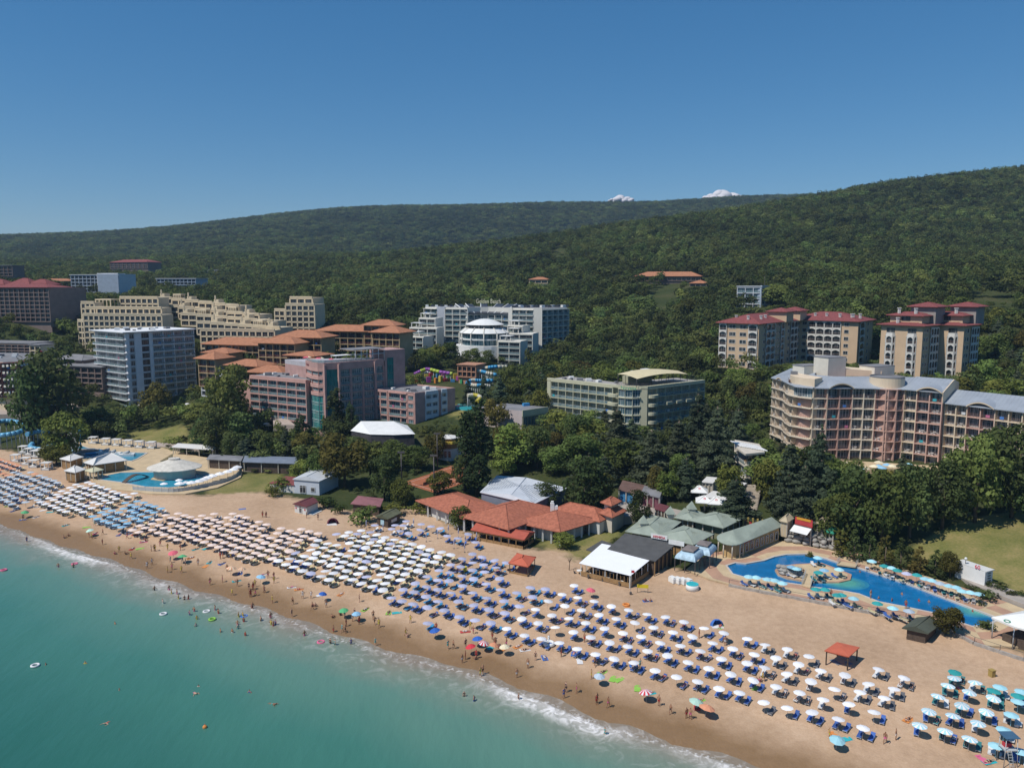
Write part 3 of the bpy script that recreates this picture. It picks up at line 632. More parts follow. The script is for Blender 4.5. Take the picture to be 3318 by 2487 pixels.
def hip(root, q, z, h, m, over=0.8, th=0.18, name='roof', ridge=0.5, gable=False):
    """hip roof over a rectangle q (4 corners in order)"""
    q = [V2(p) for p in q]; c = sum(q)/4; ex = q[1]-q[0]; ey = q[3]-q[0]; lx, ly = np.linalg.norm(ex), np.linalg.norm(ey); ux, uy = ex/lx, ey/ly
    q = [p+ux*over*sx+uy*over*sy for p, sx, sy in zip(q, (-1, 1, 1, -1), (-1, -1, 1, 1))]; lx += 2*over; ly += 2*over
    if lx >= ly: a, b_, l, s = ux, uy, lx, ly
    else: a, b_, l, s = uy, ux, ly, lx
    k = 0 if gable else s/2
    r0, r1 = c-a*(l/2-k), c+a*(l/2-k); b = MB(); lo = [(p[0], p[1], z) for p in q]; hi = [(p[0], p[1], z+th) for p in q]; R0 = (r0[0], r0[1], z+h); R1 = (r1[0], r1[1], z+h)
    for i in range(4): b.face((lo[i], lo[(i+1) % 4], hi[(i+1) % 4], hi[i]))
    b.face(lo[::-1])
    for i in range(4):
        p, p2 = np.array(hi[i]), np.array(hi[(i+1) % 4]); mid = (p[:2]+p2[:2])/2; along = abs(((p2-p)[:2]/np.linalg.norm((p2-p)[:2]))@a) > 0.7
        if along:
            f, s_ = (R0, R1) if ((p2-p)[:2]@a) > 0 else (R1, R0); b.face((tuple(p), tuple(p2), s_, f))
        else:
            b.face((tuple(p), tuple(p2), R1 if ((mid-c)@a) > 0 else R0))
    o = b.build(name, m, root)
    if h > 0.6:                                                     # ridge and hip caps
        rb = MB(); rb.tube(R0, R1, 0.14, n=5)
        for i in range(4):
            p = np.array(hi[i]); tgt = R1 if ((p[:2]-c)@a) > 0 else R0
            if not gable: rb.tube(tuple(p), tgt, 0.12, n=5)
        rb.build('ridge', m, o)
    return o
def text(root, s, c, ang, size, m, depth=0.08, name='lettering', tilt=math.pi/2, align='CENTER', sx=1.0):
    cu = bpy.data.curves.new(name, 'FONT'); cu.body = s; cu.size = size; cu.extrude = depth/2; cu.align_x = align; cu.resolution_u = 2
    ob = bpy.data.objects.new(name, cu); 
    me = bpy.data.meshes.new_from_object(ob); bpy.data.objects.remove(ob); me.materials.clear(); me.materials.append(m)
    o = put(name, me, root, c); o.rotation_euler = (tilt, 0, ang); o.scale = (sx, 1, 1); return o
def unit(a, b):
    d = V2(b)-V2(a); return d/np.linalg.norm(d)
def ang_of(e): return math.atan2(e[1], e[0])
def nrm(e): return np.array((e[1], -e[0]))             # outward for a front running along e
# ================================================================== hotels
GREYROOF = mat('grey_roof_felt', (0.20, 0.20, 0.21), 0.9, 0.2, 0.3); REDROOF = mat('red_roof_tile', (0.21, 0.062, 0.06), 0.85, 0.22, 1.2, 0.3); ORROOF = mat('orange_roof_tile', (0.37, 0.165, 0.09), 0.85, 0.18, 0.8, 0.3)
METROOF = mat('blue_grey_metal_roof', (0.30, 0.33, 0.37), 0.55, 0.1, 0.25, spec=0.4)
def antenna_bits(root, q, z, n, seed):
    rg = random.Random(seed); q = [V2(p) for p in q]
    for k in range(n):
        u, v = rg.uniform(.12, .88), rg.uniform(.15, .85); p = q[0]+(q[1]-q[0])*u+(q[3]-q[0])*v; s = rg.uniform(0.8, 1.9)
        MB().box((p[0], p[1], z+s*0.3+0.06), (s*1.3, s, s*0.6), rg.uniform(0, 1)).box((p[0], p[1], z+0.03), (s*0.9, s*0.7, 0.06), 0).build('rooftop_unit', (WHITE, MATS['grey_roof_felt'])[k % 2], root)

def white_tower():
    W = mat('pale_grey_render', (0.66, 0.66, 0.68), 0.8, 0.06, 0.3); W2 = mat('tower_balcony_white', (0.74, 0.75, 0.76), 0.6, 0.05)
    F = at_d(271, 717, 350); zt = F.z; fh = 3.06; nf = 11; z0 = zt-0.5-nf*fh
    eL = np.array((0.80, -0.60)); eR = np.array((0.60, 0.80)); f = V2(F); A = f-eL*29; B = f+eR*33
    t = thing('tower_hotel', 'pale grey eleven storey tower hotel with white balconies, far left above a small pool', 'hotel', (f[0], f[1], z0-1))
    l = split(A, f, 3); core(t, l+[B], [B+np.array((-.8, .6))*29], z0, zt-0.3, W, 1.2, roofm=GREYROOF)
    bays(t, l, z0, nf, fh, W, W2, rec=1.2, out=1.3, slab=0.3, fin=0.35, finout=-0.2, rail='glass', railm=RAILW, gl=GLASS, wf=0.86, hf=0.72)
    def fr(q): return f+eR*33*q
    MB().prism([fr(0.0), fr(0.025), fr(.025)+np.array((-.8, .6))*1.3, fr(0)+np.array((-.8, .6))*1.3], z0, zt-0.3).build('corner_pier', W, t)
    bays(t, [fr(.025), fr(.12)], z0, nf, fh, W, rec=0.35, slab=0.5, fin=0.3, out=0.0, finout=0.0, gl=GLASSD, fr=FRAME, hf=0.7)
    MB().prism([fr(.125), fr(.21), fr(.21)+np.array((-.8, .6))*1.25, fr(.125)+np.array((-.8, .6))*1.25], z0-3, zt-0.3).build('blank_wall', W, t)
    bays(t, [fr(.21), fr(.33)], z0, nf, fh, W, rec=0.4, slab=0.55, fin=0.4, out=0.02, finout=0.02, gl=GLASSD, fr=FRAMED, hf=0.72, style='wide')
    MB().prism([fr(.335), fr(.37), fr(.37)+np.array((-.8, .6))*1.25, fr(.335)+np.array((-.8, .6))*1.25], z0, zt-0.3).build('pier', W, t)
    bays(t, [fr(.37), fr(.53), fr(.69), fr(.85), fr(1.0)], z0, nf, fh, W, W2, rec=.9, out=0.5, slab=0.34, fin=0.4, finout=0.1, rail='glass', railm=RAILW, gl=GLASS, wf=0.74, hf=0.7)
    ro = [A-eL*1.6-nrm(eL)*-1.8, f+nrm(eL)*1.8+nrm(eR)*0.9, B+nrm(eR)*0.9+eR, B+np.array((-.8, .6))*29]
    MB().prism(ro, zt-0.3, zt).build('roof_slab', W2, t); antenna_bits(t, [A, f, B, A+eR*33], zt, 12, 3)
    # podium wing to the right
    P0 = fr(0.62)+nrm(eR)*3; MB().prism([P0, P0+eR*30, P0+eR*30-nrm(eR)*10, P0-nrm(eR)*10], z0-5.5, z0+0.4).build('podium', W, t)
    bays(t, split(P0, P0+eR*30, 5), z0-5, 2, 2.6, W, rec=0.5, slab=0.8, fin=0.5, out=0.1, finout=0.1, gl=GLASSD, fr=FRAMED, hf=0.62)
    for k in range(6):
        p = l[0]+(f-l[0])*(k+0.3)/6; MB().tube((p[0], p[1], z0-4), (p[0], p[1], z0), 0.35, n=8).build('column', W, t)
    MB().prism(off(l, -2)+[B-nrm(eR)*2, B+np.array((-.8, .6))*25], z0-4, z0).build('ground_floor', GLASSD, t)
    # terrace with its pool
    T = thing('terrace_building', 'grey flat terrace with a small turquoise pool at the foot of the tower hotel', 'terrace')
    tz = z0-3.2; q = [at_z(x, y, tz) for x, y in ((262, 884), (268, 898), (312, 906), (452, 884), (440, 868), (330, 866))]
    MB().prism(q, tz-5.2, tz).build('deck', mat('terrace_grey', (0.36, 0.34, 0.33), 0.85, 0.15), T); FOOT.append(([p[:2] for p in q], 2))
    q2 = [at_z(x, y, tz+0.05) for x, y in ((268, 885), (312, 892), (366, 886), (318, 880))]
    MB().prism(q2, tz+0.004, tz+0.3, mt=1).build('pool', [WHITE, water('tower_pool_water', (0.03, 0.36, 0.37))], T)
    bays(T, split(q[1], q[2], 2)+split(q[2], q[3], 5)[1:], tz-4.4, 1, 3.6, MATS['terrace_grey'], rec=0.3, out=0.6, slab=0.5, fin=0.25, finout=0.1, gl=GLASSD, fr=FRAMED, hf=0.75, style='wide')
    return t
def water(name, col):
    if name in MATS: return MATS[name]
    m = mat(name, col, 0.08, 0.14, 0.5, 0.25, spec=0.5, fine=2.2); return m

def lilia():
    PK = mat('pink_stone', (0.42, 0.26, 0.235), 0.8, 0.12, 0.5); PK2 = mat('pink_render', (0.50, 0.30, 0.26), 0.8, 0.08, 0.4); GW = mat('white_panel', (0.58, 0.6, 0.63), 0.6, 0.06)
    zt = at_d(700, 783.8, 288).z; zb = 8.0; fh = 3.02
    g = lambda x, y, z=zt: V2(at_z(x, y, z))
    P0, Pm, Pn, P1, P2, P3, P4 = g(660, 777.6), g(672, 781.8), g(686, 783.8), g(700, 784), g(731, 782.6), g(808.6, 776.8), g(828.6, 774)
    t = thing('pink_hotel', 'pink stone hotel with curved teal glass corner and roof bar, centre left', 'hotel', (P1[0], P1[1], zb))
    top = zt-2.6; n0 = int((top-zb)/fh); z0 = top-n0*fh
    e = unit(P1, P4); nb = -nrm(e); depth_ = 15
    core(t, [P0, Pm, Pn, P1, P2, P3, P4], [P4+nb*depth_, P0+nb*(depth_+2)], zb-3, top, PK, .5, roofm=GREYROOF)
    path = [P0, Pm, Pn, P1, P2, P3, P4]; inn = off(path, -0.5)
    MB().prism([tuple(p) for p in off(path, 0.05)]+[tuple(p) for p in off(path, -1.2)][::-1], top+0.12, zt).build('parapet_band', PK, t)
    MB().prism([tuple(p) for p in off(path, -0.9)]+[P4+nb*depth_, P0+nb*(depth_+2)], top, zt-0.9).build('roof_deck', mat('roof_terrace_tile', (0.42, 0.40, 0.42), 0.8, 0.1), t)
    bays(t, [P0, Pm, Pn, P1], z0+(n0-3)*fh, 3, fh, PK2, rec=0.5, slab=1.25, fin=0.12, out=0.12, finout=-0.1, gl=GLASSB, fr=FRAME, hf=0.62, sill=0.55)
    bays(t, [P0, Pm, Pn, P1], z0-1, n0-3, (fh*(n0-3)+1)/(n0-3), GLASST, GLASST, rec=0.25, slab=0.14, fin=0.1, out=0.0, finout=0.0, gl=GLASST, fr=FRAME, hf=0.93, wf=0.95, sill=0.0, style='grid')
    for p in (P1, P2, P3):
        d = nrm(e); MB().box((p[0], p[1], (zb+zt)/2-0.3), (0.8, 1.6, zt-zb-0.62), ang_of(e)).build('pier', PK, t)
    bays(t, split(lerp(P1, P2, .1), lerp(P1, P2, .95), 2), z0, n0, fh, GLASST, GLASST, rec=0.2, slab=0.1, fin=0.1, out=0.02, finout=0.02, gl=GLASST, fr=mat('teal_frame', (0.02, 0.13, 0.13), 0.4), hf=0.96, wf=0.97, sill=0.0, style='grid')
    bays(t, split(P2, P3, 3), z0, n0, fh, PK, rec=.5, slab=0.3, fin=0.9, out=0.05, finout=0.08, rail='glass', railm=RAILW, gl=GLASSB, fr=FRAME, hf=0.82, wf=0.78)
    bays(t, [lerp(P3, P4, .05), P4], z0+(n0-3)*fh, 3, fh, PK, rec=.5, slab=0.3, fin=0.7, out=0.05, finout=0.08, rail='glass', railm=RAILW, gl=GLASSB, hf=0.82, wf=0.78)
    # lift core and the roof bar
    C0 = P4+e*0.6; zc = at_d(823, 750.7, 305).z; q = rectp(C0, e, 9.5, 11); MB().prism(q, zb, zc-1.0).build('lift_core', PK, t); FOOT.append(([tuple(p) for p in q], 2))
    MB().prism(rectp(C0-e*14, e, 14, 10), zc-0.4, zc-0.1).build('roof_bar_roof', GREYROOF, t)
    bays(t, [C0+e*1.0+nrm(e)*0.2, C0+e*3.8+nrm(e)*0.2], z0+(n0-4)*fh, 5, fh*0.98, GLASST, GLASST, rec=0.15, slab=0.1, fin=0.1, out=0, finout=0, gl=GLASST, fr=MATS['teal_frame'], hf=0.96, wf=0.97, sill=0.0)
    for k in range(6):
        p = C0-e*(0.3+2.6*k); MB().tube((p[0], p[1], zt-0.9), (p[0], p[1], zc-0.4), 0.12, n=5).build('post', WHITE, t)
    for k, (x, dy) in enumerate(((-20, 3), (-12, 1.5), (-6, 0.5))):
        p = C0+e*x+nb*dy; MB().prism(rectp(p, e, 7, 4), zt+1.9, zt+2.05).build('awning', WHITE, t)
        for a_, b_ in ((0.3, 0.3), (6.7, 0.3), (0.3, 3.7), (6.7, 3.7)):
            c = p+e*a_+nb*b_; MB().tube((c[0], c[1], zt-0.9), (c[0], c[1], zt+1.9), 0.06, n=4).build('awning_post', WHITE, t)
    rl = off(path[:6], -0.3)
    for a, b in zip(rl[:-1], rl[1:]):
        m_ = (a+b)/2; railing(t, (m_[0], m_[1], zt), ang_of(unit(a, b)), np.linalg.norm(b-a), 'glass', RAILW)
    red = mat('sign_dark_red', (0.16, 0.02, 0.03), 0.5)
    cpt = (P0+P1)/2+nrm(unit(P0, P1))*1.05
    text(t, 'Hotel', (*(P0*0.70+P1*0.30+nrm(unit(P0, P1))*1.15), zt-1.75), ang_of(unit(P0, P1)), 1.5, red)
    text(t, '+', (*(P0*0.46+P1*0.54+nrm(unit(P0, P1))*1.3), zt-1.85), ang_of(unit(P0, P1)), 1.7, red)
    text(t, 'Lilia', (*(P0*0.22+P1*0.78+nrm(unit(P0, P1))*1.15), zt-1.75), ang_of(unit(P0, P1)), 1.5, red)
    # right wing
    zw = 21.3; c1, c2, c0 = g(896.3, 848.2, zw), g(983, 836.9, zw), P3+nrm(e)*0.3
    ew = unit(c0, c1); er = unit(c1, c2); Lw = np.linalg.norm(c1-c0); nfw = 4; zw0 = zw-0.7-nfw*fh
    core(t, [c0, c1, c2], [c2-ew*Lw], zb-2, zw-0.5, PK, 1.0, 'wing_wall', GREYROOF)
    q = [c0, c1, c2, c2-ew*Lw]; inq = [c0+ew*.4+er*.4, c1-ew*.4+er*.4, c2-ew*.4-er*.4, c2-ew*(Lw-.4)-er*.4]
    for a, b, a2, b2 in zip(q, q[1:]+q[:1], inq, inq[1:]+inq[:1]): MB().prism([a, b, b2, a2], zw-0.5, zw).build('parapet', PK2, t)
    antenna_bits(t, q, zw-0.5, 7, 5)
    bays(t, [lerp(c0, c1, k) for k in (0.03, .12, .3)], zw0, nfw, fh, PK2, rec=1.0, slab=0.55, fin=0.5, out=0.05, finout=0.05, rail='glass', railm=RAILW, gl=GLASSB, hf=0.75)
    bays(t, [lerp(c0, c1, k) for k in (.34, .64, .79)], zw0, nfw, fh, PK2, rec=1.0, slab=0.45, fin=0.5, out=0.3, finout=0.05, rail='glass', railm=RAILW, gl=GLASSB, hf=0.75)
    bays(t, [lerp(c0, c1, k) for k in (.82, .97)], zw0, nfw, fh, PK2, rec=0.3, slab=1.2, fin=0.35, out=0.0, finout=0.0, gl=GLASSB, hf=0.52, sill=0.35)
    er_l = np.linalg.norm(c2-c1); f_ = lambda k: lerp(c1, c2, k)
    for a, b in ((0, .24), (.56, .64), (.78, 1.0)): MB().prism([f_(a), f_(b), V2(f_(b))-nrm(er)*1.05, V2(f_(a))-nrm(er)*1.05], zb-2, zw-0.5).build('end_wall', PK, t)
    MB().prism([f_(.24), f_(1), V2(f_(1))-nrm(er)*1.05, V2(f_(.24))-nrm(er)*1.05], zb-2, zw0-0.3).build('base_wall', PK, t)
    bays(t, split(f_(.25), f_(.55), 2), zw0, nfw, fh, GW, rec=0.3, slab=1.5, fin=0.5, out=0.35, finout=0.33, gl=GLASS, hf=0.48, sill=0.0)
    bays(t, [f_(.645), f_(.775)], zw0, nfw, fh, GW, rec=0.3, slab=1.5, fin=0.4, out=0.35, finout=0.33, gl=GLASS, hf=0.48, sill=0.0)
    # left wing
    zl = 25.6; l0, l1 = g(538.7, 811, zl), g(660, 821.7, zl); el = unit(l0, l1); nfl = 5; zl0 = zl-0.9-nfl*fh
    core(t, [l0, l1], [l1-nrm(el)*14, l0-nrm(el)*14], zb-4, zl, PK2, 1.1, 'wing_wall', GREYROOF)
    bays(t, split(l0, l1, 6), zl0, nfl, fh, PK2, rec=1.1, slab=0.5, fin=0.35, out=0.08, finout=0.05, rail='glass', railm=RAILW, gl=GLASSB, hf=0.76)
    MB().prism([l0, l1, l1-nrm(el)*1.2, l0-nrm(el)*1.2], zl0+nfl*fh+0.25, zl+0.2).build('parapet', PK2, t); antenna_bits(t, [l0, l1, l1-nrm(el)*14, l0-nrm(el)*14], zl, 9, 8)
    MB().prism(rectp(l0-el*8, el, 8, 14), zb-3, zl-3).build('stair_block', PK2, t)
    # roof bar umbrellas and clutter are things of their own
    for k in range(7):
        p = P0+(P2-P0)*(k+0.6)/7.6+nb*(2.0+2*(k % 3)); umbrella_small(p, zt-0.9, ('pink_canopy', 'pink_canopy', 'cream_canopy')[k % 3], f'{("red", "red", "cream")[k % 3]} parasol on the pink hotel roof terrace, {ORD[k]} from its left end', 2.2)
    # white marquee in front of the hotel
    M = thing('marquee', 'white tensioned marquee roof in front of the pink hotel', 'marquee'); zm = 12.6
    mp = [at_z(x, y, zm) for x, y in ((757, 930), (800, 938), (850, 939), (897, 937), (880, 918), (828, 921), (790, 914))]
    c = sum((V2(p) for p in mp), np.zeros(2))/len(mp); b = MB()
    cc = (c[0]+3, c[1]+3, zm+2.4); c2_ = (c[0]-8, c[1]+2, zm+2.6)
    for i in range(len(mp)):
        a_, b_ = mp[i], mp[(i+1) % len(mp)]; tgt = c2_ if (a_.x+b_.x)/2 < c[0]-2 else cc; b.face((tuple(a_), tuple(b_), tgt))
    b.face((tuple(mp[1]), cc, c2_)); b.face((tuple(mp[5]), c2_, cc)); b.build('canopy', WHITE, M)
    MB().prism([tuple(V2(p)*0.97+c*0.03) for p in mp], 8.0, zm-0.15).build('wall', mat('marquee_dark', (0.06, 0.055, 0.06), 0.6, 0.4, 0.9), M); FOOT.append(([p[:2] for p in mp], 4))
ORD = ['first', 'second', 'third', 'fourth', 'fifth', 'sixth', 'seventh', 'eighth', 'ninth', 'tenth', 'eleventh', 'twelfth', 'thirteenth', 'fourteenth', 'fifteenth', 'sixteenth', 'seventeenth', 'eighteenth', 'nineteenth', 'twentieth']
CANOPY = {}
def canopy_mat(name, col): 
    if name not in CANOPY: CANOPY[name] = mat(name, col, 0.75, 0.06, 1.0, rnd=0.13)
    return CANOPY[name]
for n_, c_ in (('white_canopy', (0.74, 0.74, 0.76)), ('pink_canopy', (0.62, 0.12, 0.16)), ('cream_canopy', (0.68, 0.60, 0.42)), ('peach_canopy', (0.75, 0.60, 0.53)), ('orange_canopy', (0.68, 0.30, 0.17)), ('lilac_canopy', (0.42, 0.43, 0.57)), ('blue_canopy', (0.24, 0.44, 0.60)), ('pale_blue_canopy', (0.42, 0.50, 0.58)),
               ('teal_canopy', (0.03, 0.30, 0.30)), ('sky_canopy', (0.33, 0.60, 0.68)), ('red_canopy', (0.6, 0.04, 0.06)), ('royal_canopy', (0.03, 0.12, 0.45)), ('green_canopy', (0.10, 0.42, 0.18)), ('mint_canopy', (0.45, 0.66, 0.56))): canopy_mat(n_, c_)
_uc = {}
def canopy_mesh(cm, cm2=None, n=8, droop=0.42, r=1.0, val=0.0):
    k = (cm, cm2, n, droop, val)
    if k in _uc: return _uc[k]
    b = MB(); top = (0, 0, droop); N_ = n*(2 if cm2 else 1)
    rim = [(math.cos(2*math.pi*i/N_)*(1 if i % max(1, N_//n) == 0 else 0.965), math.sin(2*math.pi*i/N_)*(1 if i % max(1, N_//n) == 0 else 0.965), 0) for i in range(N_)]
    mid = [(x*0.55, y*0.55, droop*0.58) for x, y, z in rim]
    for i in range(N_):
        j = (i+1) % N_; m = (i//1) % 2 if cm2 else 0
        b.face((rim[i], rim[j], mid[j], mid[i]), m); b.face((mid[i], mid[j], top), m)
        if val: b.face(((rim[i][0], rim[i][1], -val), (rim[j][0], rim[j][1], -val), rim[j], rim[i]), m)
    ms = [CANOPY[cm]]+([CANOPY[cm2]] if cm2 else [])
    _uc[k] = b.mesh('canopy', ms); return _uc[k]
POLE = MB().tube((0, 0, -1.0), (0, 0, 0.02), 0.02, n=5).mesh('pole', mat('pole_metal', (0.55, 0.55, 0.55), 0.4, 0.05))
def umbrella_small(p, z, cm, label, dia, group=None, hgt=2.2, cat='parasol'):
    o = put('parasol', canopy_mesh(cm), None, (p[0], p[1], z+hgt-0.4), random.uniform(0, 1), (dia/2, dia/2, dia/2)); tag(o, label, cat, group)
    q = bpy.data.objects.new('pole', POLE); COL.objects.link(q); q.parent = o; q.location = (0, 0, 0.4); q.scale = (1.2, 1.2, hgt/(dia/2)); return o
white_tower(); lilia()
def luna():
    CR = mat('cream_render', (0.68, 0.55, 0.40), 0.8, 0.07, 0.3); PKB = mat('rose_render', (0.54, 0.345, 0.28), 0.8, 0.08, 0.3); SL = mat('cream_edge', (0.68, 0.585, 0.46), 0.8, 0.06)
    ze = 31.6; fh = 3.04; nf = 7; z0 = ze-nf*fh
    g = lambda x, y, z=ze: V2(at_z(x, y, z))
    L0, L1, L2 = g(1669.6, 816), g(1694, 822.5), g(1703, 827)
    T1, T2 = g(1722, 835), g(1757.6, 838); Fp = [T2]+[g(x, y) for x, y in ((1788, 838.6), (1815, 838.2), (1842.7, 838), (1867, 838.6), (1891.6, 839.2))]
    Cc = [g(1891.6, 839.2), g(1922, 843.5), g(1953.7, 841)]; Rr = [g(x, y) for x, y in ((1954.4, 841), (1981.5, 843.3), (2009, 845.7), (2036.4, 848.2))]
    zl = ze-fh; Q = [g(x, y, zl) for x, y in ((2041.8, 870.6), (2066, 873.5), (2090, 876), (2119, 879.5), (2150, 883), (2180, 886.5), (2209.5, 890), (2240, 893.5), (2275, 897.5))]
    t = thing('curved_hotel', 'cream and rose balconied hotel with curved grey metal roof, right of centre', 'hotel', (Fp[2][0], Fp[2][1], z0-1))
    er = unit(Rr[0], Rr[-1]); nbk = -nrm(er); dp = 15
    back = [Rr[-1]+nbk*dp, Rr[0]+nbk*(dp+3), Fp[2]+np.array((6, 20)), L0+np.array((14, 10))]
    core(t, [L0, L1, L2, T1]+Fp+Cc[1:2]+Rr, back, z0-4, ze-0.05, PKB, 1.5)
    core(t, Q, [Q[-1]+nbk*dp, Q[0]+nbk*dp], z0-4, zl-0.05, PKB, 1.5)
    kw = dict(rec=1.5, slab=0.26, fin=0.28, out=0.12, finout=0.1, rail='bars', railm=RAILM, gl=GLASS, fr=FRAME, hf=0.82, wf=0.88)
    bays(t, [lerp(L0, L1, 0), lerp(L0, L1, .34), L1, L2], z0, nf, fh, PKB, SL, finm=SL, **{**kw, 'out': 0.5})
    # round tower at the bend
    zt = ze+2.6
    arc = [L2+(T2-L2)*k+nrm(unit(L2, T2))*1.9*math.sin(math.pi*k) for k in np.linspace(0, 1, 8)]
    bays(t, [arc[0], arc[3], arc[7]], z0, nf-1, fh, CR, SL, finm=CR, **{**kw, 'out': 0.9})
    MB().prism([tuple(p) for p in off(arc, -0.4)]+[T2+nbk*6, L2+nbk*6], ze-fh, zt).build('tower_wall', CR, t)
    MB().prism([tuple(p) for p in off(arc, 0.9)]+[T2, L2], ze-fh-0.15, ze-fh+0.12).build('floor_slab', SL, t)
    for a, b in zip(arc[3:-1], arc[4:]):
        m_ = (a+b)/2-nrm(unit(a, b))*0.3; window(t, (m_[0], m_[1], ze-fh+0.2), ang_of(unit(a, b)), np.linalg.norm(b-a)*.98, 2.6, GLASSB, FRAME, 'grid')
    for a, b in zip(arc[:-1], arc[1:]):
        m_ = (a+b)/2+nrm(unit(a, b))*0.75; railing(t, (m_[0], m_[1], ze-fh+0.13), ang_of(unit(a, b)), np.linalg.norm(b-a), 'bars', RAILW)
    sg = (arc[0]+arc[2])/2; text(t, 'Luna', (*(sg+nrm(unit(arc[0], arc[2]))*0.1), zt-2.2), ang_of(unit(arc[0], arc[2])), 2.0, mat('sign_brown', (0.12, 0.06, 0.05), 0.6), sx=0.75)
    MB().box((*(arc[1]+nbk*3), zt+0.5), (1.6, 1.6, 1.0)).build('rooftop_unit', GREYROOF, t)
    arch_skip = set()
    bays(t, Fp[:2], z0, nf, fh, PKB, SL, finm=CR, **kw); bays(t, Fp[1:4], z0, nf, fh, PKB, finm=PKB, **kw); bays(t, Fp[3:], z0, nf, fh, PKB, SL, finm=SL, **kw)
    ca = [Cc[0]*(1-k)+Cc[2]*k+nrm(unit(Cc[0], Cc[2]))*1.6*math.sin(math.pi*k) for k in (0, 0.33, 0.72, 1.0)]
    bays(t, ca, z0, nf, fh, PKB, **kw); bays(t, Rr[:2], z0, nf, fh, PKB, CR, finm=CR, **kw); bays(t, Rr[1:], z0, nf, fh, PKB, **kw)
    bays(t, Q[:3], z0, nf-1, fh, PKB, CR, finm=CR, **kw); bays(t, Q[2:5], z0, nf-1, fh, PKB, **kw); bays(t, Q[4:], z0, nf-1, fh, PKB, CR, finm=CR, **kw)
    # drum over the centre
    cd = (Cc[0]+Cc[2])/2-nrm(unit(Cc[0], Cc[2]))*4.2; rd = np.linalg.norm(Cc[2]-Cc[0])*0.62
    ring = [cd+rd*np.array((math.cos(a), math.sin(a))) for a in np.linspace(0, 2*math.pi, 33)[:-1]]
    dr = MB().prism(ring, ze-0.1, ze+3.0, mt=1).build('drum', [CR, GREYROOF], t)
    rb = MB()
    for k in range(32):
        a, b = ring[k], ring[(k+1) % 32]; rb.prism([a, b, cd+(b-cd)*.96, cd+(a-cd)*.96], ze+3.0, ze+3.35)
    rb.build('drum_rim', GREYROOF, dr)
    # sloping metal roof
    def slope(front, bk, za, zb_, name='roof'):
        b = MB(); fr_ = off(front, 0.7); n = len(front)
        F = [(*fr_[i], za) for i in range(n)]; B_ = [(*bk[i], zb_) for i in range(n)]
        for i in range(n-1):
            b.face((F[i], F[i+1], B_[i+1], B_[i])); b.face(((*fr_[i], za-0.25), (*fr_[i+1], za-0.25), F[i+1], F[i]))
        o = b.build(name, METROOF, t); sb = MB()
        for i in range(n-1):
            L_ = np.linalg.norm(fr_[i+1]-fr_[i]); k = max(1, int(L_/0.9))
            for j in range(k): sb.tube(lerp(F[i], F[i+1], (j+.5)/k), lerp(B_[i], B_[i+1], (j+.5)/k), 0.035, n=3)
        sb.build('roof_seam', METROOF, o); return o
    pf = [L0, L1, L2]; slope(pf, [L0+np.array((9, 9)), L1+np.array((10, 10)), L2+np.array((12, 9))], ze+0.15, ze+2.2)
    pf = [T2]+Fp[1:]; slope(pf, [p+nbk*10+np.array((3*(1-i/5), 0)) for i, p in enumerate(pf)], ze+0.15, ze+2.6)
    slope([L2, T1, T2], [L2+np.array((12, 9)), T1+nbk*12, T2+nbk*10+np.array((3, 0))], ze+0.1, ze+2.5)
    slope(Rr, [p+nbk*10 for p in Rr], ze+0.15, ze+2.9); slope(Q, [p+nbk*10 for p in Q], zl+0.15, zl+2.9)
    slope([Fp[-1], Rr[0]], [Fp[-1]+nbk*10, Rr[0]+nbk*10], ze+0.1, ze+2.7)
    ge = [(*Rr[-1], ze-3), (*(Rr[-1]+nbk*dp), ze-3), (*(Rr[-1]+nbk*dp), ze+1.6), (*(Rr[-1]+nbk*10), ze+2.9), (*(Rr[-1]+nrm(er)*.5), ze+0.1)]
    b = MB(); b.face([(x+er[0]*.25, y+er[1]*.25, z) for x, y, z in ge]); b.face([(x, y, z) for x, y, z in ge][::-1])
    for k in range(5): p, q = ge[k], ge[(k+1) % 5]; b.face((p, q, (q[0]+er[0]*.25, q[1]+er[1]*.25, q[2]), (p[0]+er[0]*.25, p[1]+er[1]*.25, p[2])))
    b.build('gable_wall', CR, t)
    # barrel dormers over the paired bays
    for a, m_, c, z in ((Fp[1], Fp[2], Fp[3], ze), (Rr[1], Rr[2], Rr[3], ze), (Q[2], Q[3], Q[4], zl), (L0*.5+L1*.5, L0*.25+L1*.75, L1, ze)):
        e = unit(a, c); L_ = np.linalg.norm(c-a); hh = min(1.7, L_*0.2); b = MB(); N_ = 12; f1 = []; f2 = []; fi = []
        for k in range(N_+1):
            s = k/N_; p = a+(c-a)*s+nrm(e)*0.9; h_ = math.sin(math.pi*s)**0.8*hh; f1.append((*p, z+0.1+h_)); q = p-nrm(e)*(2.0+5.0*h_/hh); f2.append((*q, z+0.12+h_*0.95+0.3)); fi.append((*(p-nrm(e)*0.02), z-0.25+h_))
        for k in range(N_): b.face((f1[k], f1[k+1], f2[k+1], f2[k]), 0, True); b.face((fi[k], fi[k+1], f1[k+1], f1[k]), 1); b.face(((f1[k][0]-nrm(e)[0]*1.6, f1[k][1]-nrm(e)[1]*1.6, z-0.3), (f1[k+1][0]-nrm(e)[0]*1.6, f1[k+1][1]-nrm(e)[1]*1.6, z-0.3), (f1[k+1][0]-nrm(e)[0]*1.6, f1[k+1][1]-nrm(e)[1]*1.6, fi[k+1][2]), (f1[k][0]-nrm(e)[0]*1.6, f1[k][1]-nrm(e)[1]*1.6, fi[k][2])), 2)
        b.build('barrel_dormer', [METROOF, CR, PKB], t)
    # lift houses and plant rooms on the roof
    wr = mat('cream_white_render', (0.62, 0.58, 0.5), 0.8, 0.06)
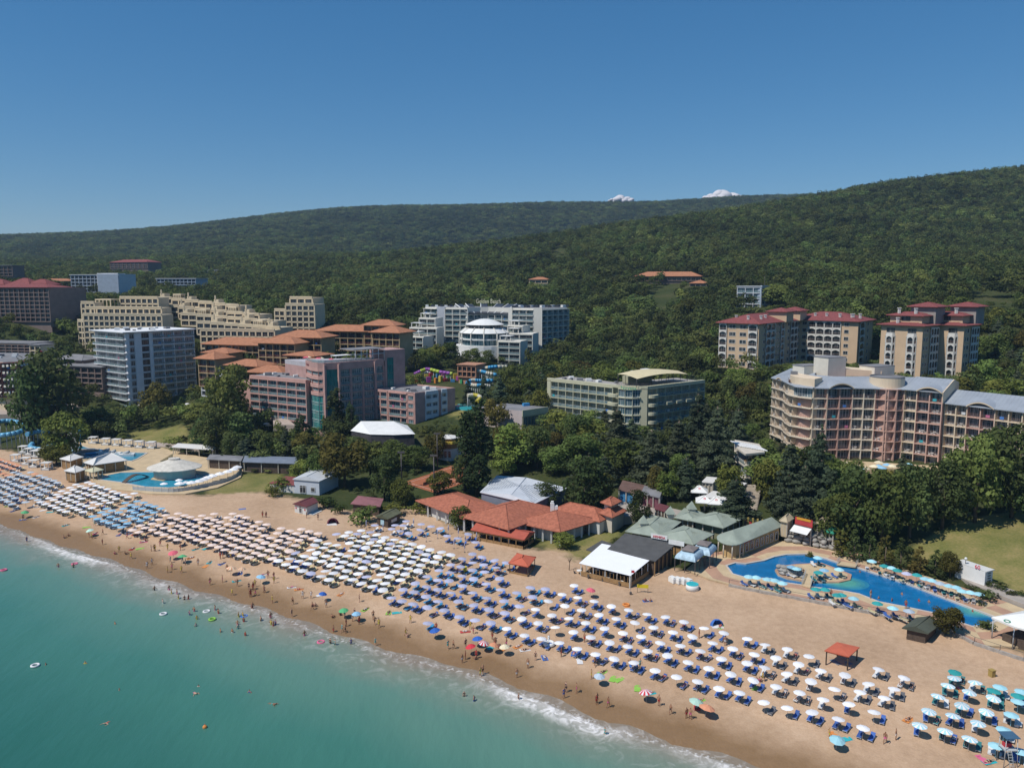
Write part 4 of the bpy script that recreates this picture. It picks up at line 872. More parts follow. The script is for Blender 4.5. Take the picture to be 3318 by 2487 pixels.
    for (x0, y0, d, wd, dpth, h0, h1) in ((1788, 808, 240, 7.2, 6, 0, 5.6), (1737, 800, 244, 7.5, 5, 0, 2.6), (1889, 806, 242, 8.5, 6, 0, 2.6)):
        p = at_d(x0, y0, d); e2 = np.array((0.92, 0.39)); MB().prism(rectp(p, e2, wd, dpth), ze+1.2, ze+1.8+h1).build('lift_house', wr, t)
        MB().prism(rectp(V2(p)-e2*.15, e2, wd+.3, dpth+.3), ze+1.8+h1, ze+2.0+h1).build('coping', GREYROOF, t)
    MB().prism([V2(at_d(1790, 809, 243)), V2(at_d(1905, 806, 243)), V2(at_d(1905, 806, 243))+np.array((0, 8)), V2(at_d(1790, 809, 243))+np.array((0, 8))], ze+1.5, [ze+4.2, ze+3.0, ze+3.0, ze+4.2]).build('roof_link', CR, t)
    # entrance canopy
    c = at_z(1885, 981, z0+0.6); 
    for dx in (-6, -2, 2.5): MB().box((c.x+dx, c.y-2.4, z0-1), (0.4, 0.4, 4.2)).build('canopy_column', CR, t)
    MB().prism([(c.x-7, c.y-3), (c.x-3.5, c.y-3), (c.x+9, c.y-3), (c.x+9, c.y+1), (c.x-3.5, c.y+1), (c.x-7, c.y+1)], z0+1.0, [z0+1.3, z0+2.6, z0+1.4, z0+1.4, z0+2.6, z0+1.3]).build('entrance_canopy', CR, t)
luna()

def green_hotel():
    KH = mat('khaki_render', (0.48, 0.465, 0.33), 0.8, 0.07, 0.3); KD = mat('khaki_dark', (0.33, 0.32, 0.22), 0.8, 0.08)
    zt = at_d(1399, 834, 266).z; g = lambda x, y: V2(at_z(x, y, zt)); A, B, C, D_, E = g(1182, 816), g(1330, 831.5), g(1336, 832.3), g(1384, 834.2), g(1399, 834.5); Fx = g(1522.4, 820.3)
    t = thing('green_hotel', 'khaki green hotel with glazed corner and tan tensile roof terrace, centre', 'hotel', (E[0], E[1], zt-18))
    e = unit(A, B); e2 = unit(E, Fx); fh = 3.0; nf = 5; top = zt-1.0; z0 = top-nf*fh; dp = 13
    core(t, [A, B, C, D_, E, Fx], [Fx-nrm(e2)*dp, E-nrm(e2)*dp*0.9+np.array((-2, 6)), A-nrm(e)*dp], z0-4, zt-0.5, KD, 1.2, roofm=mat('grey_terrace', (0.33, 0.31, 0.29), 0.9, 0.15))
    path = [A, B, C, D_, E, Fx]; MB().prism([tuple(p) for p in off(path, 0.1)]+[tuple(p) for p in off(path, -1.25)][::-1], top+0.15, zt).build('parapet_band', KH, t)
    MB().prism([A, lerp(A, B, .05), V2(lerp(A, B, .05))-nrm(e)*1.4, A-nrm(e)*dp], z0-3, top).build('end_wall', KH, t)
    kw = dict(slab=0.3, fin=0.25, gl=GLASSB, fr=FRAME, hf=0.8, rail='glass', railm=RAILW)
    bays(t, split(lerp(A, B, .06), lerp(A, B, .96), 8), z0, nf, fh, KH, rec=1.3, out=0.15, finout=0.05, **kw)
    cu = [C+(D_-C)*k+nrm(unit(C, D_))*1.5*math.sin(math.pi*k) for k in (0, .33, .67, 1)]
    bays(t, cu, z0, nf, fh, KH, rec=0.3, slab=0.45, fin=0.14, out=0.25, finout=0.05, gl=GLASSB, fr=FRAME, hf=0.84, wf=0.97, sill=0.0, style='grid')
    MB().prism([D_, E, E-nrm(unit(D_, E))*1.5, D_-nrm(unit(D_, E))*1.5], z0-4, top).build('pier', KH, t)
    f = split(lerp(E, Fx, .02), Fx, 7); bays(t, f, z0, nf, fh, KH, rec=1.3, out=0.2, finout=0.05, **{**kw, 'gl': GLASSD})
    for k in range(nf):                                     # rounded balconies by the corner and at the joint
        for q, ee in ((V2(lerp(E, Fx, .09)), e2), (V2(lerp(A, B, .97)), e)):
            ring = [q+ee*2.2*math.cos(a)+nrm(ee)*1.6*math.sin(a) for a in np.linspace(0, math.pi, 9)]
            MB().prism(ring, z0+k*fh-0.1, z0+k*fh+0.95).build('round_balcony', KH, t)
    for k in range(4):
        q = V2(lerp(E, Fx, .3+.17*k)); 
        for j in range(1, nf, 2): MB().prism(rectp(q+nrm(e2)*1.0, e2, 2.8, 1.0), z0+j*fh-.1, z0+j*fh+.9).build('balcony_box', KH, t)
    gr = mat('sign_green', (0.02, 0.35, 0.18), 0.5); text(t, 'Nirvana', (*((C+D_)/2+nrm(unit(C, D_))*2.2), zt-1.0), ang_of(unit(C, D_)), 1.7, gr)
    antenna_bits(t, [A+e*2, B, B-nrm(e)*10, A-nrm(e)*10], zt-0.5, 8, 12)
    # roof terrace with tensile canopy
    R_ = thing('roof_canopy', 'tan curved tensile canopy over the green hotel roof terrace', 'canopy', (E[0], E[1], zt)); tn = mat('tan_canopy', (0.60, 0.52, 0.33), 0.8, 0.06)
    b = MB(); n = 14; o0 = E+e2*1-nrm(e2)*1.5
    def cp(s, v): 
        base = o0+(-unit(E, Fx))*4+e2*26*s-nrm(e2)*(0.5+9.5*v); return (*base, zt+2.4+1.5*math.sin(math.pi*(0.15+0.75*s))-0.9*abs(v-0.5)+(0.8*v))
    for i in range(n):
        for j in range(4): b.face((cp(i/n, j/4), cp((i+1)/n, j/4), cp((i+1)/n, (j+1)/4), cp(i/n, (j+1)/4)), 0, True)
    b.build('fabric', tn, R_)
    for i in range(0, 15, 2):
        for v in (0.03, 0.97): p = cp(i/14, v); MB().tube((p[0], p[1], zt-0.5), p, 0.08, n=5).build('post', FRAMED, R_)
    rl = off([E, Fx], -0.4); railing(R_, (*((rl[0]+rl[1])/2), zt), ang_of(e2), np.linalg.norm(rl[1]-rl[0]), 'bars', FRAMED)
    rl = off([B, C, D_, E], -0.4)
    for a_, b_ in zip(rl[:-1], rl[1:]): m_ = (a_+b_)/2; railing(R_, (*m_, zt), ang_of(unit(a_, b_)), np.linalg.norm(b_-a_), 'bars', FRAMED)
    MB().prism(rectp(E-nrm(e2)*11+e2*2, e2, 12, 3), zt-.4, zt+2.2).build('plant_room', KD, R_); MB().box((*(E-nrm(e2)*12.5+e2*7), zt+3), (3, 2, 1.7), .6).box((*(E-nrm(e2)*12.5+e2*12), zt+3.2), (3, 2, 2), .6).build('rooftop_unit', WHITE, R_)
    # low hall on the left
    H = thing('low_hall', 'low grey roofed hall with pale pink side wall left of the green hotel', 'hall'); zh = at_d(1127.7, 887, 272).z; h0, h1, h2 = [V2(at_z(x, y, zh)) for x, y in ((1037, 878.5), (1127.7, 887), (1183, 878.8))]
    eh, eh2 = unit(h0, h1), unit(h1, h2); PW = mat('pale_pink_wall', (0.50, 0.43, 0.42), 0.8, 0.06); L1_ = np.linalg.norm(h1-h0)
    q = [h0, h1, h2, h2-eh*L1_]; MB().prism(q, zh-7, zh, mt=1).build('wall', [PW, GREYROOF], H); FOOT.append(([tuple(p) for p in q], 3))
    bays(H, split(h1+eh2*.3, h2, 6), zh-5.6, 1, 3.4, KD, rec=-0.1, out=0.35, slab=0.3, fin=0.15, finout=0.3, gl=GLASSB, fr=FRAMED, hf=0.9)
    MB().prism([h1, h2, h2+nrm(eh2)*.35, h1+nrm(eh2)*.35], zh-2.1, zh+.2).build('fascia', KH, H)
    for k in range(4): p = V2(lerp(h1, h2, (k+.2)/4))+nrm(eh2)*.2; MB().box((*p, zh-8), (.4, .4, 4.4)).build('column', KH, H)
    MB().box((*(V2(lerp(h0, h2, .62))-nrm(eh)*3), zh+.5), (2.4, 1.4, 1.0), .4).build('rooftop_unit', mat('blue_tarp', (0.05, 0.25, 0.5), 0.5), H)
green_hotel()

def arch_panel(w, h, m):
    k = ('arch', round(w, 1), round(h, 1), m.name)
    if k in _rm: return _rm[k]
    w, h = k[1], k[2]; b = MB(); p = 0.17; ow = w-2*p; sp = h*0.66; ah = h*0.2; N_ = 8; arc = [(-ow/2+ow*i/N_, sp+ah*math.sin(math.pi*i/N_)) for i in range(N_+1)]; dd = 0.22
    def ex(pts, m_=0):
        n = len(pts); b.face([(x, -dd, z) for x, z in pts], m_)
        for i in range(n): a, c = pts[i], pts[(i+1) % n]; b.face(((a[0], 0, a[1]), (c[0], 0, c[1]), (c[0], -dd, c[1]), (a[0], -dd, a[1])), m_)
    ex([(-w/2, 0), (-ow/2, 0), (-ow/2, sp), (-w/2, sp)]); ex([(ow/2, 0), (w/2, 0), (w/2, sp), (ow/2, sp)])
    for i in range(N_): ex([arc[i], arc[i+1], (arc[i+1][0], h), (arc[i][0], h)])
    ex([(-w/2, sp), (-ow/2, sp), (-ow/2, h), (-w/2, h)]); ex([(ow/2, sp), (w/2, sp), (w/2, h), (ow/2, h)])
    b.box((0, -dd/2, 0.12), (ow, dd, 0.24)); b.box((0, -dd/2, 1.0), (ow, 0.06, 0.08), m=1)
    for i in range(1, 5): b.box((-ow/2+ow*i/5, -dd/2, .62), (.05, .05, .76), m=1)
    _rm[k] = b.mesh('arched_loggia', [m, RAILM]); return _rm[k]
def facade_mix(root, a, b, spec, z0, nf, fh, wall, white, rec=0.25):
    """spec: list of (width share, kind): w blank wall, n window, l arched loggia"""
    a, b = V2(a), V2(b); e = unit(a, b); L_ = np.linalg.norm(b-a); tot = sum(s for s, _ in spec); x = 0; ang = ang_of(e)
    for s, k in spec:
        w_ = L_*s/tot; c = a+e*(x+w_/2); x += w_
        for f in range(nf):
            z = z0+f*fh
            if k == 'n': window(root, (*(c+nrm(e)*0.02), z+0.9), ang, w_*0.62, fh*0.52, GLASSD, FRAME, 'wide')
            if k == 'l':
                put('arched_loggia', arch_panel(w_*0.97, fh*0.99, white), root, (*(c+nrm(e)*0.35), z), ang)
                window(root, (*(c+nrm(e)*0.1), z+0.2), ang, w_*0.8, fh*0.75, GLASSD, FRAMED, 'door', framed=False)
def murite():
    TAN = mat('tan_render', (0.55, 0.40, 0.265), 0.85, 0.07, 0.25); WH = mat('loggia_white', (0.62, 0.60, 0.56), 0.7, 0.06); fh = 3.05; nf = 6
    def chimney(root, p, z): 
        MB().box((p[0], p[1], z+.8), (.8, .8, 2.2)).box((p[0], p[1], z+2.05), (1.1, 1.1, .3)).build('chimney', WH, root)
    # angular block with a courtyard front
    e1 = np.array((.77, -.64)); e2 = np.array((.64, .77)); B = V2(at_d(1640, 700, 315)); zt = at_d(1640, 700, 315).z; z0 = zt-nf*fh
    A = B-e1*17; D_ = B+e2*46; E = D_+e1*25; Fx = E+e2*22
    t = thing('red_roof_hotel', 'wide tan hotel with red hipped roofs and rows of white arched balconies', 'hotel', (B[0], B[1], z0-2))
    for q, h, nm in (([A, B, D_+e2*6, D_+e2*6-e1*17], 4.2, 'wall'), ([D_-e1*6, E, Fx, Fx-e1*31], 4.2, 'wing_wall')):
        MB().prism(q, z0-4, zt).build(nm, TAN, t); hip(t, q, zt, h*0.85, REDROOF, 1.3); FOOT.append(([tuple(p) for p in q], 3))
    facade_mix(t, A, B, [(3.0, 'l'), (4, 'n'), (4, 'n'), (3.4, 'l'), (.4, 'w')], z0, nf, fh, TAN, WH)
    facade_mix(t, B, D_, [(2.5, 'w'), (1.6, 'n'), (3, 'l'), (3, 'l'), (2, 'n'), (2, 'n'), (2.4, 'l'), (2.5, 'w'), (2, 'n'), (2.6, 'l'), (2.6, 'l'), (2, 'n')], z0, nf, fh, TAN, WH)
    facade_mix(t, D_, E, [(.6, 'w'), (3, 'n'), (3.4, 'l'), (3.4, 'l'), (3.4, 'l'), (3.4, 'l'), (.6, 'w'), (3, 'n'), (3, 'w')], z0, nf, fh, TAN, WH)
    facade_mix(t, E, Fx, [(1, 'w'), (4.5, 'l'), (3, 'w'), (1.8, 'n'), (4, 'w')], z0, nf, fh, TAN, WH)
    for k, s in enumerate((.55, .92)):
        p = B+e2*44*s-e1*6; q = rectp(p, e1, 7, 7); q = [p, p+e1*8, p+e1*8+e2*8, p+e2*8]; MB().prism(q, zt, zt+4.2).build('roof_turret', TAN, t); hip(t, q, zt+4.2, 1.7, REDROOF, 1.0)
    for p in (A+e1*5+e2*5, A+e1*11+e2*3, B-e1*3+e2*9, B-e1*4+e2*16, D_+e1*5+e2*5, D_+e1*10+e2*5, D_+e1*16+e2*4, D_+e1*21+e2*6, E-e1*4+e2*4, E-e1*2+e2*9): chimney(t, p, zt+1.0)
    # stepped block
    e1 = np.array((.64, -.77)); e2 = np.array((.77, .64)); zt2 = at_d(1994.3, 704.5, 281).z; z0 = zt2-6.2*fh; C1 = V2(at_d(1994.3, 704.5, 281))
    t2 = thing('stepped_red_roof_hotel', 'narrow tan hotel with stepped red roofs and white bay windows', 'hotel', (C1[0], C1[1], z0-2)); ST = mat('grey_stone_render', (0.28, 0.25, 0.23), 0.85, 0.12, 0.5)
    for C_ in (C1, C1+np.array((16.3, 2.5))):
        A_ = C_-e1*15; q = [A_, C_, C_+e2*13, A_+e2*13]; MB().prism(q, z0-5, zt2).build('wall', TAN, t2); FOOT.append(([tuple(p) for p in q], 3)); hip(t2, q, zt2, 1.6, REDROOF, 1.4)
        facade_mix(t2, A_, C_, [(.8, 'w'), (3.2, 'w'), (4.6, 'w'), (3.4, 'w'), (1.0, 'w')], z0, 6, fh, TAN, WH)
        for s in (.15, .66):                                # bay windows, five storeys of arches
            c = A_+e1*15*(s+.09); ring = [c-e1*1.7, c-e1*1.1+nrm(e1)*1.0, c+e1*1.1+nrm(e1)*1.0, c+e1*1.7]
            MB().prism(off(ring, -.3)+[c+e1*1.7-nrm(e1)*.2, c-e1*1.7-nrm(e1)*.2], z0-3, z0+5*fh).build('bay_core', GLASSD, t2)
            MB().prism(ring, z0+5*fh-.2, z0+5*fh+.9).build('bay_parapet', WH, t2)
            for f in range(-1, 5):
                for a, b in zip(ring[:-1], ring[1:]): m_ = (a+b)/2; put('arched_loggia', arch_panel(np.linalg.norm(b-a), fh*.99, WH), t2, (*m_, z0+f*fh), ang_of(unit(a, b)))
            window(t2, (*(c+nrm(e1)*.03), z0+5*fh+.3), ang_of(e1), 3.0, 2.3, GLASSD, FRAMED)
        facade_mix(t2, C_, C_+e2*13, [(.6, 'w'), (1.6, 'n'), (2.6, 'n'), (.8, 'w'), (2.2, 'l'), (2.2, 'l'), (2.2, 'l')], z0-fh, 7, fh, TAN, WH)
        q2 = [A_+e2*3.5+e1*1.5, C_+e2*3.5-e1*2, C_+e2*11-e1*2, A_+e2*11+e1*1.5]; MB().prism(q2, zt2+.3, zt2+3.4).build('upper_storey', TAN, t2); hip(t2, q2, zt2+3.4, 1.4, REDROOF, 1.2)
        window(t2, (*((q2[0]+q2[1])/2+nrm(e1)*.04), zt2+1.6), ang_of(e1), 3.2, 1.8, GLASSD, FRAMED, 'wide')
        p = C_+e2*10-e1*9; q3 = [p, p+e1*9, p+e1*9+e2*8, p+e2*8]; MB().prism(q3, zt2, zt2+6.6).build('stair_tower', ST, t2); hip(t2, q3, zt2+6.6, 1.7, REDROOF, 1.2)
        for p in (A_+e1*5+e2*2, A_+e1*4+e2*5, A_+e1*10+e2*5): chimney(t2, p, zt2+(.6 if p is not None else 0)+(3.5 if (p-A_)@e2 > 3.4 else 0))
murite()

def golden_beach():
    OW = mat('off_white_render', (0.62, 0.60, 0.54), 0.8, 0.06, 0.3); GW = mat('pale_blue_wall', (0.40, 0.42, 0.46), 0.8, 0.06)
    zt = 48.6; fh = 3.0; P = lambda x, d: V2(at_d(x, 700, d)); nf = 8; z0 = zt-.9-nf*fh
    A, A2, B, C = P(916, 436), P(944, 430), P(961, 428), P(1010, 424); arc = [P(1010+88*k, 424+9*math.sin(math.pi*k)-6*k) for k in np.linspace(0, 1, 7)]; D_, E, F_, G = P(1106, 417), P(1152, 411), P(1171, 410), P(1229, 428)
    t = thing('terraced_hotel', 'off white hotel with round pavilion and slanted solar roof in the middle distance', 'hotel', (*C, z0))
    core(t, [A, A2, B, C]+arc[1:]+[D_, E, F_, G], [G+np.array((-8, 13)), A+np.array((6, 15))], z0-8, zt, OW, 1.2, roofm=GREYROOF)
    kw = dict(slab=0.3, fin=0.3, rec=1.2, out=.1, finout=.05, rail='glass', railm=RAILW, gl=GLASSB, hf=.78, framed=False)
    bays(t, split(A, A2, 2), z0, nf, fh, OW, **{**kw, 'out': .8}); bays(t, split(B, C, 3), z0-6, nf+2, fh, OW, **kw); bays(t, arc, z0, nf-1, fh, OW, **kw); bays(t, split(D_, E, 3), z0, nf, fh, OW, **{**kw, 'out': .5}); bays(t, split(F_, G, 5), z0-3, nf+1, fh, OW, **kw)
    MB().prism([A2, B, B+np.array((0, 3)), A2+np.array((0, 3))], z0-6, zt+.2).build('stair_wall', GW, t); MB().prism([E, F_, F_+np.array((0, 3)), E+np.array((0, 3))], z0+5, zt+.1).build('stair_wall', OW, t); MB().prism([arc[-1], D_, D_+np.array((0, 3)), arc[-1]+np.array((0, 3))], z0, zt+.1).build('stair_wall', OW, t)
    dk = mat('solar_dark', (0.05, 0.055, 0.07), 0.3, 0.1, spec=.5); b = MB()
    for k in range(6):
        a, c = arc[k], arc[k+1]; f = -nrm(unit(a, c)); f0 = lambda p, q, z: (*(p+f*q), z)
        o = MB(); o.face((f0(a, -.5, zt-3.2), f0(c, -.5, zt-3.2), f0(c, 10, zt+1.6), f0(a, 10, zt+1.6))); o.face((f0(a, -.5, zt-3.5), f0(a, 10, zt+1.3), f0(c, 10, zt+1.3), f0(c, -.5, zt-3.5)))
        o.build('solar_panel', dk, t); MB().tube(f0(a, -.6, zt-3.1), f0(a, 10, zt+1.8), .28, n=4).build('roof_rib', WHITE, t)
    for k in range(16): p = lerp(D_, G, (k+.5)/16); p = V2(p)+np.array((0, 5+3*(k % 2))); MB().box((*p, zt+.6), (2.2, 2, 1.2), .3*(k % 3)).build('rooftop_unit', (dk, dk, WHITE)[k % 3], t)
    for k in range(9): p = V2(lerp(A, C, (k+.5)/9))+np.array((0, 5+3*(k % 2))); MB().box((*p, zt+.5), (1.6, 1.5, 1.1)).build('rooftop_unit', (WHITE, dk)[k % 2], t)
    sg = (arc[2]+arc[4])/2+np.array((0, 9)); text(t, 'Golden Beach', (*sg, zt+1.9), ang_of(unit(arc[0], arc[-1])), 3.6, mat('sign_pale_gold', (0.62, 0.58, 0.42), 0.5), sx=.72)
    # round pavilion
    p = thing('round_pavilion', 'round white pavilion with domed cap in front of the off white hotel', 'pavilion'); c = P(1047, 402); r = 12.6
    def ring(rr, z): return [(c[0]+rr*math.cos(a), c[1]+rr*math.sin(a), z) for a in np.linspace(0, 2*math.pi, 25)[:-1]]
    MB().prism([q[:2] for q in ring(r-1, 0)], 24, 36.4).build('glazed_wall', GLASSB, p); MB().prism([q[:2] for q in ring(r+2.2, 0)], 24, 30.4).build('terrace_base', WHITE, p)
    MB().prism([q[:2] for q in ring(r+.2, 0)], 33.2, 33.8).build('floor_band', WHITE, p); MB().prism([q[:2] for q in ring(r-3, 0)], 36.4, 40.6).build('drum', GLASSD, p)
    for nm, r0, za, r1, zb_, nn in (('ring_roof', r+.4, 36.6, r-3.6, 39.4, 1), ('dome_cap', r-2.6, 40.7, .3, 43.6, 5)):
        b = MB()
        for j in range(nn):
            f = lambda s: (r0+(r1-r0)*s, za+(zb_-za)*(math.sin(s*math.pi/2) if nn > 1 else s))
            q0, q1 = ring(*f(j/nn)), ring(*f((j+1)/nn))
            for k in range(24): b.face((q0[k], q0[(k+1) % 24], q1[(k+1) % 24], q1[k]), 0, nn > 1)
        b.build(nm, WHITE, p)
    q0, q1 = ring(r+.6, 36.3), ring(r-3.4, 39.5)
    for k in range(0, 24, 2): MB().tube(q0[k], q1[k], .32, n=4).tube((q0[k][0], q0[k][1], 30), q0[k], .25, n=4).build('rib', OW, p)
    FOOT.append(([q[:2] for q in ring(r+3, 0)], 2))
    # stepped villas on both sides
    for nm, lab, lst in (('stepped_block', 'off white stepped block right of the round pavilion', ((1075, 1125, 386, 33.4, 18, 9), (1092, 1152, 397, 36.5, 22, 9), (1096, 1130, 403, 40.2, 26, 7))), ('stepped_block', 'off white stepped block left of the round pavilion', ((882, 915, 404, 34.5, 20, 9), (884, 944, 411, 38.6, 24, 9), (905, 942, 418, 43.4, 28, 7)))):
        s = thing(nm, lab, 'building')
        for (xa, xb, d, z, zb_, dp) in lst:
            a, b_ = P(xa, d+2), P(xb, d-3); e = unit(a, b_); q = [a, b_, b_-nrm(e)*dp, a-nrm(e)*dp]; MB().prism(q, zb_, z).build('wall', OW, s); FOOT.append(([tuple(k) for k in q], 2))
            nfl = max(2, int((z-zb_)/3)-1); n = max(2, int(np.linalg.norm(b_-a)/5)); bays(s, split(a+e*.6, b_-e*.2, n), z-.6-nfl*3, nfl, 3, OW, rec=-.1, out=.9, slab=.25, fin=.35, finout=.8, gl=GLASSD, hf=.7, rail='glass', railm=RAILW, framed=False)
            MB().prism(rectp(a+nrm(e)*.2+e*1, e, 6, 5), z+2.2, z+2.45).build('sun_roof', WHITE, s)
            for k in range(3): MB().box((*(a+e*(1.2+2.8*k)-nrm(e)*.5), z+1.1), (.4, .5, 2.2), ang_of(e)).build('roof_fin', OW, s)
golden_beach()
# ================================================================== beige terraced complex, orange roofed hotel, far houses
def PD(x, d): return V2(at_d(x, 700, d))
def zat(y, d): return at_d(1106, y, d).z
BEI = mat('beige_stucco', (0.60, 0.50, 0.35), 0.85, 0.08, 0.3)
def punched(root, a, b, z0, z1, nb, wall, depth_=8, fh=3.0, gl=None, name='block', cop=True, rail=None):
    a, b = V2(a), V2(b); e = unit(a, b); q = [a-nrm(e)*.0, b, b-nrm(e)*depth_, a-nrm(e)*depth_]; o = MB().prism([p-nrm(e)*.45 if i < 2 else p for i, p in enumerate(q)], z0-1, z1).build(name, wall, root)
    nf = max(1, int((z1-z0)/fh)); bays(root, split(a, b, nb), z1-.5-nf*fh, nf, fh, wall, rec=.45, slab=.75, fin=.7, out=.05, finout=.05, gl=gl or GLASSD, hf=.66, framed=False, rail=rail, railm=RAILM, wf=.95)
    if cop: MB().prism([a+nrm(e)*.15, b+nrm(e)*.15, b-nrm(e)*.6, a-nrm(e)*.6], z1, z1+.7).build('parapet', wall, root)
    FOOT.append(([tuple(p) for p in q], 2)); return e
def beige():
    t = thing('beige_terraced_complex', 'beige stucco complex stepping back in balustraded terraces behind the tower hotel', 'hotel', (*PD(260, 412), 26))
    for (xa, xb, da, db, z0, z1, nb, dp) in ((168, 184, 418, 414, 24, 42, 2, 9), (181, 350, 412, 404, 24, 45.5, 15, 10), (186, 350, 420, 412, 40, 48.8, 13, 9), (262, 344, 430, 424, 44, 54, 7, 9), (178, 206, 421, 419, 40, 51.5, 3, 7)): punched(t, PD(xa, da), PD(xb, db), z0, z1, nb, BEI, dp)
    def pergola(p, e, w_, d_, z, h):
        for i in range(5):
            for j in (0, 1): c = p+e*w_*i/4-nrm(e)*d_*j; MB().box((*c, z+h/2), (.5, .5, h)).build('pergola_post', BEI, t)
        MB().prism(rectp(p-e*.4, e, w_+.8, d_+.4), z+h, z+h+.7).build('pergola_roof', BEI, t)
    e = unit(PD(186, 420), PD(350, 412)); pergola(PD(210, 426), e, 9, 6, 48.5, 4)
    # terraces stepping down to the right
    for i, (xl, yl, xr, yr, dl, dr) in enumerate(((345, 641, 518, 661, 446, 424), (352, 658, 560, 680, 436, 408), (392, 676, 590, 694, 420, 396), (425, 694, 604, 708, 404, 384))):
        n = 6
        for k in range(n):
            u0, u1 = k/n, (k+1)/n; xa, xb = xl+(xr-xl)*u0, xl+(xr-xl)*u1; da, db = dl+(dr-dl)*u0, dl+(dr-dl)*u1; ym = yl+(yr-yl)*(u0+u1)/2; z1 = zat(ym, (da+db)/2)
            ee = punched(t, PD(xa, da), PD(xb, db), z1-6.2, z1, 2, BEI, 10, gl=GLASSD)
            p = PD(xa, da)-nrm(ee)*1.5
            if (i+k) % 2 == 0: MB().prism(rectp(p, ee, 3.2, 4), z1, z1+2.4).build('stair_turret', BEI, t); MB().box((*(p+ee*1), z1+3.4), (.7, .7, 2.2)).build('chimney', BEI, t)
            elif k % 3 == 1: pergola(p, ee, 5, 3, z1, 2.3)
    punched(t, PD(432, 386), PD(592, 378), 24, zat(712, 383), 12, BEI, 8)
    for (xa, xb, da, db, z0, z1, nb) in ((594, 626, 424, 418, 28, 47.5, 3), (618, 680, 418, 414, 28, 50.6, 5), (628, 676, 424, 420, 48, 54, 3)): punched(t, PD(xa, da), PD(xb, db), z0, z1, nb, BEI, 12)
beige()
def orange():
    W_ = mat('ochre_render', (0.42, 0.31, 0.18), 0.85, 0.1, 0.4); BR = mat('red_balcony', (0.2, 0.06, 0.05), 0.7, 0.1)
    for i, (xa, xb, ye, da, db, dp, h, zb, lab) in enumerate(((441, 633, 746, 366, 352, 13, 3.0, 18, 'long orange tiled wing of the ochre hotel left of the poplar trees'), (598, 692, 729, 356, 350, 13, 3.0, 20, 'orange hipped block at the bend of the ochre hotel'), (684, 800, 715.5, 380, 374, 13, 2.8, 26, 'long orange tiled wing at the back of the ochre hotel'), (786, 851, 703, 374, 370, 10, 2.6, 28, 'small orange roofed turret house topping the ochre hotel'),
      (804, 862, 718.5, 364, 358, 12, 2.8, 22, 'orange hipped block at the right end of the ochre hotel'), (556, 634, 742, 348, 342, 12, 2.8, 18, 'orange hipped block in front of the bend of the ochre hotel'), (424, 460, 776, 342, 338, 10, 3.0, 16, 'small orange roofed house beside the tower hotel'), (440, 490, 763, 352, 348, 10, 2.0, 16, 'orange roofed house behind the one beside the tower hotel'),
      (488, 552, 791, 334, 328, 10, 2.4, 14, 'orange roofed house left of the pink hotel wing'), (533, 604, 806, 322, 318, 10, 2.6, 12, 'orange roof just above the left wing of the pink hotel'), (618, 676, 769, 332, 326, 11, 1.6, 14, 'orange roofed house right behind the pink hotel'), (640, 672, 783, 318, 314, 8, 1.4, 14, 'small low orange roof close behind the pink hotel corner'))):
        a, b = PD(xa, da), PD(xb, db); e = unit(a, b); z1 = zat(ye, (da+db)/2); zb = z1-13 if z1-13 < zb else zb
        t = thing('orange_roof_house', lab, 'building', (*((a+b)/2), zb)); q = [a, b, b-nrm(e)*dp, a-nrm(e)*dp]; MB().prism([p-nrm(e)*.9 if k < 2 else p for k, p in enumerate(q)], zb, z1).build('wall', W_, t); FOOT.append(([tuple(p) for p in q], 2.5))
        n = max(2, int(np.linalg.norm(b-a)/3.6)); nf = max(1, int((z1-zb)/3)); bays(t, split(a, b, n), z1-.3-nf*3, nf, 3, W_, rec=.9, slab=.3, fin=.35, out=.1, finout=.05, rail='bars', railm=BR, gl=GLASSD, hf=.78, framed=False); hip(t, q, z1, h, ORROOF, 1.5)
orange()
def slab_house(name, lab, xa, xb, yt, yb, da, db, dp, wall, nb, nf, roofm=None, roof='flat', gl=None, cat='building', rh=2.5, over=.6, rec=.7, fin=.35, slab=.4, rail=None):
    a, b = PD(xa, da), PD(xb, db); e = unit(a, b); d = (da+db)/2; z1 = zat(yt, d); z0 = zat(yb, d); fh = (z1-.5-z0)/nf
    t = thing(name, lab, cat, (*((a+b)/2), z0)); q = [a, b, b-nrm(e)*dp, a-nrm(e)*dp]; MB().prism([p-nrm(e)*rec if k < 2 else p for k, p in enumerate(q)], z0-6, z1).build('wall', wall, t); FOOT.append(([tuple(p) for p in q], 2))
    bays(t, split(a, b, nb), z0, nf, fh, wall, rec=rec, slab=slab, fin=fin, out=.08, finout=.05, gl=gl or GLASSD, hf=.72, framed=False, wf=.92, rail=rail, railm=RAILM)
    if roof == 'flat': MB().prism([p+(p-(q[0]+q[2])/2)/np.linalg.norm(p-(q[0]+q[2])/2)*over for p in q], z1, z1+.4).build('roof', roofm or wall, t)
    else: hip(t, q, z1, rh, roofm, over)
    return t, q, z1, e
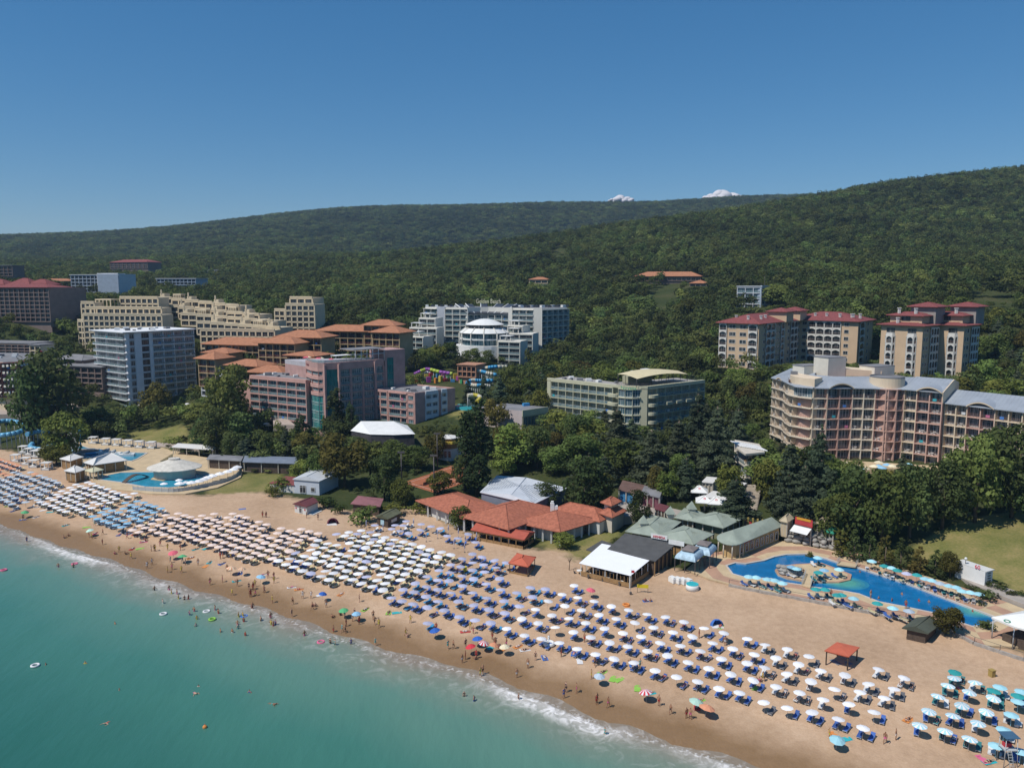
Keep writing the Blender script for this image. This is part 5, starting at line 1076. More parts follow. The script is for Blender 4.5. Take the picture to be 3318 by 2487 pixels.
def others():
    BRN = mat('brown_render', (0.23, 0.17, 0.15), 0.85, 0.1, .4); GB = mat('blue_grey_render', (0.36, 0.42, 0.50), 0.8, 0.08); WR = mat('bright_white_render', (0.58, 0.60, 0.63), 0.75, 0.05)
    t, q, z1, e = slab_house('brown_hotel', 'big brown hotel with dark red mansard roof at the far left edge', -60, 110, 621, 694, 430, 424, 18, BRN, 16, 8, REDROOF, 'hip', rh=2.2, over=.8)
    MB().prism([q[1], q[1]-nrm(e)*18+e*9, q[1]-nrm(e)*18], 38, z1).build('side_wall', BRN, t)
    for k, (x, h) in enumerate(((-30, 3), (25, 3.6), (62, 3))): p = PD(x, 436); qq = rectp(p, e, 13, 10); MB().prism(qq, z1, z1+1.6).build('roof_turret', BRN, t); hip(t, qq, z1+1.6, h, REDROOF, .8)
    slab_house('pale_hotel', 'far terraced hotel house on the hill at the left edge', -20, 36, 574, 596, 560, 560, 14, BRN, 6, 3, GREYROOF)
    t, q, z1, e = slab_house('blue_grey_hotel', 'blue grey hotel with vertical white fins on the far left slope', 160, 219, 594, 631, 610, 600, 16, GB, 7, 5, WR, over=1.0)
    a, b = PD(217, 596), PD(262, 588); punched(t, a, b, 50, zat(592, 592), 6, WR, 16, 3.4, GLASSB); c = PD(277, 598); punched(t, b, c, 50, zat(592.6, 592), 2, GB, 16, 3.4)
    slab_house('grey_pavilion_house', 'long low grey building among trees right of the blue grey hotel', 344, 427, 602, 615, 660, 650, 16, GB, 10, 2, WR, over=1.2); slab_house('hill_lodge', 'brown lodge with red turret on the far left hillside', 246, 326, 567, 580, 820, 800, 18, BRN, 9, 3, REDROOF, 'hip', rh=3)
    slab_house('hill_house', 'small white house in the forest above the beige complex', 446, 477, 583, 591, 830, 825, 12, WR, 4, 2, GREYROOF); slab_house('hill_house', 'pale roofed house on the slope left of the blue grey hotel', 92, 158, 607, 617, 640, 640, 12, BEI, 8, 2, ORROOF, 'hip', rh=2)
    slab_house('long_red_roof_house', 'long low orange roofed house on the forest slope at centre right', 1370, 1510, 597, 606, 570, 556, 15, BRN, 14, 1, ORROOF, 'hip', rh=3.4, over=1); slab_house('hill_house', 'small orange roofed house at the right end below the long one', 1488, 1523, 612, 619, 545, 540, 10, BRN, 3, 1, ORROOF, 'hip', rh=2.2)
    slab_house('hill_house', 'tiny pale roofed house high in the forest above the centre', 1193, 1218, 549, 556, 820, 815, 12, WR, 3, 1, WR, 'hip', rh=3); slab_house('hill_house', 'small ochre roofed house in the forest above the terraced hotel', 1143, 1182, 604, 612, 600, 596, 10, BEI, 3, 1, ORROOF, 'hip', rh=2)
    t, q, z1, e = slab_house('white_cube_house', 'white four storey cube house alone in the forest, right of centre', 1590, 1642, 619, 668, 452, 444, 13, WR, 3, 4, WR, gl=GLASSB, rail='glass'); c = PD(1668, 452); punched(t, q[1], c, 38, z1, 3, GB, 12, 3.2, GLASSB); MB().tube((*(q[1]-nrm(e)*5), z1), (*(q[1]-nrm(e)*5), z1+6), .12, n=4).build('mast', FRAMED, t)
    slab_house('white_row_house', 'white flat house half hidden by trees at the right edge', 2110, 2180, 647, 664, 420, 414, 10, WR, 7, 2, GREYROOF)
    # left edge: brown block behind, curved awning hotel, low annexe
    slab_house('brown_block', 'plain brown block at the left edge behind the awning hotel', -60, 62, 742, 764, 392, 384, 14, BRN, 9, 3, GREYROOF); slab_house('beige_cabin', 'small pale block on the left beside the brown block', 60, 82, 746, 768, 376, 374, 8, BEI, 2, 2, GREYROOF)
    t = thing('awning_hotel', 'hotel with rows of pale awnings and grey roof at the left edge', 'hotel'); RD = mat('rust_render', (0.20, 0.075, 0.06), .8, .1); z1 = 28.3; pts = [PD(x, d) for x, d in ((-70, 345), (-40, 335), (-5, 330), (30, 333), (58, 342))]; z0 = z1-5*2.9-.4
    core(t, pts, [PD(95, 372), PD(-60, 380)], z0-8, z1, BEI, 1.2, roofm=GREYROOF); pp = []
    for a, b in zip(pts[:-1], pts[1:]): pp += split(a, b, 4)[:-1]
    pp.append(pts[-1]); bays(t, pp, z0, 5, 2.9, RD, rec=1.2, slab=.35, fin=.2, out=.5, finout=.3, gl=GLASSD, hf=.78, framed=False, rail='bars', railm=RD)
    for k in range(5):
        for a, b in zip(pp[:-1], pp[1:]):
            e = unit(a, b); m0, m1 = V2(a)+e*.3, V2(b)-e*.3; n_ = nrm(e); za = z0+(k+1)*2.9-.3; o = MB(); o.face(((*(m0+n_*1.4), za-1.15), (*(m1+n_*1.4), za-1.15), (*(m1+n_*.1), za), (*(m0+n_*.1), za))); o.face(((*(m0+n_*1.4), za-1.15), (*(m0+n_*1.4), za-1.4), (*(m1+n_*1.4), za-1.4), (*(m1+n_*1.4), za-1.15))); o.build('awning', mat('awning_cream', (.5, .47, .40), .8, .08), t)
    MB().prism(rectp(PD(74, 352), np.array((1., 0.)), 2.5, .4), z1+.5, z1+3).build('roof_sign', mat('sign_red', (.55, .05, .1), .5), t); antenna_bits(t, [PD(-30, 345), PD(50, 345), PD(60, 365), PD(-30, 368)], z1, 6, 4)
    slab_house('grey_annexe', 'low brown grey annexe with flat roof left of the tower hotel', 124, 212, 793, 840, 366, 358, 14, BRN, 6, 4, GREYROOF, over=1.0); slab_house('grey_annexe', 'long grey barrel roofed hall behind the annexe at left', 96, 172, 778, 800, 380, 372, 16, BRN, 5, 1, GREYROOF, 'hip', rh=2.0)
    slab_house('white_annexe', 'white three storey annexe with roof units right of the tower hotel', 428, 474, 797, 860, 346, 338, 12, WR, 5, 5, GREYROOF)
others()
# ================================================================== beachfront
TILE = mat('terracotta_tile', (0.36, 0.125, 0.075), 0.85, 0.25, 1.5, 0.5, fine=7); REDSHEET = mat('red_sheet_roof', (0.40, 0.095, 0.06), 0.7, 0.12, 0.8); WOOD = mat('timber', (0.30, 0.185, 0.085), 0.8, 0.2, 2.0); WOODD = mat('dark_timber', (0.09, 0.065, 0.05), 0.85, 0.25, 2.0)
CREAMW = mat('cream_wall', (0.55, 0.50, 0.42), 0.8, 0.08); SAGE = mat('sage_metal_roof', (0.29, 0.33, 0.275), 0.6, 0.16, 0.4, spec=.35); DARKFELT = mat('dark_felt', (0.085, 0.085, 0.085), 0.9, 0.15, 0.6); WALLW = mat('white_wall', (0.58, 0.58, 0.56), .8, .06)
def zg(px, py): return gp(px, py).z
def quad(px, z): return [V2(at_z(x, y, z)) for x, y in px]
def posts(root, q, z0, z1, n, m, r=.12, name='column', inset=.6):
    q = [V2(p) for p in q]; c = sum(q)/len(q); k0 = 0
    for a, b in zip(q, q[1:]+q[:1]):
        for k in range(n): p = V2(lerp(a, b, k/n)); p = p+(c-p)/np.linalg.norm(c-p)*inset; MB().box((*p, (z0+z1)/2), (r*2, r*2, z1-z0)).build(name, m, root)
def seams(root, roof, q, z, h, m, step=.9):
    pass
def restaurant():
    ze = 5.6; t = thing('beach_restaurant', 'long red tiled beach restaurant with white columns behind the umbrellas', 'restaurant', (*V2(at_z(1100, 1130, 2.5)), 2.2))
    A = quad([(901, 1082), (1003, 1121), (1048, 1102), (962, 1068)], ze); A = rectp(A[0], unit(A[0], A[1]), np.linalg.norm(A[1]-A[0]), 13); B = rectp(A[1]-unit(A[0], A[1])*1, unit(*quad([(1003, 1121), (1090, 1145)], ze)), 15, 20)
    c0, c1, c2 = quad([(1112, 1128), (1210, 1149.5), (1293, 1124)], ze); C = [c0, c1, c2, c0+(c2-c1)]
    for q, h, zz in ((A, 2.2, ze), (B, 3.0, ze+.3), (C, 2.8, ze)):
        c = sum(q)/4; MB().prism([p+(c-p)/np.linalg.norm(c-p)*2.4 for p in q], 1.2, zz+.05).build('wall', WALLW, t); hip(t, q, zz, h, TILE, .35); posts(t, q, 1.5, zz, 5, WALLW, .2, inset=.5); FOOT.append(([tuple(p) for p in q], 2))
        for a, b in zip(q[:1]+q[1:2], q[1:2]+q[2:3]):
            e = unit(a, b)
            for k in range(6): p = V2(lerp(a, b, (k+.5)/6)); p = p+(c-p)/np.linalg.norm(c-p)*2.15; window(t, (*p, 2.7), ang_of(e), 2.0, 2.2, GLASSD, FRAMED)
    e = unit(c1, c2); q = rectp(c0+(c2-c1)*.9, unit(c0, c1), 14, 7); hip(t, q, ze+.2, 2.2, TILE, .4); MB().prism(q, 2, ze+.2).build('wall', WALLW, t)
    p = (c0+c2)/2+np.array((-1, 2)); MB().box((*p, ze+3), (.9, .9, 2)).box((p[0]+.9, p[1], ze+2.6), (.8, .8, 1.5)).box((*p, ze+4.2), (.6, .6, .5)).build('chimney', WHITE, t)
    # timber veranda on the sand
    zv = 4.6; v = thing('beach_veranda', 'open timber veranda with red roof in front of the tiled restaurant', 'pergola'); q = quad([(1020, 1144.5), (1131, 1165.5), (1153, 1150), (1043, 1130)], zv); hip(v, q, zv, 1.0, REDSHEET, .3, gable=True); z0 = 2.2
    for a, b, n in ((q[0], q[1], 7), (q[1], q[2], 2), (q[3], q[2], 7)):
        for k in range(n+1): p = V2(lerp(a, b, k/n)); MB().box((*p, (z0+zv)/2), (.2, .2, zv-z0)).build('post', WOOD, v)
        e = unit(a, b); c = (a+b)/2; MB().box((*c, z0+.45), (np.linalg.norm(b-a)-.2, .08, .8), ang_of(e)).build('low_wall', WOOD, v); MB().box((*c, zv-.25), (np.linalg.norm(b-a), .12, .35), ang_of(e)).build('beam', WOOD, v)
    MB().prism([p*.96+sum(q)/4*.04 for p in q], z0-.3, z0+.12).build('floor', WOODD, v); FOOT.append(([tuple(p) for p in q], 1))
    for k in range(6): p = V2(lerp((q[0]+q[3])/2, (q[1]+q[2])/2, (k+.7)/6.6)); MB().box((*p, z0+.75), (1.4, .8, .06), .3).box((*p, z0+.4), (.1, .1, .7)).build('dining_table', WOODD, v)
    # small kiosk with two-tier roof and billboard
    k_ = thing('two_tier_kiosk', 'small pavilion with two tier red tile roof right of the restaurant', 'kiosk'); q = quad([(1296, 1108), (1322, 1117), (1350, 1104), (1322, 1093)], 7.0); hip(k_, q, 7, 1.6, TILE, .5); MB().prism([p*.9+sum(q)/4*.1 for p in q], 3, 7).build('wall', CREAMW, k_); q2 = [p*.55+(sum(q)/4+np.array((-.5, 2)))*.45 for p in q]; MB().prism(q2, 8, 9.2).build('lantern', CREAMW, k_); hip(k_, q2, 9.2, 1.2, TILE, .9); FOOT.append(([tuple(p) for p in q], 2))
    b = thing('billboard', 'red and white billboard on posts beside the restaurant', 'billboard'); a0, a1 = V2(at_z(1290, 1112, 5.5)), V2(at_z(1325, 1119, 5.5)); e = unit(a0, a1); Lb = np.linalg.norm(a1-a0)
    MB().box((*((a0+a1)/2), 6.2), (Lb, .12, 1.9), ang_of(e)).build('board', WHITE, b); MB().box((*(a0+e*Lb*.14+nrm(e)*.08), 6.2), (Lb*.28, .04, 1.9), ang_of(e)).build('red_panel', mat('sign_scarlet', (.6, .02, .05), .5), b)
    for s in (.12, .9): p = a0+e*Lb*s; MB().tube((*p, 2.4), (*p, 5.3), .09, n=6).build('post', RAILW, b)
    m = thing('market_hall', 'large white corrugated metal roof hall behind the tiled restaurant', 'hall'); q = quad([(1040, 1060), (1150, 1085), (1222, 1052), (1075, 1026)], 8.0); MB().prism(q, 3.5, 7.6).build('wall', mat('slate_blue_wall', (.17, .2, .25), .8, .1), m); FOOT.append(([tuple(p) for p in q], 2)); wm = mat('white_metal_roof', (.55, .58, .62), .5, .08, .4)
    hip(m, q, 7.6, 1.2, wm, .4, gable=True)
    for k in range(26): a, b2 = V2(lerp(q[0], q[1], (k+.5)/26)), V2(lerp(q[3], q[2], (k+.5)/26)); m_ = (a+b2)/2; MB().tube((*a, 7.85), (*m_, 8.9), .06, n=3).tube((*m_, 8.9), (*b2, 7.85), .06, n=3).build('roof_rib', wm, m)
restaurant()
def small_sheds():
    # tennis courts
    for i, px in enumerate(([(868, 1042), (940, 1064), (1010, 1040), (938, 1020)], [(930, 1020), (1008, 1042), (1050, 1018), (975, 1005)])):
        z = max(zg(*px[0]), zg(*px[2]))+.05; q = quad(px, z); o = MB().prism(q, z-1.5, z).build('tennis_court', mat('clay', (.33, .115, .055), .95, .12, .4)); tag(o, ('red clay tennis court nearest the beach', 'red clay tennis court behind the nearest one')[i], 'tennis court'); FOOT.append(([tuple(p) for p in q], .5))
        wl = mat('court_line', (.6, .55, .5), .8); c = sum(q)/4
        for s in (.8,):
            r_ = [c+(p-c)*s for p in q]
            for a, b in zip(r_, r_[1:]+r_[:1]): m_ = (a+b)/2; MB().box((*m_, z+.006), (np.linalg.norm(b-a), .1, .012), ang_of(unit(a, b))).build('line', wl, o)
        m0, m1 = (q[0]+q[1])/2, (q[2]+q[3])/2; m_ = (m0+m1)/2; MB().box((*m_, z+.5), (np.linalg.norm(q[3]-q[0])*.7, .03, .9), ang_of(unit(q[0], q[3]))).build('net', FRAMED, o)
    for i, (x, y) in enumerate(((938, 1070), (1095-150, 1012), (1006, 1058), (868, 1060))):
        p = gp(x, y); o = MB().tube(p, (p.x, p.y, p.z+11), .22, .14, 6).box((p.x, p.y, p.z+11), (2.0, .3, .5)).build('floodlight_mast', FRAMED); tag(o, f'slender dark floodlight mast by the tennis courts, {ORD[i]} counted from the beach', 'floodlight')
    # white house with pitched roof, and its awnings
    t = thing('white_beach_house', 'white house with pale grey pitched roof behind the peach umbrellas', 'house'); q = quad([(636, 1063), (690, 1068), (731, 1048), (672, 1044)], 2.6); z1 = 6.4; MB().prism(q, 2, z1).build('wall', mat('blue_white_wall', (.52, .56, .62), .7, .05), t); FOOT.append(([tuple(p) for p in q], 2.5)); hip(t, q, z1, 1.3, mat('pale_roof', (.52, .55, .58), .5, .06), .3, gable=True); e = unit(q[0], q[1]); window(t, (*(V2(lerp(q[0], q[1], .35))+nrm(e)*.05), 2.7), ang_of(e), 2.0, 2.2, GLASSD, FRAME); window(t, (*(V2(lerp(q[0], q[1], .75))+nrm(e)*.05), 3.3), ang_of(e), 1.4, 1.3, GLASSD, FRAME)
    q2 = rectp(q[0]-e*8, e, 8, 8); MB().prism(q2, 2, 4.6).build('side_wing', WALLW, t); hip(t, q2, 4.6, .5, REDROOF, .2)
    h = thing('beach_cabin', 'small white lifeguard cabin with maroon roof on the sand', 'cabin'); q = quad([(637, 1106), (663, 1112), (687, 1101), (661, 1096)], 2.4); MB().prism(q, 2, 4.6).build('wall', WALLW, h); hip(h, q, 4.6, 1.0, mat('maroon_roof', (.14, .045, .05), .8, .1), .4, gable=True); e = unit(q[0], q[1]); window(h, (*((q[0]+q[1])/2+nrm(e)*.04), 2.6), ang_of(e), 1.0, 1.8, GLASSD, FRAME); e2 = unit(q[1], q[2]); MB().box((*((q[1]+q[2])/2+nrm(e2)*.9), 2.5), (4, 1.6, .12), ang_of(e2)).build('porch', WALLW, h)
    rc = mat('cross_red', (.6, .03, .04), .5)
    for s in (.12, .85): p = V2(lerp(q[0], q[1], s))+nrm(e)*.06; MB().box((*p, 3.7), (.5, .05, .16), ang_of(e)).box((*p, 3.7), (.16, .05, .5), ang_of(e)).build('red_cross', rc, h)
    g = thing('green_roof_hut', 'dark timber hut with mossy green roof among lilac umbrellas', 'hut'); q = quad([(815, 1136), (838, 1141), (864, 1128), (842, 1122)], 2.2); MB().prism(q, 1.8, 4.6).build('wall', WOODD, g); hip(g, q, 4.6, .9, mat('moss_roof', (.11, .115, .07), .9, .2), .4, gable=True); e = unit(q[1], q[2]); MB().box((*((q[1]+q[2])/2+nrm(e)*.06), 3.6), (2.4, .05, .8), ang_of(e)).build('sign_board', WALLW, g); e = unit(q[0], q[1]); MB().box((*((q[0]+q[1])/2+nrm(e)*.06), 3.5), (1.1, .05, 1.3), ang_of(e)).build('notice_board', mat('pale_blue_board', (.4, .6, .68), .6), g)
    q = quad([(760, 1088), (820, 1094), (826, 1078), (775, 1072)], 5.0); o = thing('maroon_roof_shed', 'low shed with faded maroon roof left of the tennis courts', 'shed'); MB().prism([p*.93+sum(q)/4*.07 for p in q], 2, 5).build('wall', WOODD, o); hip(o, q, 5, .6, mat('faded_maroon', (.25, .11, .12), .85, .15), .3); FOOT.append(([tuple(p) for p in q], 1.5))
    # octagonal hut, red gazebos, thatched dark hut
    for (px, z, nm, lab) in (([(1101, 1243), (1140, 1251), (1155, 1231), (1118, 1223)], 2.0, 'orange_gazebo', 'orange fabric gazebo among the lilac umbrellas'), ([(1784, 1440), (1830, 1452), (1850, 1433), (1808, 1423)], 2.0, 'red_gazebo', 'red flat roofed gazebo standing alone above the white umbrellas')):
        zt_ = z+2.5; t = thing(nm, lab, 'gazebo', (*V2(at_z(*px[0], z)), z)); q = quad([(x, y-2) for x, y in px], z); c = sum(q)/4; rm = mat('orange_red_fabric', (.50, .125, .07), .75, .08)
        hip(t, q, zt_, .45 if 'red_' in nm else .9, rm, .25, .14)
        for a, b in zip(q, q[1:]+q[:1]):
            MB().box((*a, (z+zt_)/2-.2), (.16, .16, zt_-z+.4)).build('post', WOODD, t); m_ = (a+b)/2; MB().box((*m_, zt_-.08), (np.linalg.norm(b-a), .08, .22), ang_of(unit(a, b))).build('valance', rm, t)
            if 'orange' in nm: MB().box((*m_, z+.55), (np.linalg.norm(b-a)-.2, .06, .5), ang_of(unit(a, b))).build('side_rail', WOOD, t)
        for s in (-1, 1): p = c+np.array((s*.9, .2)); MB().box((*p, z+.35), (.8, 1.8, .08), .4).box((*p, z+.15), (.6, 1.5, .3), .4).build('massage_bed', MATS['slate_blue_wall'], t)
    d = thing('dark_beach_hut', 'dark wooden hut with green felt gable roof on the sand by the pool wall', 'hut'); q = quad([(1958, 1381), (1998, 1390), (2022, 1372), (1984, 1362)], 2.3); MB().prism(q, 1.9, 4.3).build('wall', WOODD, d); hip(d, q, 4.3, .9, mat('green_felt', (.075, .085, .065), .9, .2), .6, gable=True); MB().prism([p*1.12-sum(q)/4*.12 for p in q], 1.9, 2.3).build('plinth', WOODD, d); FOOT.append(([tuple(p) for p in q], 1))
    for k in range(9): p = V2(lerp(q[0], q[1], (k+.5)/9))+nrm(unit(q[0], q[1]))*.03; MB().box((*p, 3.2), (.34, .06, 1.9), ang_of(unit(q[0], q[1]))).build('plank', WOODD, d)
    for k, (x, y) in enumerate(((2142, 1460), (1004, 1164+70))): p = gp(x, y); o = MB().box((p.x, p.y, p.z+.5), (.7, .7, 1.0), .3).box((p.x, p.y, p.z+1.05), (.8, .8, .1), .3).build('litter_bin', (mat('brass_bin', (.35, .25, .08), .6), MATS['brass_bin'])[0] if k == 0 else mat('yellow_bin', (.6, .5, .05), .6)); tag(o, ('brass coloured litter bin standing alone on the open sand at right', 'small yellow litter bin on the sand near the timber veranda')[k], 'bin')
small_sheds()
def armida():
    z = 5.6; t = thing('open_air_bar', 'beach bar with bright white tarpaulin and dark felt roof', 'bar', (*V2(at_z(1340, 1225, 2.4)), 2.2)); q = quad([(1251, 1210.5), (1362, 1237.5), (1417, 1203), (1300, 1178)], z)
    b = MB(); c = sum(q)/4; hh = [z-.5, z-.5, z+.5, z+.5]; b.prism(q, [k-.06 for k in hh], hh); b.build('tarpaulin', mat('bright_white_tarp', (.80, .81, .84), .6, .02), t); posts(t, q, 2.0, z-.5, 4, WHITE, .08, 'pole', .4); FOOT.append(([tuple(p) for p in q], 1)); MB().prism([p*.96+c*.04 for p in q], 1.4, 2.55).build('floor', WOODD, t)
    for a, b_ in ((q[0], q[1]), (q[1], q[2])):
        m_ = (V2(a)+V2(b_))/2; m_ = m_+(c-m_)*.04; MB().box((*m_, 3.0), (np.linalg.norm(b_-a)*.94, .12, .9), ang_of(unit(a, b_))).build('low_wall', WOOD, t)
        n = 14
        for k in range(n): p = V2(lerp(a, b_, (k+.5)/n)); p = p+(c-p)*.05; MB().box((*p, 3.9), (.1, .1, 1.2)).build('baluster', WOOD, t)
    rg = random.Random(4)
    for k in range(24):
        u, v = rg.random(), rg.random(); p = q[0]+(q[1]-q[0])*(.08+.84*u)+(q[3]-q[0])*(.08+.84*v); MB().box((*p, 3.25), (1.0, 1.0, .07), rg.random()).box((*p, 2.85), (.12, .12, .75)).build('bar_table', (WOOD, WOODD)[k % 2], t)
    z2 = 6.6; q2 = quad([(1312, 1179), (1416, 1205), (1462, 1177), (1350, 1155.5)], z2); b = MB(); b.prism(q2, [z2-.8, z2-.8, z2+.3, z2+.3], [z2-.6, z2-.6, z2+.5, z2+.5]); b.build('felt_roof', DARKFELT, t); posts(t, q2, 2.2, z2-.6, 5, WOOD, .1, 'post', .3); MB().prism([p*.9+sum(q2)/4*.1 for p in q2], 2, z2-.9).build('kitchen', WOODD, t); FOOT.append(([tuple(p) for p in q2], 1)); q2b = quad([(1266, 1186), (1300, 1196), (1330, 1176), (1300, 1166)], 4.9); MB().prism(q2b, 4.7, 4.9).build('lean_to', DARKFELT, t)
    s0, s1 = V2(at_z(1402, 1158, 7.6)), V2(at_z(1446, 1166, 7.6)); e = unit(s0, s1); MB().box((*((s0+s1)/2), 7.9), (np.linalg.norm(s1-s0)*.8, .1, 1.0), ang_of(e)).build('sign_board', WHITE, t); text(t, 'ARMIDA', (*((s0+s1)/2+nrm(e)*.1), 7.62), ang_of(e), .75, MATS['sign_scarlet'])
    s0, s1 = V2(at_z(1450, 1172, 7.3)), V2(at_z(1472, 1178, 7.3)); MB().box((*((s0+s1)/2), 7.6), (3.4, .1, 1.0), ang_of(e)).build('sign_board', WHITE, t)
    # sage green roofs
    def pav(lab, px, zz, h, over=.4, name='sage_roof_pavilion', wall=WOOD, wz=2.6):
        o = thing(name, lab, 'pavilion'); qq = quad(px, zz); hip(o, qq, zz, h, SAGE, over); cc = sum(qq)/4; MB().prism([p*.82+cc*.18 for p in qq], wz-.6, zz).build('wall', wall, o); posts(o, qq, wz, zz, 3, CREAMW, .12, 'post', .5); FOOT.append(([tuple(p) for p in qq], 1)); 
        for a, b_ in ((qq[0], qq[1]), (qq[1], qq[2])):
            for k in range(10):
                f = V2(lerp(a, b_, (k+.5)/10)); m_ = f+(cc-f)*(.80 if (a is qq[0]) == (np.linalg.norm(qq[1]-qq[0]) >= np.linalg.norm(qq[2]-qq[1])) else .55)*(1-abs(k-4.5)/9*1.2); hz = h*np.linalg.norm(m_-f)/max(np.linalg.norm(cc-f), .1); MB().tube((*f, zz+.22), (*m_, zz+.22+hz*.98), .05, n=3).build('seam', SAGE, o)
        return o, qq
    khaki = mat('khaki_screen', (.2, .2, .12), .8, .1)
    pav('sage green hipped roof pavilion directly behind the white tarpaulin', [(1422, 1158), (1497, 1176), (1538, 1154), (1478, 1137)], 6.2, 1.5); pav('sage green hipped roof pavilion with khaki screens, farther inland', [(1492, 1124), (1562, 1140), (1602, 1120), (1540, 1107)], 7.0, 1.6, wall=khaki, wz=3.2)
    for i, (px, zz, ap) in enumerate((([(1355, 1148), (1425, 1160), (1468, 1128), (1402, 1112)], 6.0, ((1390, 1128), (1448, 1108))), ([(1460, 1118), (1498, 1126), (1522, 1112), (1480, 1100)], 6.8, ((1494, 1097),)))):
        o, qq = pav(('long sage green roof with two pointed turrets beside the lawn', 'sage green roof with one pointed turret by the market path')[i], px, zz, 1.3, name='turret_roof_pavilion')
        for x, y in ap:
            p = V2(at_z(x, y, zz+1.6)); r4 = [p+np.array(k) for k in ((-1.1, -1.1), (1.1, -1.1), (1.1, 1.1), (-1.1, 1.1))]; MB().prism([p+(k-p)*.7 for k in r4], zz+.6, zz+1.7).build('turret', CREAMW, o); b = MB()
            for a, b_ in zip(r4, r4[1:]+r4[:1]): b.face(((*a, zz+1.6), (*b_, zz+1.6), (*p, zz+3.4)))
            b.face([(*k, zz+1.6) for k in r4[::-1]]); b.build('turret_roof', SAGE, o)
    # long round ended pool house
    o = thing('pool_house', 'long sage roofed pool house with rounded end above the deck', 'pool house'); z1 = 6.8; a0, a1, a2, a3 = quad([(1600, 1174), (1692, 1135), (1660, 1122), (1556, 1152)], z1); e = unit(a0, a1); ring = [a1, a2, a3]; mid = (a3+a0)/2; R_ = np.linalg.norm(a3-a0)/2
    arc = [mid+(a3-mid)*math.cos(s)-e*R_*math.sin(s) for s in np.linspace(0, math.pi, 10)]; poly = [a0, a1, a2]+arc[:-1]; c0 = (a1+a2)/2-e*2; c1 = mid+e*1.0; b = MB(); eav = off(poly[::1], 0.0)
    P_ = poly; n = len(P_)
    for i in range(n):
        a, b_ = P_[i], P_[(i+1) % n]; ta = c0 if ((a-mid)@e) > 4 else c1; tb = c0 if ((b_-mid)@e) > 4 else c1; A_, B_ = (*a, z1), (*b_, z1)
        if ta is tb: b.face((A_, B_, (*ta, z1+1.8)))
        else: b.face((A_, B_, (*tb, z1+1.8), (*ta, z1+1.8)))
        b.face(((*a, z1-.15), (*b_, z1-.15), B_, A_))
    b.face([(*p, z1-.15) for p in P_][::-1]); b.build('roof', SAGE, o); cc = sum(P_)/n; ip = [p+(cc-p)/np.linalg.norm(cc-p)*1.3 for p in P_]; ow = mat('ochre_wall', (.47, .33, .16), .8, .1); MB().prism(ip, DECK_Z-.2, z1-.15).build('wall', ow, o); FOOT.append(([tuple(p) for p in P_], 1))
    for k in range(8): p = V2(lerp(ip[0], ip[1], (k+.6)/8.2)); window(o, (*(p+nrm(e)*.05), DECK_Z+.5), ang_of(e), 1.3, 1.9, GLASSD, FRAME)
    text(o, 'RESTAURANT', (*(V2(lerp(ip[0], ip[1], .2))+nrm(e)*.12), DECK_Z+2.5), ang_of(e), .6, MATS['sign_scarlet'])
    for p in arc[1::2]+[V2(lerp(a0, a1, .08))]: p = p+(cc-p)/np.linalg.norm(cc-p)*.3; MB().tube((*p, DECK_Z), (*p, z1-.1), .12, n=6).build('column', CREAMW, o)
    # two blue and white curved pavilions
    for i, px in enumerate(([(1457, 1205), (1502, 1214), (1524, 1195), (1481, 1187)], [(1492, 1192), (1534, 1201), (1549, 1185), (1508, 1177)])):
        o = thing('domed_pavilion', ('blue and white domed bar pavilion by the pool steps, nearer one', 'blue and white domed bar pavilion by the pool steps, farther one')[i], 'pavilion'); zz = DECK_Z+2.6; qq = quad(px, zz); cc = sum(qq)/4; b = MB(); bw = mat('blue_white_fabric', (.38, .52, .62), .6, .25, 1.5); N_ = 5
        lv = [[cc+(p-cc)*(1-.5*(s/N_)**1.6) for p in qq] for s in range(N_+1)]; hz = [zz+1.3*math.sin(s/N_*math.pi/2) for s in range(N_+1)]
        for s in range(N_):
            for k in range(4): b.face(((*lv[s][k], hz[s]), (*lv[s][(k+1) % 4], hz[s]), (*lv[s+1][(k+1) % 4], hz[s+1]), (*lv[s+1][k], hz[s+1])), 0, True)
        b.build('curved_roof', bw, o); lt = [cc+(p-cc)*.55 for p in qq]; hip(o, lt, zz+1.5, .5, mat('taupe_cap', (.2, .17, .16), .8), .1, name='roof_cap')
        MB().prism([cc+(p-cc)*.5 for p in qq], zz+1.25, zz+1.5).build('cap_base', FRAMED, o); posts(o, qq, DECK_Z, zz+.05, 2, FRAMED, .07, 'post', .1)
armida()
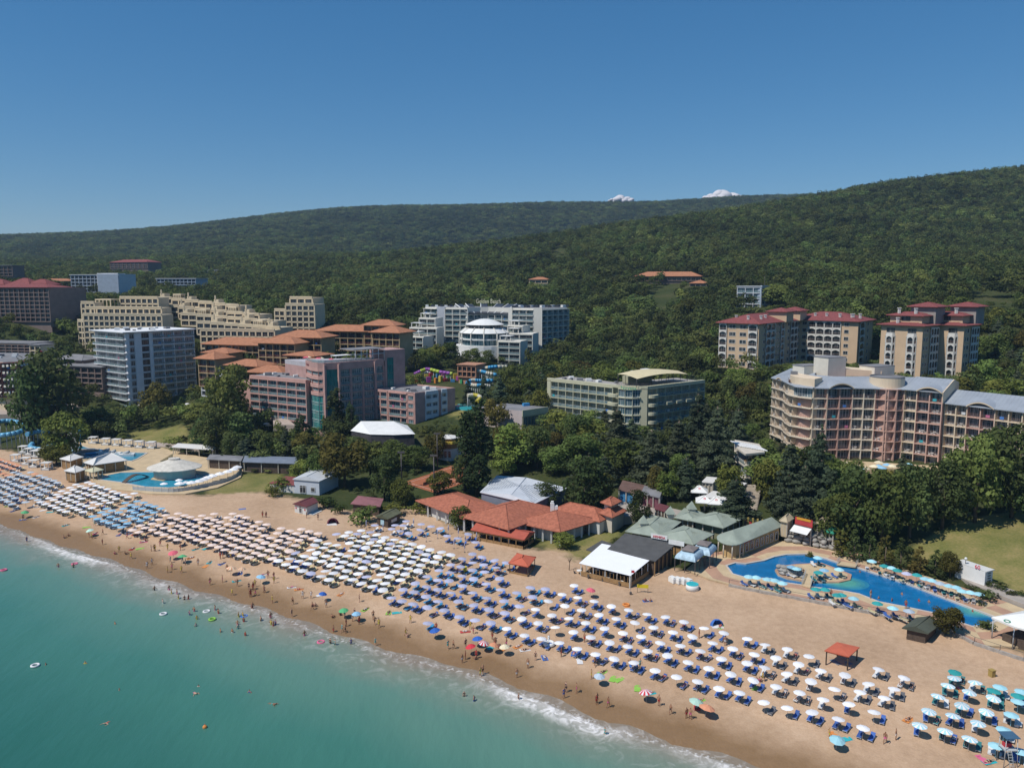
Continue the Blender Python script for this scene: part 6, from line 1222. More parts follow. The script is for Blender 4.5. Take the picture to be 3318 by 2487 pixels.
def pool_right():
    tan_ = mat('tan_paving', (.52, .40, .25), .85, .12, .5, .2, fine=5); pink = mat('pink_paving', (.42, .255, .175), .85, .12, .5, .2, fine=5); cop = mat('pool_coping', (.52, .47, .42), .7, .08); wat = water('pool_water', (.008, .15, .36)); conc = mat('weathered_concrete', (.33, .30, .27), .9, .2, 1.5)
    bm = bmesh.new()                                     # deck with the pool cut out: rings of slabs round the pool
    d = thing('pool_deck', 'tan and pink paved deck around the blue free form pool', 'deck', (0, 0, 0)); del d['label']; del d['category']; d['kind'] = 'structure'
    pool = [V2(p) for p in POOL]; deck = [V2(p) for p in DECK]; n = len(pool)
    ar = sum(pool[k][0]*pool[(k+1) % n][1]-pool[(k+1) % n][0]*pool[k][1] for k in range(n))
    if ar < 0: pool = pool[::-1]
    def outward(i): 
        a, b = pool[i-1], pool[(i+1) % n]; e = unit(a, b); return nrm(e)
    def hit(p, dr):
        best = 9.0
        for a, b in zip(deck, deck[1:]+deck[:1]):
            e = b-a; den = dr[0]*e[1]-dr[1]*e[0]
            if abs(den) < 1e-9: continue
            w_ = a-p; s = (w_[0]*e[1]-w_[1]*e[0])/den; u = (w_[0]*dr[1]-w_[1]*dr[0])/den
            if s > 0 and -1e-6 <= u <= 1+1e-6: best = min(best, s)
        return best
    base = MB().prism(deck, DECK_Z-.5, DECK_Z-.31)
    outs = []; dns = []
    pts = []
    for i in range(n):
        m = max(1, int(np.linalg.norm(pool[(i+1) % n]-pool[i])/2.2))
        for k in range(m): pts.append((V2(lerp(pool[i], pool[(i+1) % n], k/m)), i, k/m))
    PP = [p for p, _, _ in pts]; N_ = len(PP); nr = [nrm(unit(PP[i-1], PP[(i+1) % N_])) for i in range(N_)]; nr = [unit(np.zeros(2), nr[i-1]+nr[i]*2+nr[(i+1) % N_]) for i in range(N_)]; ex = [min(hit(PP[i]+nr[i]*.01, nr[i]), 16) for i in range(N_)]
    for i in range(N_):
        j = (i+1) % N_
        MB().prism([PP[i], PP[j], PP[j]+nr[j]*.45, PP[i]+nr[i]*.45], DECK_Z-1.6, DECK_Z+.05).build('coping', cop, d)
        prev = .46; cuts = [c for c in (2.6, 5.4, 9.0, 13) if c < max(ex[i], ex[j])-.5]+[99]
        for ci, c in enumerate(cuts):
            a0, b0 = min(prev, ex[i]), min(prev, ex[j]); a1, b1 = min(c, ex[i]), min(c, ex[j])
            if a1-a0 < .05 and b1-b0 < .05: break
            MB().prism([PP[i]+nr[i]*a0, PP[j]+nr[j]*b0, PP[j]+nr[j]*b1, PP[i]+nr[i]*a1], DECK_Z-.3, DECK_Z-.002*((i+ci) % 3)).build('paving_slab', (tan_, pink)[((i//4)+ci) % 2], d); prev = c
    o = MB().prism(pool, DECK_Z-1.5, DECK_Z-.22).build('pool_water', wat); tag(o, kind='structure')
    g0 = MB().prism([p[:2] for p in off([tuple(p) for p in deck], .0)], DECK_Z-.9, DECK_Z-.36)
    # island with boulders and two footbridges
    isl = [V2(at_z(1612+x/3.687, 1066.7+y/3.687, DECK_Z)) for x, y in ((228, 605), (262, 572), (400, 557), (600, 547), (722, 592), (840, 640), (830, 682), (740, 702), (600, 702), (450, 692), (330, 672), (252, 642))]
    o = MB().prism(isl, DECK_Z-1.5, DECK_Z).build('pool_island', tan_); tag(o, 'tan paved island with sunbeds in the middle of the pool', 'island'); ci = sum(isl)/len(isl); MB().prism(isl, DECK_Z+.003, DECK_Z+.06).build('rim', pink, o); MB().prism([p*.9+ci*.1 for p in isl], DECK_Z+.05, DECK_Z+.07).build('paving', tan_, o)
    for i, px in enumerate(([(440, 735), (510, 755), (540, 660), (475, 645)], [(720, 570), (870, 590), (890, 568), (745, 545)])):
        q = [V2(at_z(1612+x/3.687, 1066.7+y/3.687, DECK_Z)) for x, y in px]; o = thing('footbridge', ('tan footbridge from the beach side deck to the pool island', 'tan footbridge from the inland deck to the pool island')[i], 'footbridge'); MB().prism(q, DECK_Z+.08, DECK_Z+.35).build('deck', tan_, o)
        for a, b in ((q[0], q[3]), (q[1], q[2])): m_ = (a+b)/2; railing(o, (*m_, DECK_Z+.35), ang_of(unit(a, b)), np.linalg.norm(b-a), 'bars', RAILW)
    for x, y, r0 in ((1825, 1256, 4.6), (2105, 1318, 3.4)):
        c = V2(at_z(x, y, DECK_Z)); st = thing('pool_steps', f'pale rounded steps under water {"at the pool island" if x < 2000 else "near the far end of the pool"}', 'steps', (*c, DECK_Z-.5))
        for k in range(4): MB().prism([c+(r0-k*.8)*np.array((math.cos(a), .8*math.sin(a))) for a in np.linspace(0, 6.28, 20)[:-1]], DECK_Z-.4, DECK_Z-.213+.006*k).build('step', water(f'step_water_{k}', (.03+.02*k, .22+.04*k, .36-.02*k)), st)
    rock = mat('grey_boulder', (.30, .285, .26), .9, .25, 1.2, .6, fine=3); rg = random.Random(9)
    def boulder(p, s, parent):
        b = bmesh.new(); bmesh.ops.create_icosphere(b, subdivisions=2, radius=1)
        for v in b.verts: v.co *= 1+.18*math.sin(v.co.x*5+p[0]*3)*math.cos(v.co.y*4+p[1]*2)+rg.uniform(-.05, .05)
        me = bpy.data.meshes.new('boulder'); b.to_mesh(me); b.free(); me.materials.append(rock)
        for f in me.polygons: f.use_smooth = True
        return put('boulder', me, parent, p, rg.uniform(0, 3), (s[0], s[1], s[2]))
    w_ = thing('boulder_wall', 'retaining wall of big grey boulders between pool house and market stalls', 'wall'); A_, B_ = V2(at_z(1694, 1168, DECK_Z)), V2(at_z(1796, 1186, DECK_Z)); e = unit(A_, B_); L_ = np.linalg.norm(B_-A_)
    for r_ in range(3):
        k = 0.0
        while k < L_: s = rg.uniform(.75, 1.25); p = A_+e*(k+s)-nrm(e)*(r_*.35); boulder((*p, DECK_Z+.45+r_*.85), (s*1.15, .8, .58), w_); k += s*1.9
    MB().prism([A_-nrm(e)*1.2, B_-nrm(e)*1.2, B_-nrm(e)*4, A_-nrm(e)*4], DECK_Z-1, DECK_Z+2.9).build('backing', conc, w_)
    h_ = thing('boulder_heap', 'heap of rounded grey boulders on the pool island', 'rocks')
    for r_ in range(3):
        for k in range(5): p = V2(at_z(1612+(285+k*38-r_*6)/3.687, 1066.7+(640-k*-6)/3.687, DECK_Z)); boulder((p[0], p[1]+r_*.4, DECK_Z+.35+r_*.55), (.85, .6, .42), h_)
    # beach side retaining wall with posts
    wl = thing('pool_retaining_wall', 'weathered concrete wall between the sand and the pool deck', 'wall'); seg = [V2(at_z(x, y, DECK_Z)) for x, y in ((1575, 1261), (1640, 1274), (1700, 1285), (1800, 1304), (1900, 1324), (2015, 1342), (2060, 1362), (2105, 1386), (2160, 1404), (2212, 1421), (2330, 1456))]
    for a, b in zip(seg[:-1], seg[1:]):
        k = max(1, int(np.linalg.norm(b-a)/3.0)); e = unit(a, b)
        for j in range(k):
            p, q = V2(lerp(a, b, j/k)), V2(lerp(a, b, (j+1)/k))-e*.03; MB().prism([p+nrm(e)*.35, q+nrm(e)*.35, q-nrm(e)*.05, p-nrm(e)*.05], .9, DECK_Z+.08+.03*((j*7) % 3)).build('concrete_panel', conc, wl); MB().tube((*p, DECK_Z), (*p, DECK_Z+.95), .05, n=5).build('fence_post', FRAMED, wl)
        m_ = (a+b)/2; MB().box((*m_, DECK_Z+.9), (np.linalg.norm(b-a), .04, .05), ang_of(e)).build('fence_rail', FRAMED, wl)
    # steps down to the sand
    for i, (px, dirx) in enumerate((([(1420, 1244), (1452, 1230)], 1), ([(1540, 1262), (1575, 1268)], 1))):
        o = thing('beach_steps', ('wide concrete steps beside the white tarpaulin bar', 'concrete steps from the sand to the left end of the pool deck')[i], 'steps'); a, b = V2(at_z(*px[0], 2.4)), V2(at_z(*px[1], 2.4)); e = unit(a, b)
        for k in range(6): MB().prism(rectp(a-nrm(e)*.42*k, e, np.linalg.norm(b-a), .44), 1.8, 2.45+.18*k).build('step', conc, o)
    # pale grey path and lamp, wall sign, white sail canopy
    pth = quad([(2040, 1228), (2070, 1222), (2150, 1262), (2350, 1330), (2350, 1352), (2200, 1302), (2100, 1262)], 4.0); b = MB(); zz = terr([tuple(p) for p in pth])
    tag(MB().prism(pth, 3.0, float(np.mean(zz))+.3).build('path', mat('pale_path', (.36, .32, .28), .9, .1)), kind='structure')
    s = thing('kiosk_container', 'white printed container kiosk beside the meadow path', 'kiosk'); p = gp(2062, 1245); e = np.array((.45, -.89)); MB().prism(rectp(V2(p), e, 6.0, 2.4), p.z-.2, p.z+3.0).build('body', WHITE, s); MB().prism(rectp(V2(p)-e*.2, e, 6.4, 2.6), p.z+3.0, p.z+3.15).build('roof', WALLW, s); c = V2(p)+e*6.05+np.array((.89, .45))*1.2
    for k in range(5): MB().box((c[0]+.03, c[1]-.02, p.z+.6+k*.5), (.04, 1.2-.1*k, .18), ang_of(e)).build('print', FRAMED, s)
    text(s, '60', (*(V2(p)+e*4.5+nrm(e)*.15), p.z+3.2), ang_of(e), 1.1, MATS['sign_scarlet'])
    o = MB().tube((*gp(2083, 1250)[:2], gp(2083, 1250).z-.2), (*gp(2083, 1250)[:2], gp(2083, 1250).z+4), .07, n=6).build('lamp_post', FRAMED); tag(o, 'dark lamp post with white globe beside the meadow path', 'street lamp'); g_ = gp(2083, 1250); b = bmesh.new(); bmesh.ops.create_uvsphere(b, u_segments=10, v_segments=8, radius=.28); me = bpy.data.meshes.new('globe'); b.to_mesh(me); b.free(); me.materials.append(WHITE); put('globe', me, o, (g_.x, g_.y, g_.z+4.2))
    sl = thing('sail_canopy', 'large white sail canopy over the bar at the right edge', 'canopy'); zz = DECK_Z+3.6; A_, B_, C_, D2 = [V2(at_z(x, y, zz)) for x, y in ((2142, 1332), (2190, 1352), (2290, 1378), (2225, 1315))]; b = MB(); c = (A_+B_+C_+D2)/4; ring = [A_, (A_+B_)/2, B_, (B_+C_)/2, C_, (C_+D2)/2, D2, (D2+A_)/2]
    for a, b_ in zip(ring, ring[1:]+ring[:1]): b.face(((*a, zz), (*b_, zz), (*c, zz+1.6))); b.face(((*a, zz-.3), (*b_, zz-.3), (*b_, zz), (*a, zz)))
    b.build('fabric', WHITE, sl)
    for p in (A_, B_, C_, D2): p = p+(c-p)*.06; MB().tube((*p, DECK_Z-.3), (*p, zz), .1, n=6).build('pole', RAILW, sl)
    MB().prism([c+(p-c)*.62 for p in ring], DECK_Z-.3, DECK_Z+1.2).build('bar_counter', WOODD, sl); text(sl, 'o', (c[0]-4, c[1]-2.5, zz+1.05), 0, 2.2, mat('logo_green', (.1, .3, .2), .6), tilt=.15)
pool_right()
# ================================================================== left pools and gardens, water park, market, cliff restaurant
TANP = MATS['tan_paving']; BLUEP = mat('blue_plastic', (.04, .27, .5), .35, .05, spec=.5); IVORY = mat('ivory_plastic', (.55, .52, .42), .4, .05); CANV = mat('canvas_white', (.62, .61, .59), .8, .05); THATCH = mat('pale_thatch', (.56, .53, .47), .9, .15, 1.0, .3)
def poolset(name, pool, z, col, lab):
    o = MB().prism([p[:2] for p in pool], z-.4, z+.02).build(name, water(name+'_water', col)); tag(o, kind='structure'); P_ = [V2(p) for p in pool]; q = off(P_, .5, True); i_ = off(P_, -.02, True); b = MB()
    for k in range(len(P_)): j = (k+1) % len(P_); b.prism([q[k], q[j], i_[j], i_[k]], z-.3, z+.14)
    b.build('coping', MATS['pool_coping'], o)
def tent4(lab, px, z, h, m, wz, cat='tent', wall=None, name='white_tent', n=2):
    t = thing(name, lab, cat); q = quad(px, z); hip(t, q, z, h, m, .2); posts(t, q, wz, z, n, CREAMW, .1, 'post', .3)
    if wall: c = sum(q)/4; MB().prism([p*.88+c*.12 for p in q], wz-.3, z).build('wall', wall, t)
    return t
def tube_path(t, pts, r, ms, zb=None):
    for k, (a, b) in enumerate(zip(pts[:-1], pts[1:])):
        MB().tube(a, b, r, r, 8).build('tube_section', ms[k % len(ms)], t)
        if zb is not None: MB().tube((a[0], a[1], zb), (a[0], a[1], a[2]-r), .14, n=5).build('support', RAILW, t)
def smooth(P, n=4):
    P = [np.array(p, float) for p in P]; out = []
    for i in range(len(P)-1):
        a, b, c, d = P[max(i-1, 0)], P[i], P[i+1], P[min(i+2, len(P)-1)]
        for k in range(n): t = k/n; out.append(tuple(.5*(2*b+(c-a)*t+(2*a-5*b+4*c-d)*t*t+(3*b-a-3*c+d)*t**3)))
    return out+[tuple(P[-1])]
def left_side():
    tag(MB().prism([p[:2] for p in LDECK], LZ-.8, LZ).build('pool_terrace', TANP), kind='structure')
    poolset('lagoon_pool', LPOOL, LZ, (.03, .27, .40), ''); poolset('play_pool', UPOOL, LZ, (.03, .24, .36), '')
    D1 = lambda x, y: (x/3.687, 800+y/3.687)
    isl = quad([D1(1200, 868), D1(1300, 880), D1(1390, 858), D1(1330, 838), D1(1230, 845)], LZ); o = MB().prism(isl, LZ-.3, LZ+.12).build('pool_island', TANP); tag(o, 'small tan island with a fountain in the left pool', 'island'); c = sum(isl)/5; MB().tube((*c, LZ), (*c, LZ+2.6), .5, .25, 8).build('fountain', THATCH, o)
    br = thing('arched_bridge', 'grey arched footbridge over the left pool', 'footbridge'); a, b = V2(at_z(*D1(1000, 900), LZ)), V2(at_z(*D1(1190, 850), LZ)); e = unit(a, b); L_ = np.linalg.norm(b-a); n = 10
    for k in range(n): h0, h1 = 1.5*math.sin(math.pi*k/n), 1.5*math.sin(math.pi*(k+1)/n); q = rectp(a+e*L_*k/n, e, L_/n, 1.6); MB().prism(q, [LZ+h0+.1, LZ+h1+.1, LZ+h1+.1, LZ+h0+.1], [LZ+h0+.3, LZ+h1+.3, LZ+h1+.3, LZ+h0+.3]).build('deck_board', WOODD, br)
    for k in range(10): s = k/9; p = at_z(*D1(1430+450*s**.8+20*math.sin(k), 895-130*s**1.3), LZ+2.0); umbrella_small(p, LZ, 'white_canopy', f'big white parasol on the curved terrace of the left pool, {nth(k+1)} from the left', 3.0, 'left pool parasols')
    for k, (x, y) in enumerate(((1305, 897), (1425, 868), (1480, 885))): umbrella_small(at_z(*D1(x, y), LZ+2.0), LZ, 'white_canopy', f'white parasol standing in the left pool, {nth(k+1)} from the left', 2.2)
    f = thing('terrace_fence', 'pale grey curved fence right of the left pool', 'fence'); P_ = smooth([at_z(*D1(x, y), LZ) for x, y in ((1060, 950), (1340, 968), (1500, 952), (1640, 925), (1800, 885), (1900, 830), (1908, 775))], 5)
    for a, b in zip(P_[:-1], P_[1:]): m_ = (np.array(a)+np.array(b))/2; MB().box((m_[0], m_[1], LZ+.45), (np.linalg.norm(np.array(b)-a), .06, 1.1), math.atan2(b[1]-a[1], b[0]-a[0])).build('panel', RAILW, f); MB().box((a[0], a[1], LZ+.5), (.14, .14, 1.5)).build('post', RAILW, f)
    tent4('large white hipped tent bar beside the left pool', [D1(672, 735), D1(745, 755), D1(1010, 718), D1(885, 668)], LZ+3.0, 1.9, CANV, LZ, wall=WOOD, n=3)
    t = thing('conical_roof_bar', 'round beige conical roofed bar house behind the left pool', 'bar'); c = V2(at_z(*D1(1390, 765), LZ+3)); r = 8.2; N_ = 14; ring = lambda rr, z: [(c[0]+rr*math.cos(2*math.pi*k/N_), c[1]+rr*.8*math.sin(2*math.pi*k/N_), z) for k in range(N_)]; a, b_ = ring(r, LZ+3), ring(1.4, LZ+5.4)
    for k in range(N_): b = MB(); b.face((a[k], a[(k+1) % N_], b_[(k+1) % N_], b_[k])); b.face(((a[k][0], a[k][1], LZ+2.8), (a[(k+1) % N_][0], a[(k+1) % N_][1], LZ+2.8), a[(k+1) % N_], a[k])); b.build('roof_segment', THATCH, t)
    MB().prism([p[:2] for p in ring(1.7, 0)], LZ+5.2, LZ+5.7).build('roof_cap', THATCH, t); MB().prism([p[:2] for p in ring(r-2, 0)], LZ-.2, LZ+3.1).build('wall', CREAMW, t); b = MB(); p0, p1, p2 = at_z(*D1(1275, 720), LZ+3.4), at_z(*D1(1380, 712), LZ+3.4), Vector((c[0]-.3, c[1], LZ+7.2)); b.face((tuple(p0), tuple(p1), tuple(p2))); b.face((tuple(p1), tuple(p0), (p0.x, p0.y, p0.z-.2))); b.build('sail', mat('sand_sail', (.52, .45, .3), .8), t); FOOT.append(([p[:2] for p in ring(r, 0)], 1))
    tent4('grey gabled timber hut between the white tent and the bar terrace', [D1(480, 705), D1(560, 722), D1(662, 690), D1(580, 665)], LZ+2.7, 1.0, CANV, LZ, 'hut', WOOD, 'timber_hut'); tent4('open timber hut with pale gable nearest the sand by the left pool', [D1(515, 800), D1(600, 815), D1(680, 790), D1(590, 762)], LZ+2.7, 1.2, CANV, LZ, 'hut', WOOD, 'timber_hut'); tent4('cream square parasol roof beside the timber hut', [D1(675, 800), D1(740, 812), D1(822, 792), D1(755, 772)], LZ+2.4, .9, mat('cream_roof', (.55, .52, .36), .8), LZ)
    for k, (x, y) in enumerate(((745, 580), (845, 592), (930, 598), (1022, 606), (1112, 614), (1208, 620), (190, 650), (235, 668), (285, 686), (130, 720), (210, 745), (275, 765), (372, 785), (330, 670))):
        p = at_z(*D1(x, y), LZ if k < 6 else 2.6); z = gz(p.x, p.y) if k >= 6 else LZ; t = thing('cabana', f'white curtained cabana {"on the terrace behind the play pool" if k < 6 else "on the sand at the far left"}, {nth(k+1 if k < 6 else k-5)} from the left', 'cabana', (p.x, p.y, z), 'cabanas'); MB().prism(rectp((p.x-1.4, p.y-1.2), (1, 0), 2.8, 2.4), z+2.3, z+2.5).build('roof', CANV, t); MB().box((p.x, p.y, z+.35), (2.4, 2, .5)).build('bed', WHITE, t)
        for dx in (-1.25, 1.25):
            for dy in (-1.05, 1.05): MB().box((p.x+dx, p.y+dy, z+1.15), (.35 if dy > 0 else .14, .14, 2.3)).build('curtain_post', CANV, t)
    p = at_z(*D1(685, 655), LZ); t = thing('water_trampoline', 'blue and white round inflatable trampoline in the play pool', 'inflatable', (p.x, p.y, LZ)); put('ring', ringt(), t, (p.x, p.y, LZ), 0, (5.2, 3.6, 1.6)); MB().tube((p.x, p.y, LZ+.2), (p.x, p.y, LZ+.75), 4.2, 4.2, 16).build('mat', FRAMED, t)
    for k, (x, y) in enumerate(((850, 660), (1010, 680), (900, 672))): p = at_z(*D1(x, y), LZ); t = thing('pool_inflatable', f'grey white inflatable obstacle in the play pool, {nth(k+1)} from the left', 'inflatable', (p.x, p.y, LZ)); MB().box((p.x, p.y, LZ+.4), (5, 2, .8), .2).build('base', WHITE, t); MB().tube((p.x-1, p.y, LZ+.7), (p.x+1, p.y, LZ+1.6), .7, .4, 8).build('cone', RAILW, t)
    p = at_z(*D1(588, 640), LZ); t = thing('climbing_tower', 'white climbing tower with blue frame at the play pool', 'tower', (p.x, p.y, LZ)); MB().box((p.x, p.y, LZ+3.2), (3, 1.2, 6.4)).build('body', WHITE, t); q = MB()
    for s in (-2, 2): q.box((p.x+s, p.y+1, LZ+4.2), (.4, .4, 8.4))
    q.box((p.x, p.y+1, LZ+8.2), (4.4, .4, .4)); q.build('frame', BLUEP, t)
    t = thing('blue_water_slide', 'looping light blue water slide at the left picture edge', 'water slide'); SB = mat('slide_blue', (.13, .38, .58), .35, .05, spec=.5)
    for pts in ([(-60, 925, 9.5), (0, 910, 9.5), (30, 910, 9.2), (55, 917, 8.8), (54, 926, 8.4), (33, 935, 8), (0, 940, 7.6), (-60, 944, 7.2)], [(56, 917, 8.8), (82, 920, 8.4), (110, 919, 8)], [(58, 938, 7.2), (80, 932, 7.4), (105, 930, 7.6)], [(70, 958, 5.2), (66, 966, 4.6), (90, 970, 4.2), (110, 962, 4.2)]):
        tube_path(t, [(*V2(at_z(x, y, z)), z) for x, y, z in [tuple(k) for k in smooth(pts, 3)]], .85, [SB], 2.4)
    # cafe roofs right of the left pool, garden awnings, parasols
    for k, (px, m, lab) in enumerate((([(447, 992), (520, 996), (525, 986), (455, 982)], MATS['grey_roof_felt'], 'grey flat cafe pergola right of the conical bar'), ([(525, 998), (640, 1002), (640, 988), (530, 985)], MATS['slate_blue_wall'], 'long slate roofed cafe pergola in the garden'), ([(372, 966), (460, 972), (470, 963), (385, 958)], CANV, 'long white awning behind the conical bar'), ([(180, 912), (225, 920), (240, 910), (195, 904)], CANV, 'white folded awnings under the tower hotel terrace'), ([(630, 1002), (668, 1006), (672, 998), (636, 995)], MATS['lilac_canopy'], 'lilac grey parasols of the garden cafe'))):
        tent4(lab, px, zg(*px[0])+3.2, .6, m, zg(*px[0]), 'awning', WOODD if k < 2 else None, 'cafe_awning', 3)
    for k in range(14): p = gp(578+RNG0.uniform(-14, 60), 905+RNG0.uniform(0, 30)); umbrella_small(p, p.z, ('white_canopy', 'pale_blue_canopy', 'cream_canopy')[k % 3], f'{("white", "pale blue", "cream")[k % 3]} parasol in the court left of the pink hotel, {nth(k//3+1)} such', 2.6, 'court parasols')
    for k in range(12): p = gp(RNG0.uniform(0, 90), RNG0.uniform(872, 890)); umbrella_small(p, p.z, 'white_canopy', f'white parasol on the terrace below the awning hotel, {nth(k+1)} from the left', 3.2, 'awning terrace parasols')
    for k in range(9): p = at_z(RNG0.uniform(275, 405), RNG0.uniform(868, 880), 7.0); umbrella_small(p, 2.6+(p.z-4.4), 'white_canopy', f'white parasol beside the tower hotel pool, {nth(k+1)} of the row', 2.8, 'tower terrace parasols')
    # garden paths
    for nm, px, zz in (('garden_path', [(592, 960), (640, 960), (612, 905), (590, 905)], None), ('garden_path', [(250, 948), (340, 955), (430, 968), (430, 976), (330, 963), (250, 953)], None), ('garden_path', [(440, 1010), (640, 1012), (640, 1020), (440, 1018)], None), ('garden_path', [(0, 870), (150, 868), (180, 895), (130, 915), (0, 920)], None)):
        P_ = [gp(*q) for q in px]; b = MB(); z = max(p.z for p in P_); b.prism([p[:2] for p in P_], z-2.5, z+.06); tag(b.build(nm, mat('pale_pink_paving', (.40, .33, .28), .9, .1)), kind='structure')
RNG0 = random.Random(21); _rt = []
def ringt():
    if not _rt:
        b = MB()
        for i in range(20):
            for j in range(8):
                q = []
                for di, dj in ((0, 0), (1, 0), (1, 1), (0, 1)): a = 2*math.pi*(i+di)/20; c = 2*math.pi*(j+dj)/8; q.append(((1+.16*math.cos(c))*math.cos(a), (1+.16*math.cos(c))*math.sin(a), .25+.25*math.sin(c)))
                b.face(q, (i//2) % 2, True)
        _rt.append(b.mesh('ring', [BLUEP, WHITE]))
    return _rt[0]
left_side()
def water_park():
    P = lambda x, y, d: tuple(at_d(x, y, d))
    for k, (pts, ms, lab) in enumerate((([(1027, 794, 352), (1045, 795, 350), (1067, 792, 349), (1095, 792, 352)], [IVORY, IVORY, BLUEP], 'highest blue and ivory water slide tube'), ([(1028, 800, 346), (1045, 803, 344), (1058, 807, 343), (1087, 812, 345)], [IVORY, BLUEP], 'second blue and ivory water slide tube from the top'), ([(1008, 826, 330), (1020, 821, 332), (1034, 822, 333), (1064, 822, 336)], [BLUEP, IVORY, BLUEP], 'third blue and ivory water slide tube from the top'), ([(1008, 827, 328), (1023, 832, 325), (1040, 832, 324), (1058, 834, 326)], [BLUEP, IVORY], 'fourth blue and ivory water slide tube from the top'), ([(1010, 854, 305), (1026, 853, 306), (1038, 858, 304), (1030, 867, 300)], [IVORY, mat('yellow_plastic', (.5, .42, .06), .4)], 'yellow and ivory water slide tube at the bottom'), ([(895, 808, 352), (912, 800, 354), (925, 797, 355), (950, 803, 352), (978, 807, 350)], [mat('purple_plastic', (.25, .08, .32), .4), mat('lime_plastic', (.35, .45, .06), .4)], 'purple and lime water slide on the left'))):
        t = thing('water_slide', lab, 'water slide'); pp = smooth([P(*q) for q in pts], 4); zb = min(gz(q[0], q[1]) for q in pp)-.3; tube_path(t, pp, .8, [m for m in ms for _ in range(3)], zb)
    t = thing('play_castle', 'row of red, green and orange play structures in the water park', 'playground'); rg = random.Random(6)
    for k in range(22): x = 900+k*5.2; p = gp(x, 822+rg.uniform(-5, 6)); h = rg.uniform(1.2, 3.2); MB().box((p.x, p.y, p.z+h/2), (rg.uniform(1, 2), 1.2, h), rg.random()).build('play_block', (TWC[k % 6]), t)
    slab_house('slide_house', 'salmon coloured two storey house under the water slides', 988, 1027, 790, 816, 345, 341, 9, mat('salmon_render', (.42, .22, .14), .8, .1), 4, 2)
    q = [V2(gp(x, y)) for x, y in ((980, 884), (1025, 888), (1040, 876), (990, 874))]; z = max(gz(*k) for k in q)+.25; o = MB().prism(q, z-2, z).build('slide_pool', water('slide_pool_water', (.05, .36, .42))); tag(o, kind='structure')
    for k in range(12): x, y = rg.choice(((905, 838), (940, 812), (968, 770), (985, 778), (1000, 772))); p = gp(x+rg.uniform(-18, 18), y+rg.uniform(-6, 6)); umbrella_small(p, p.z, ('white_canopy', 'pale_blue_canopy')[k % 2], f'{("white", "pale blue")[k % 2]} parasol around the water park pools, {nth(k//2+1)} such', 3.2, 'water park parasols')
TWC = [mat(f'play_{k}', c, .6) for k, c in enumerate(((.45, .05, .05), (.06, .3, .12), (.55, .2, .04), (.05, .2, .4), (.5, .4, .06), (.3, .06, .25)))]
water_park()
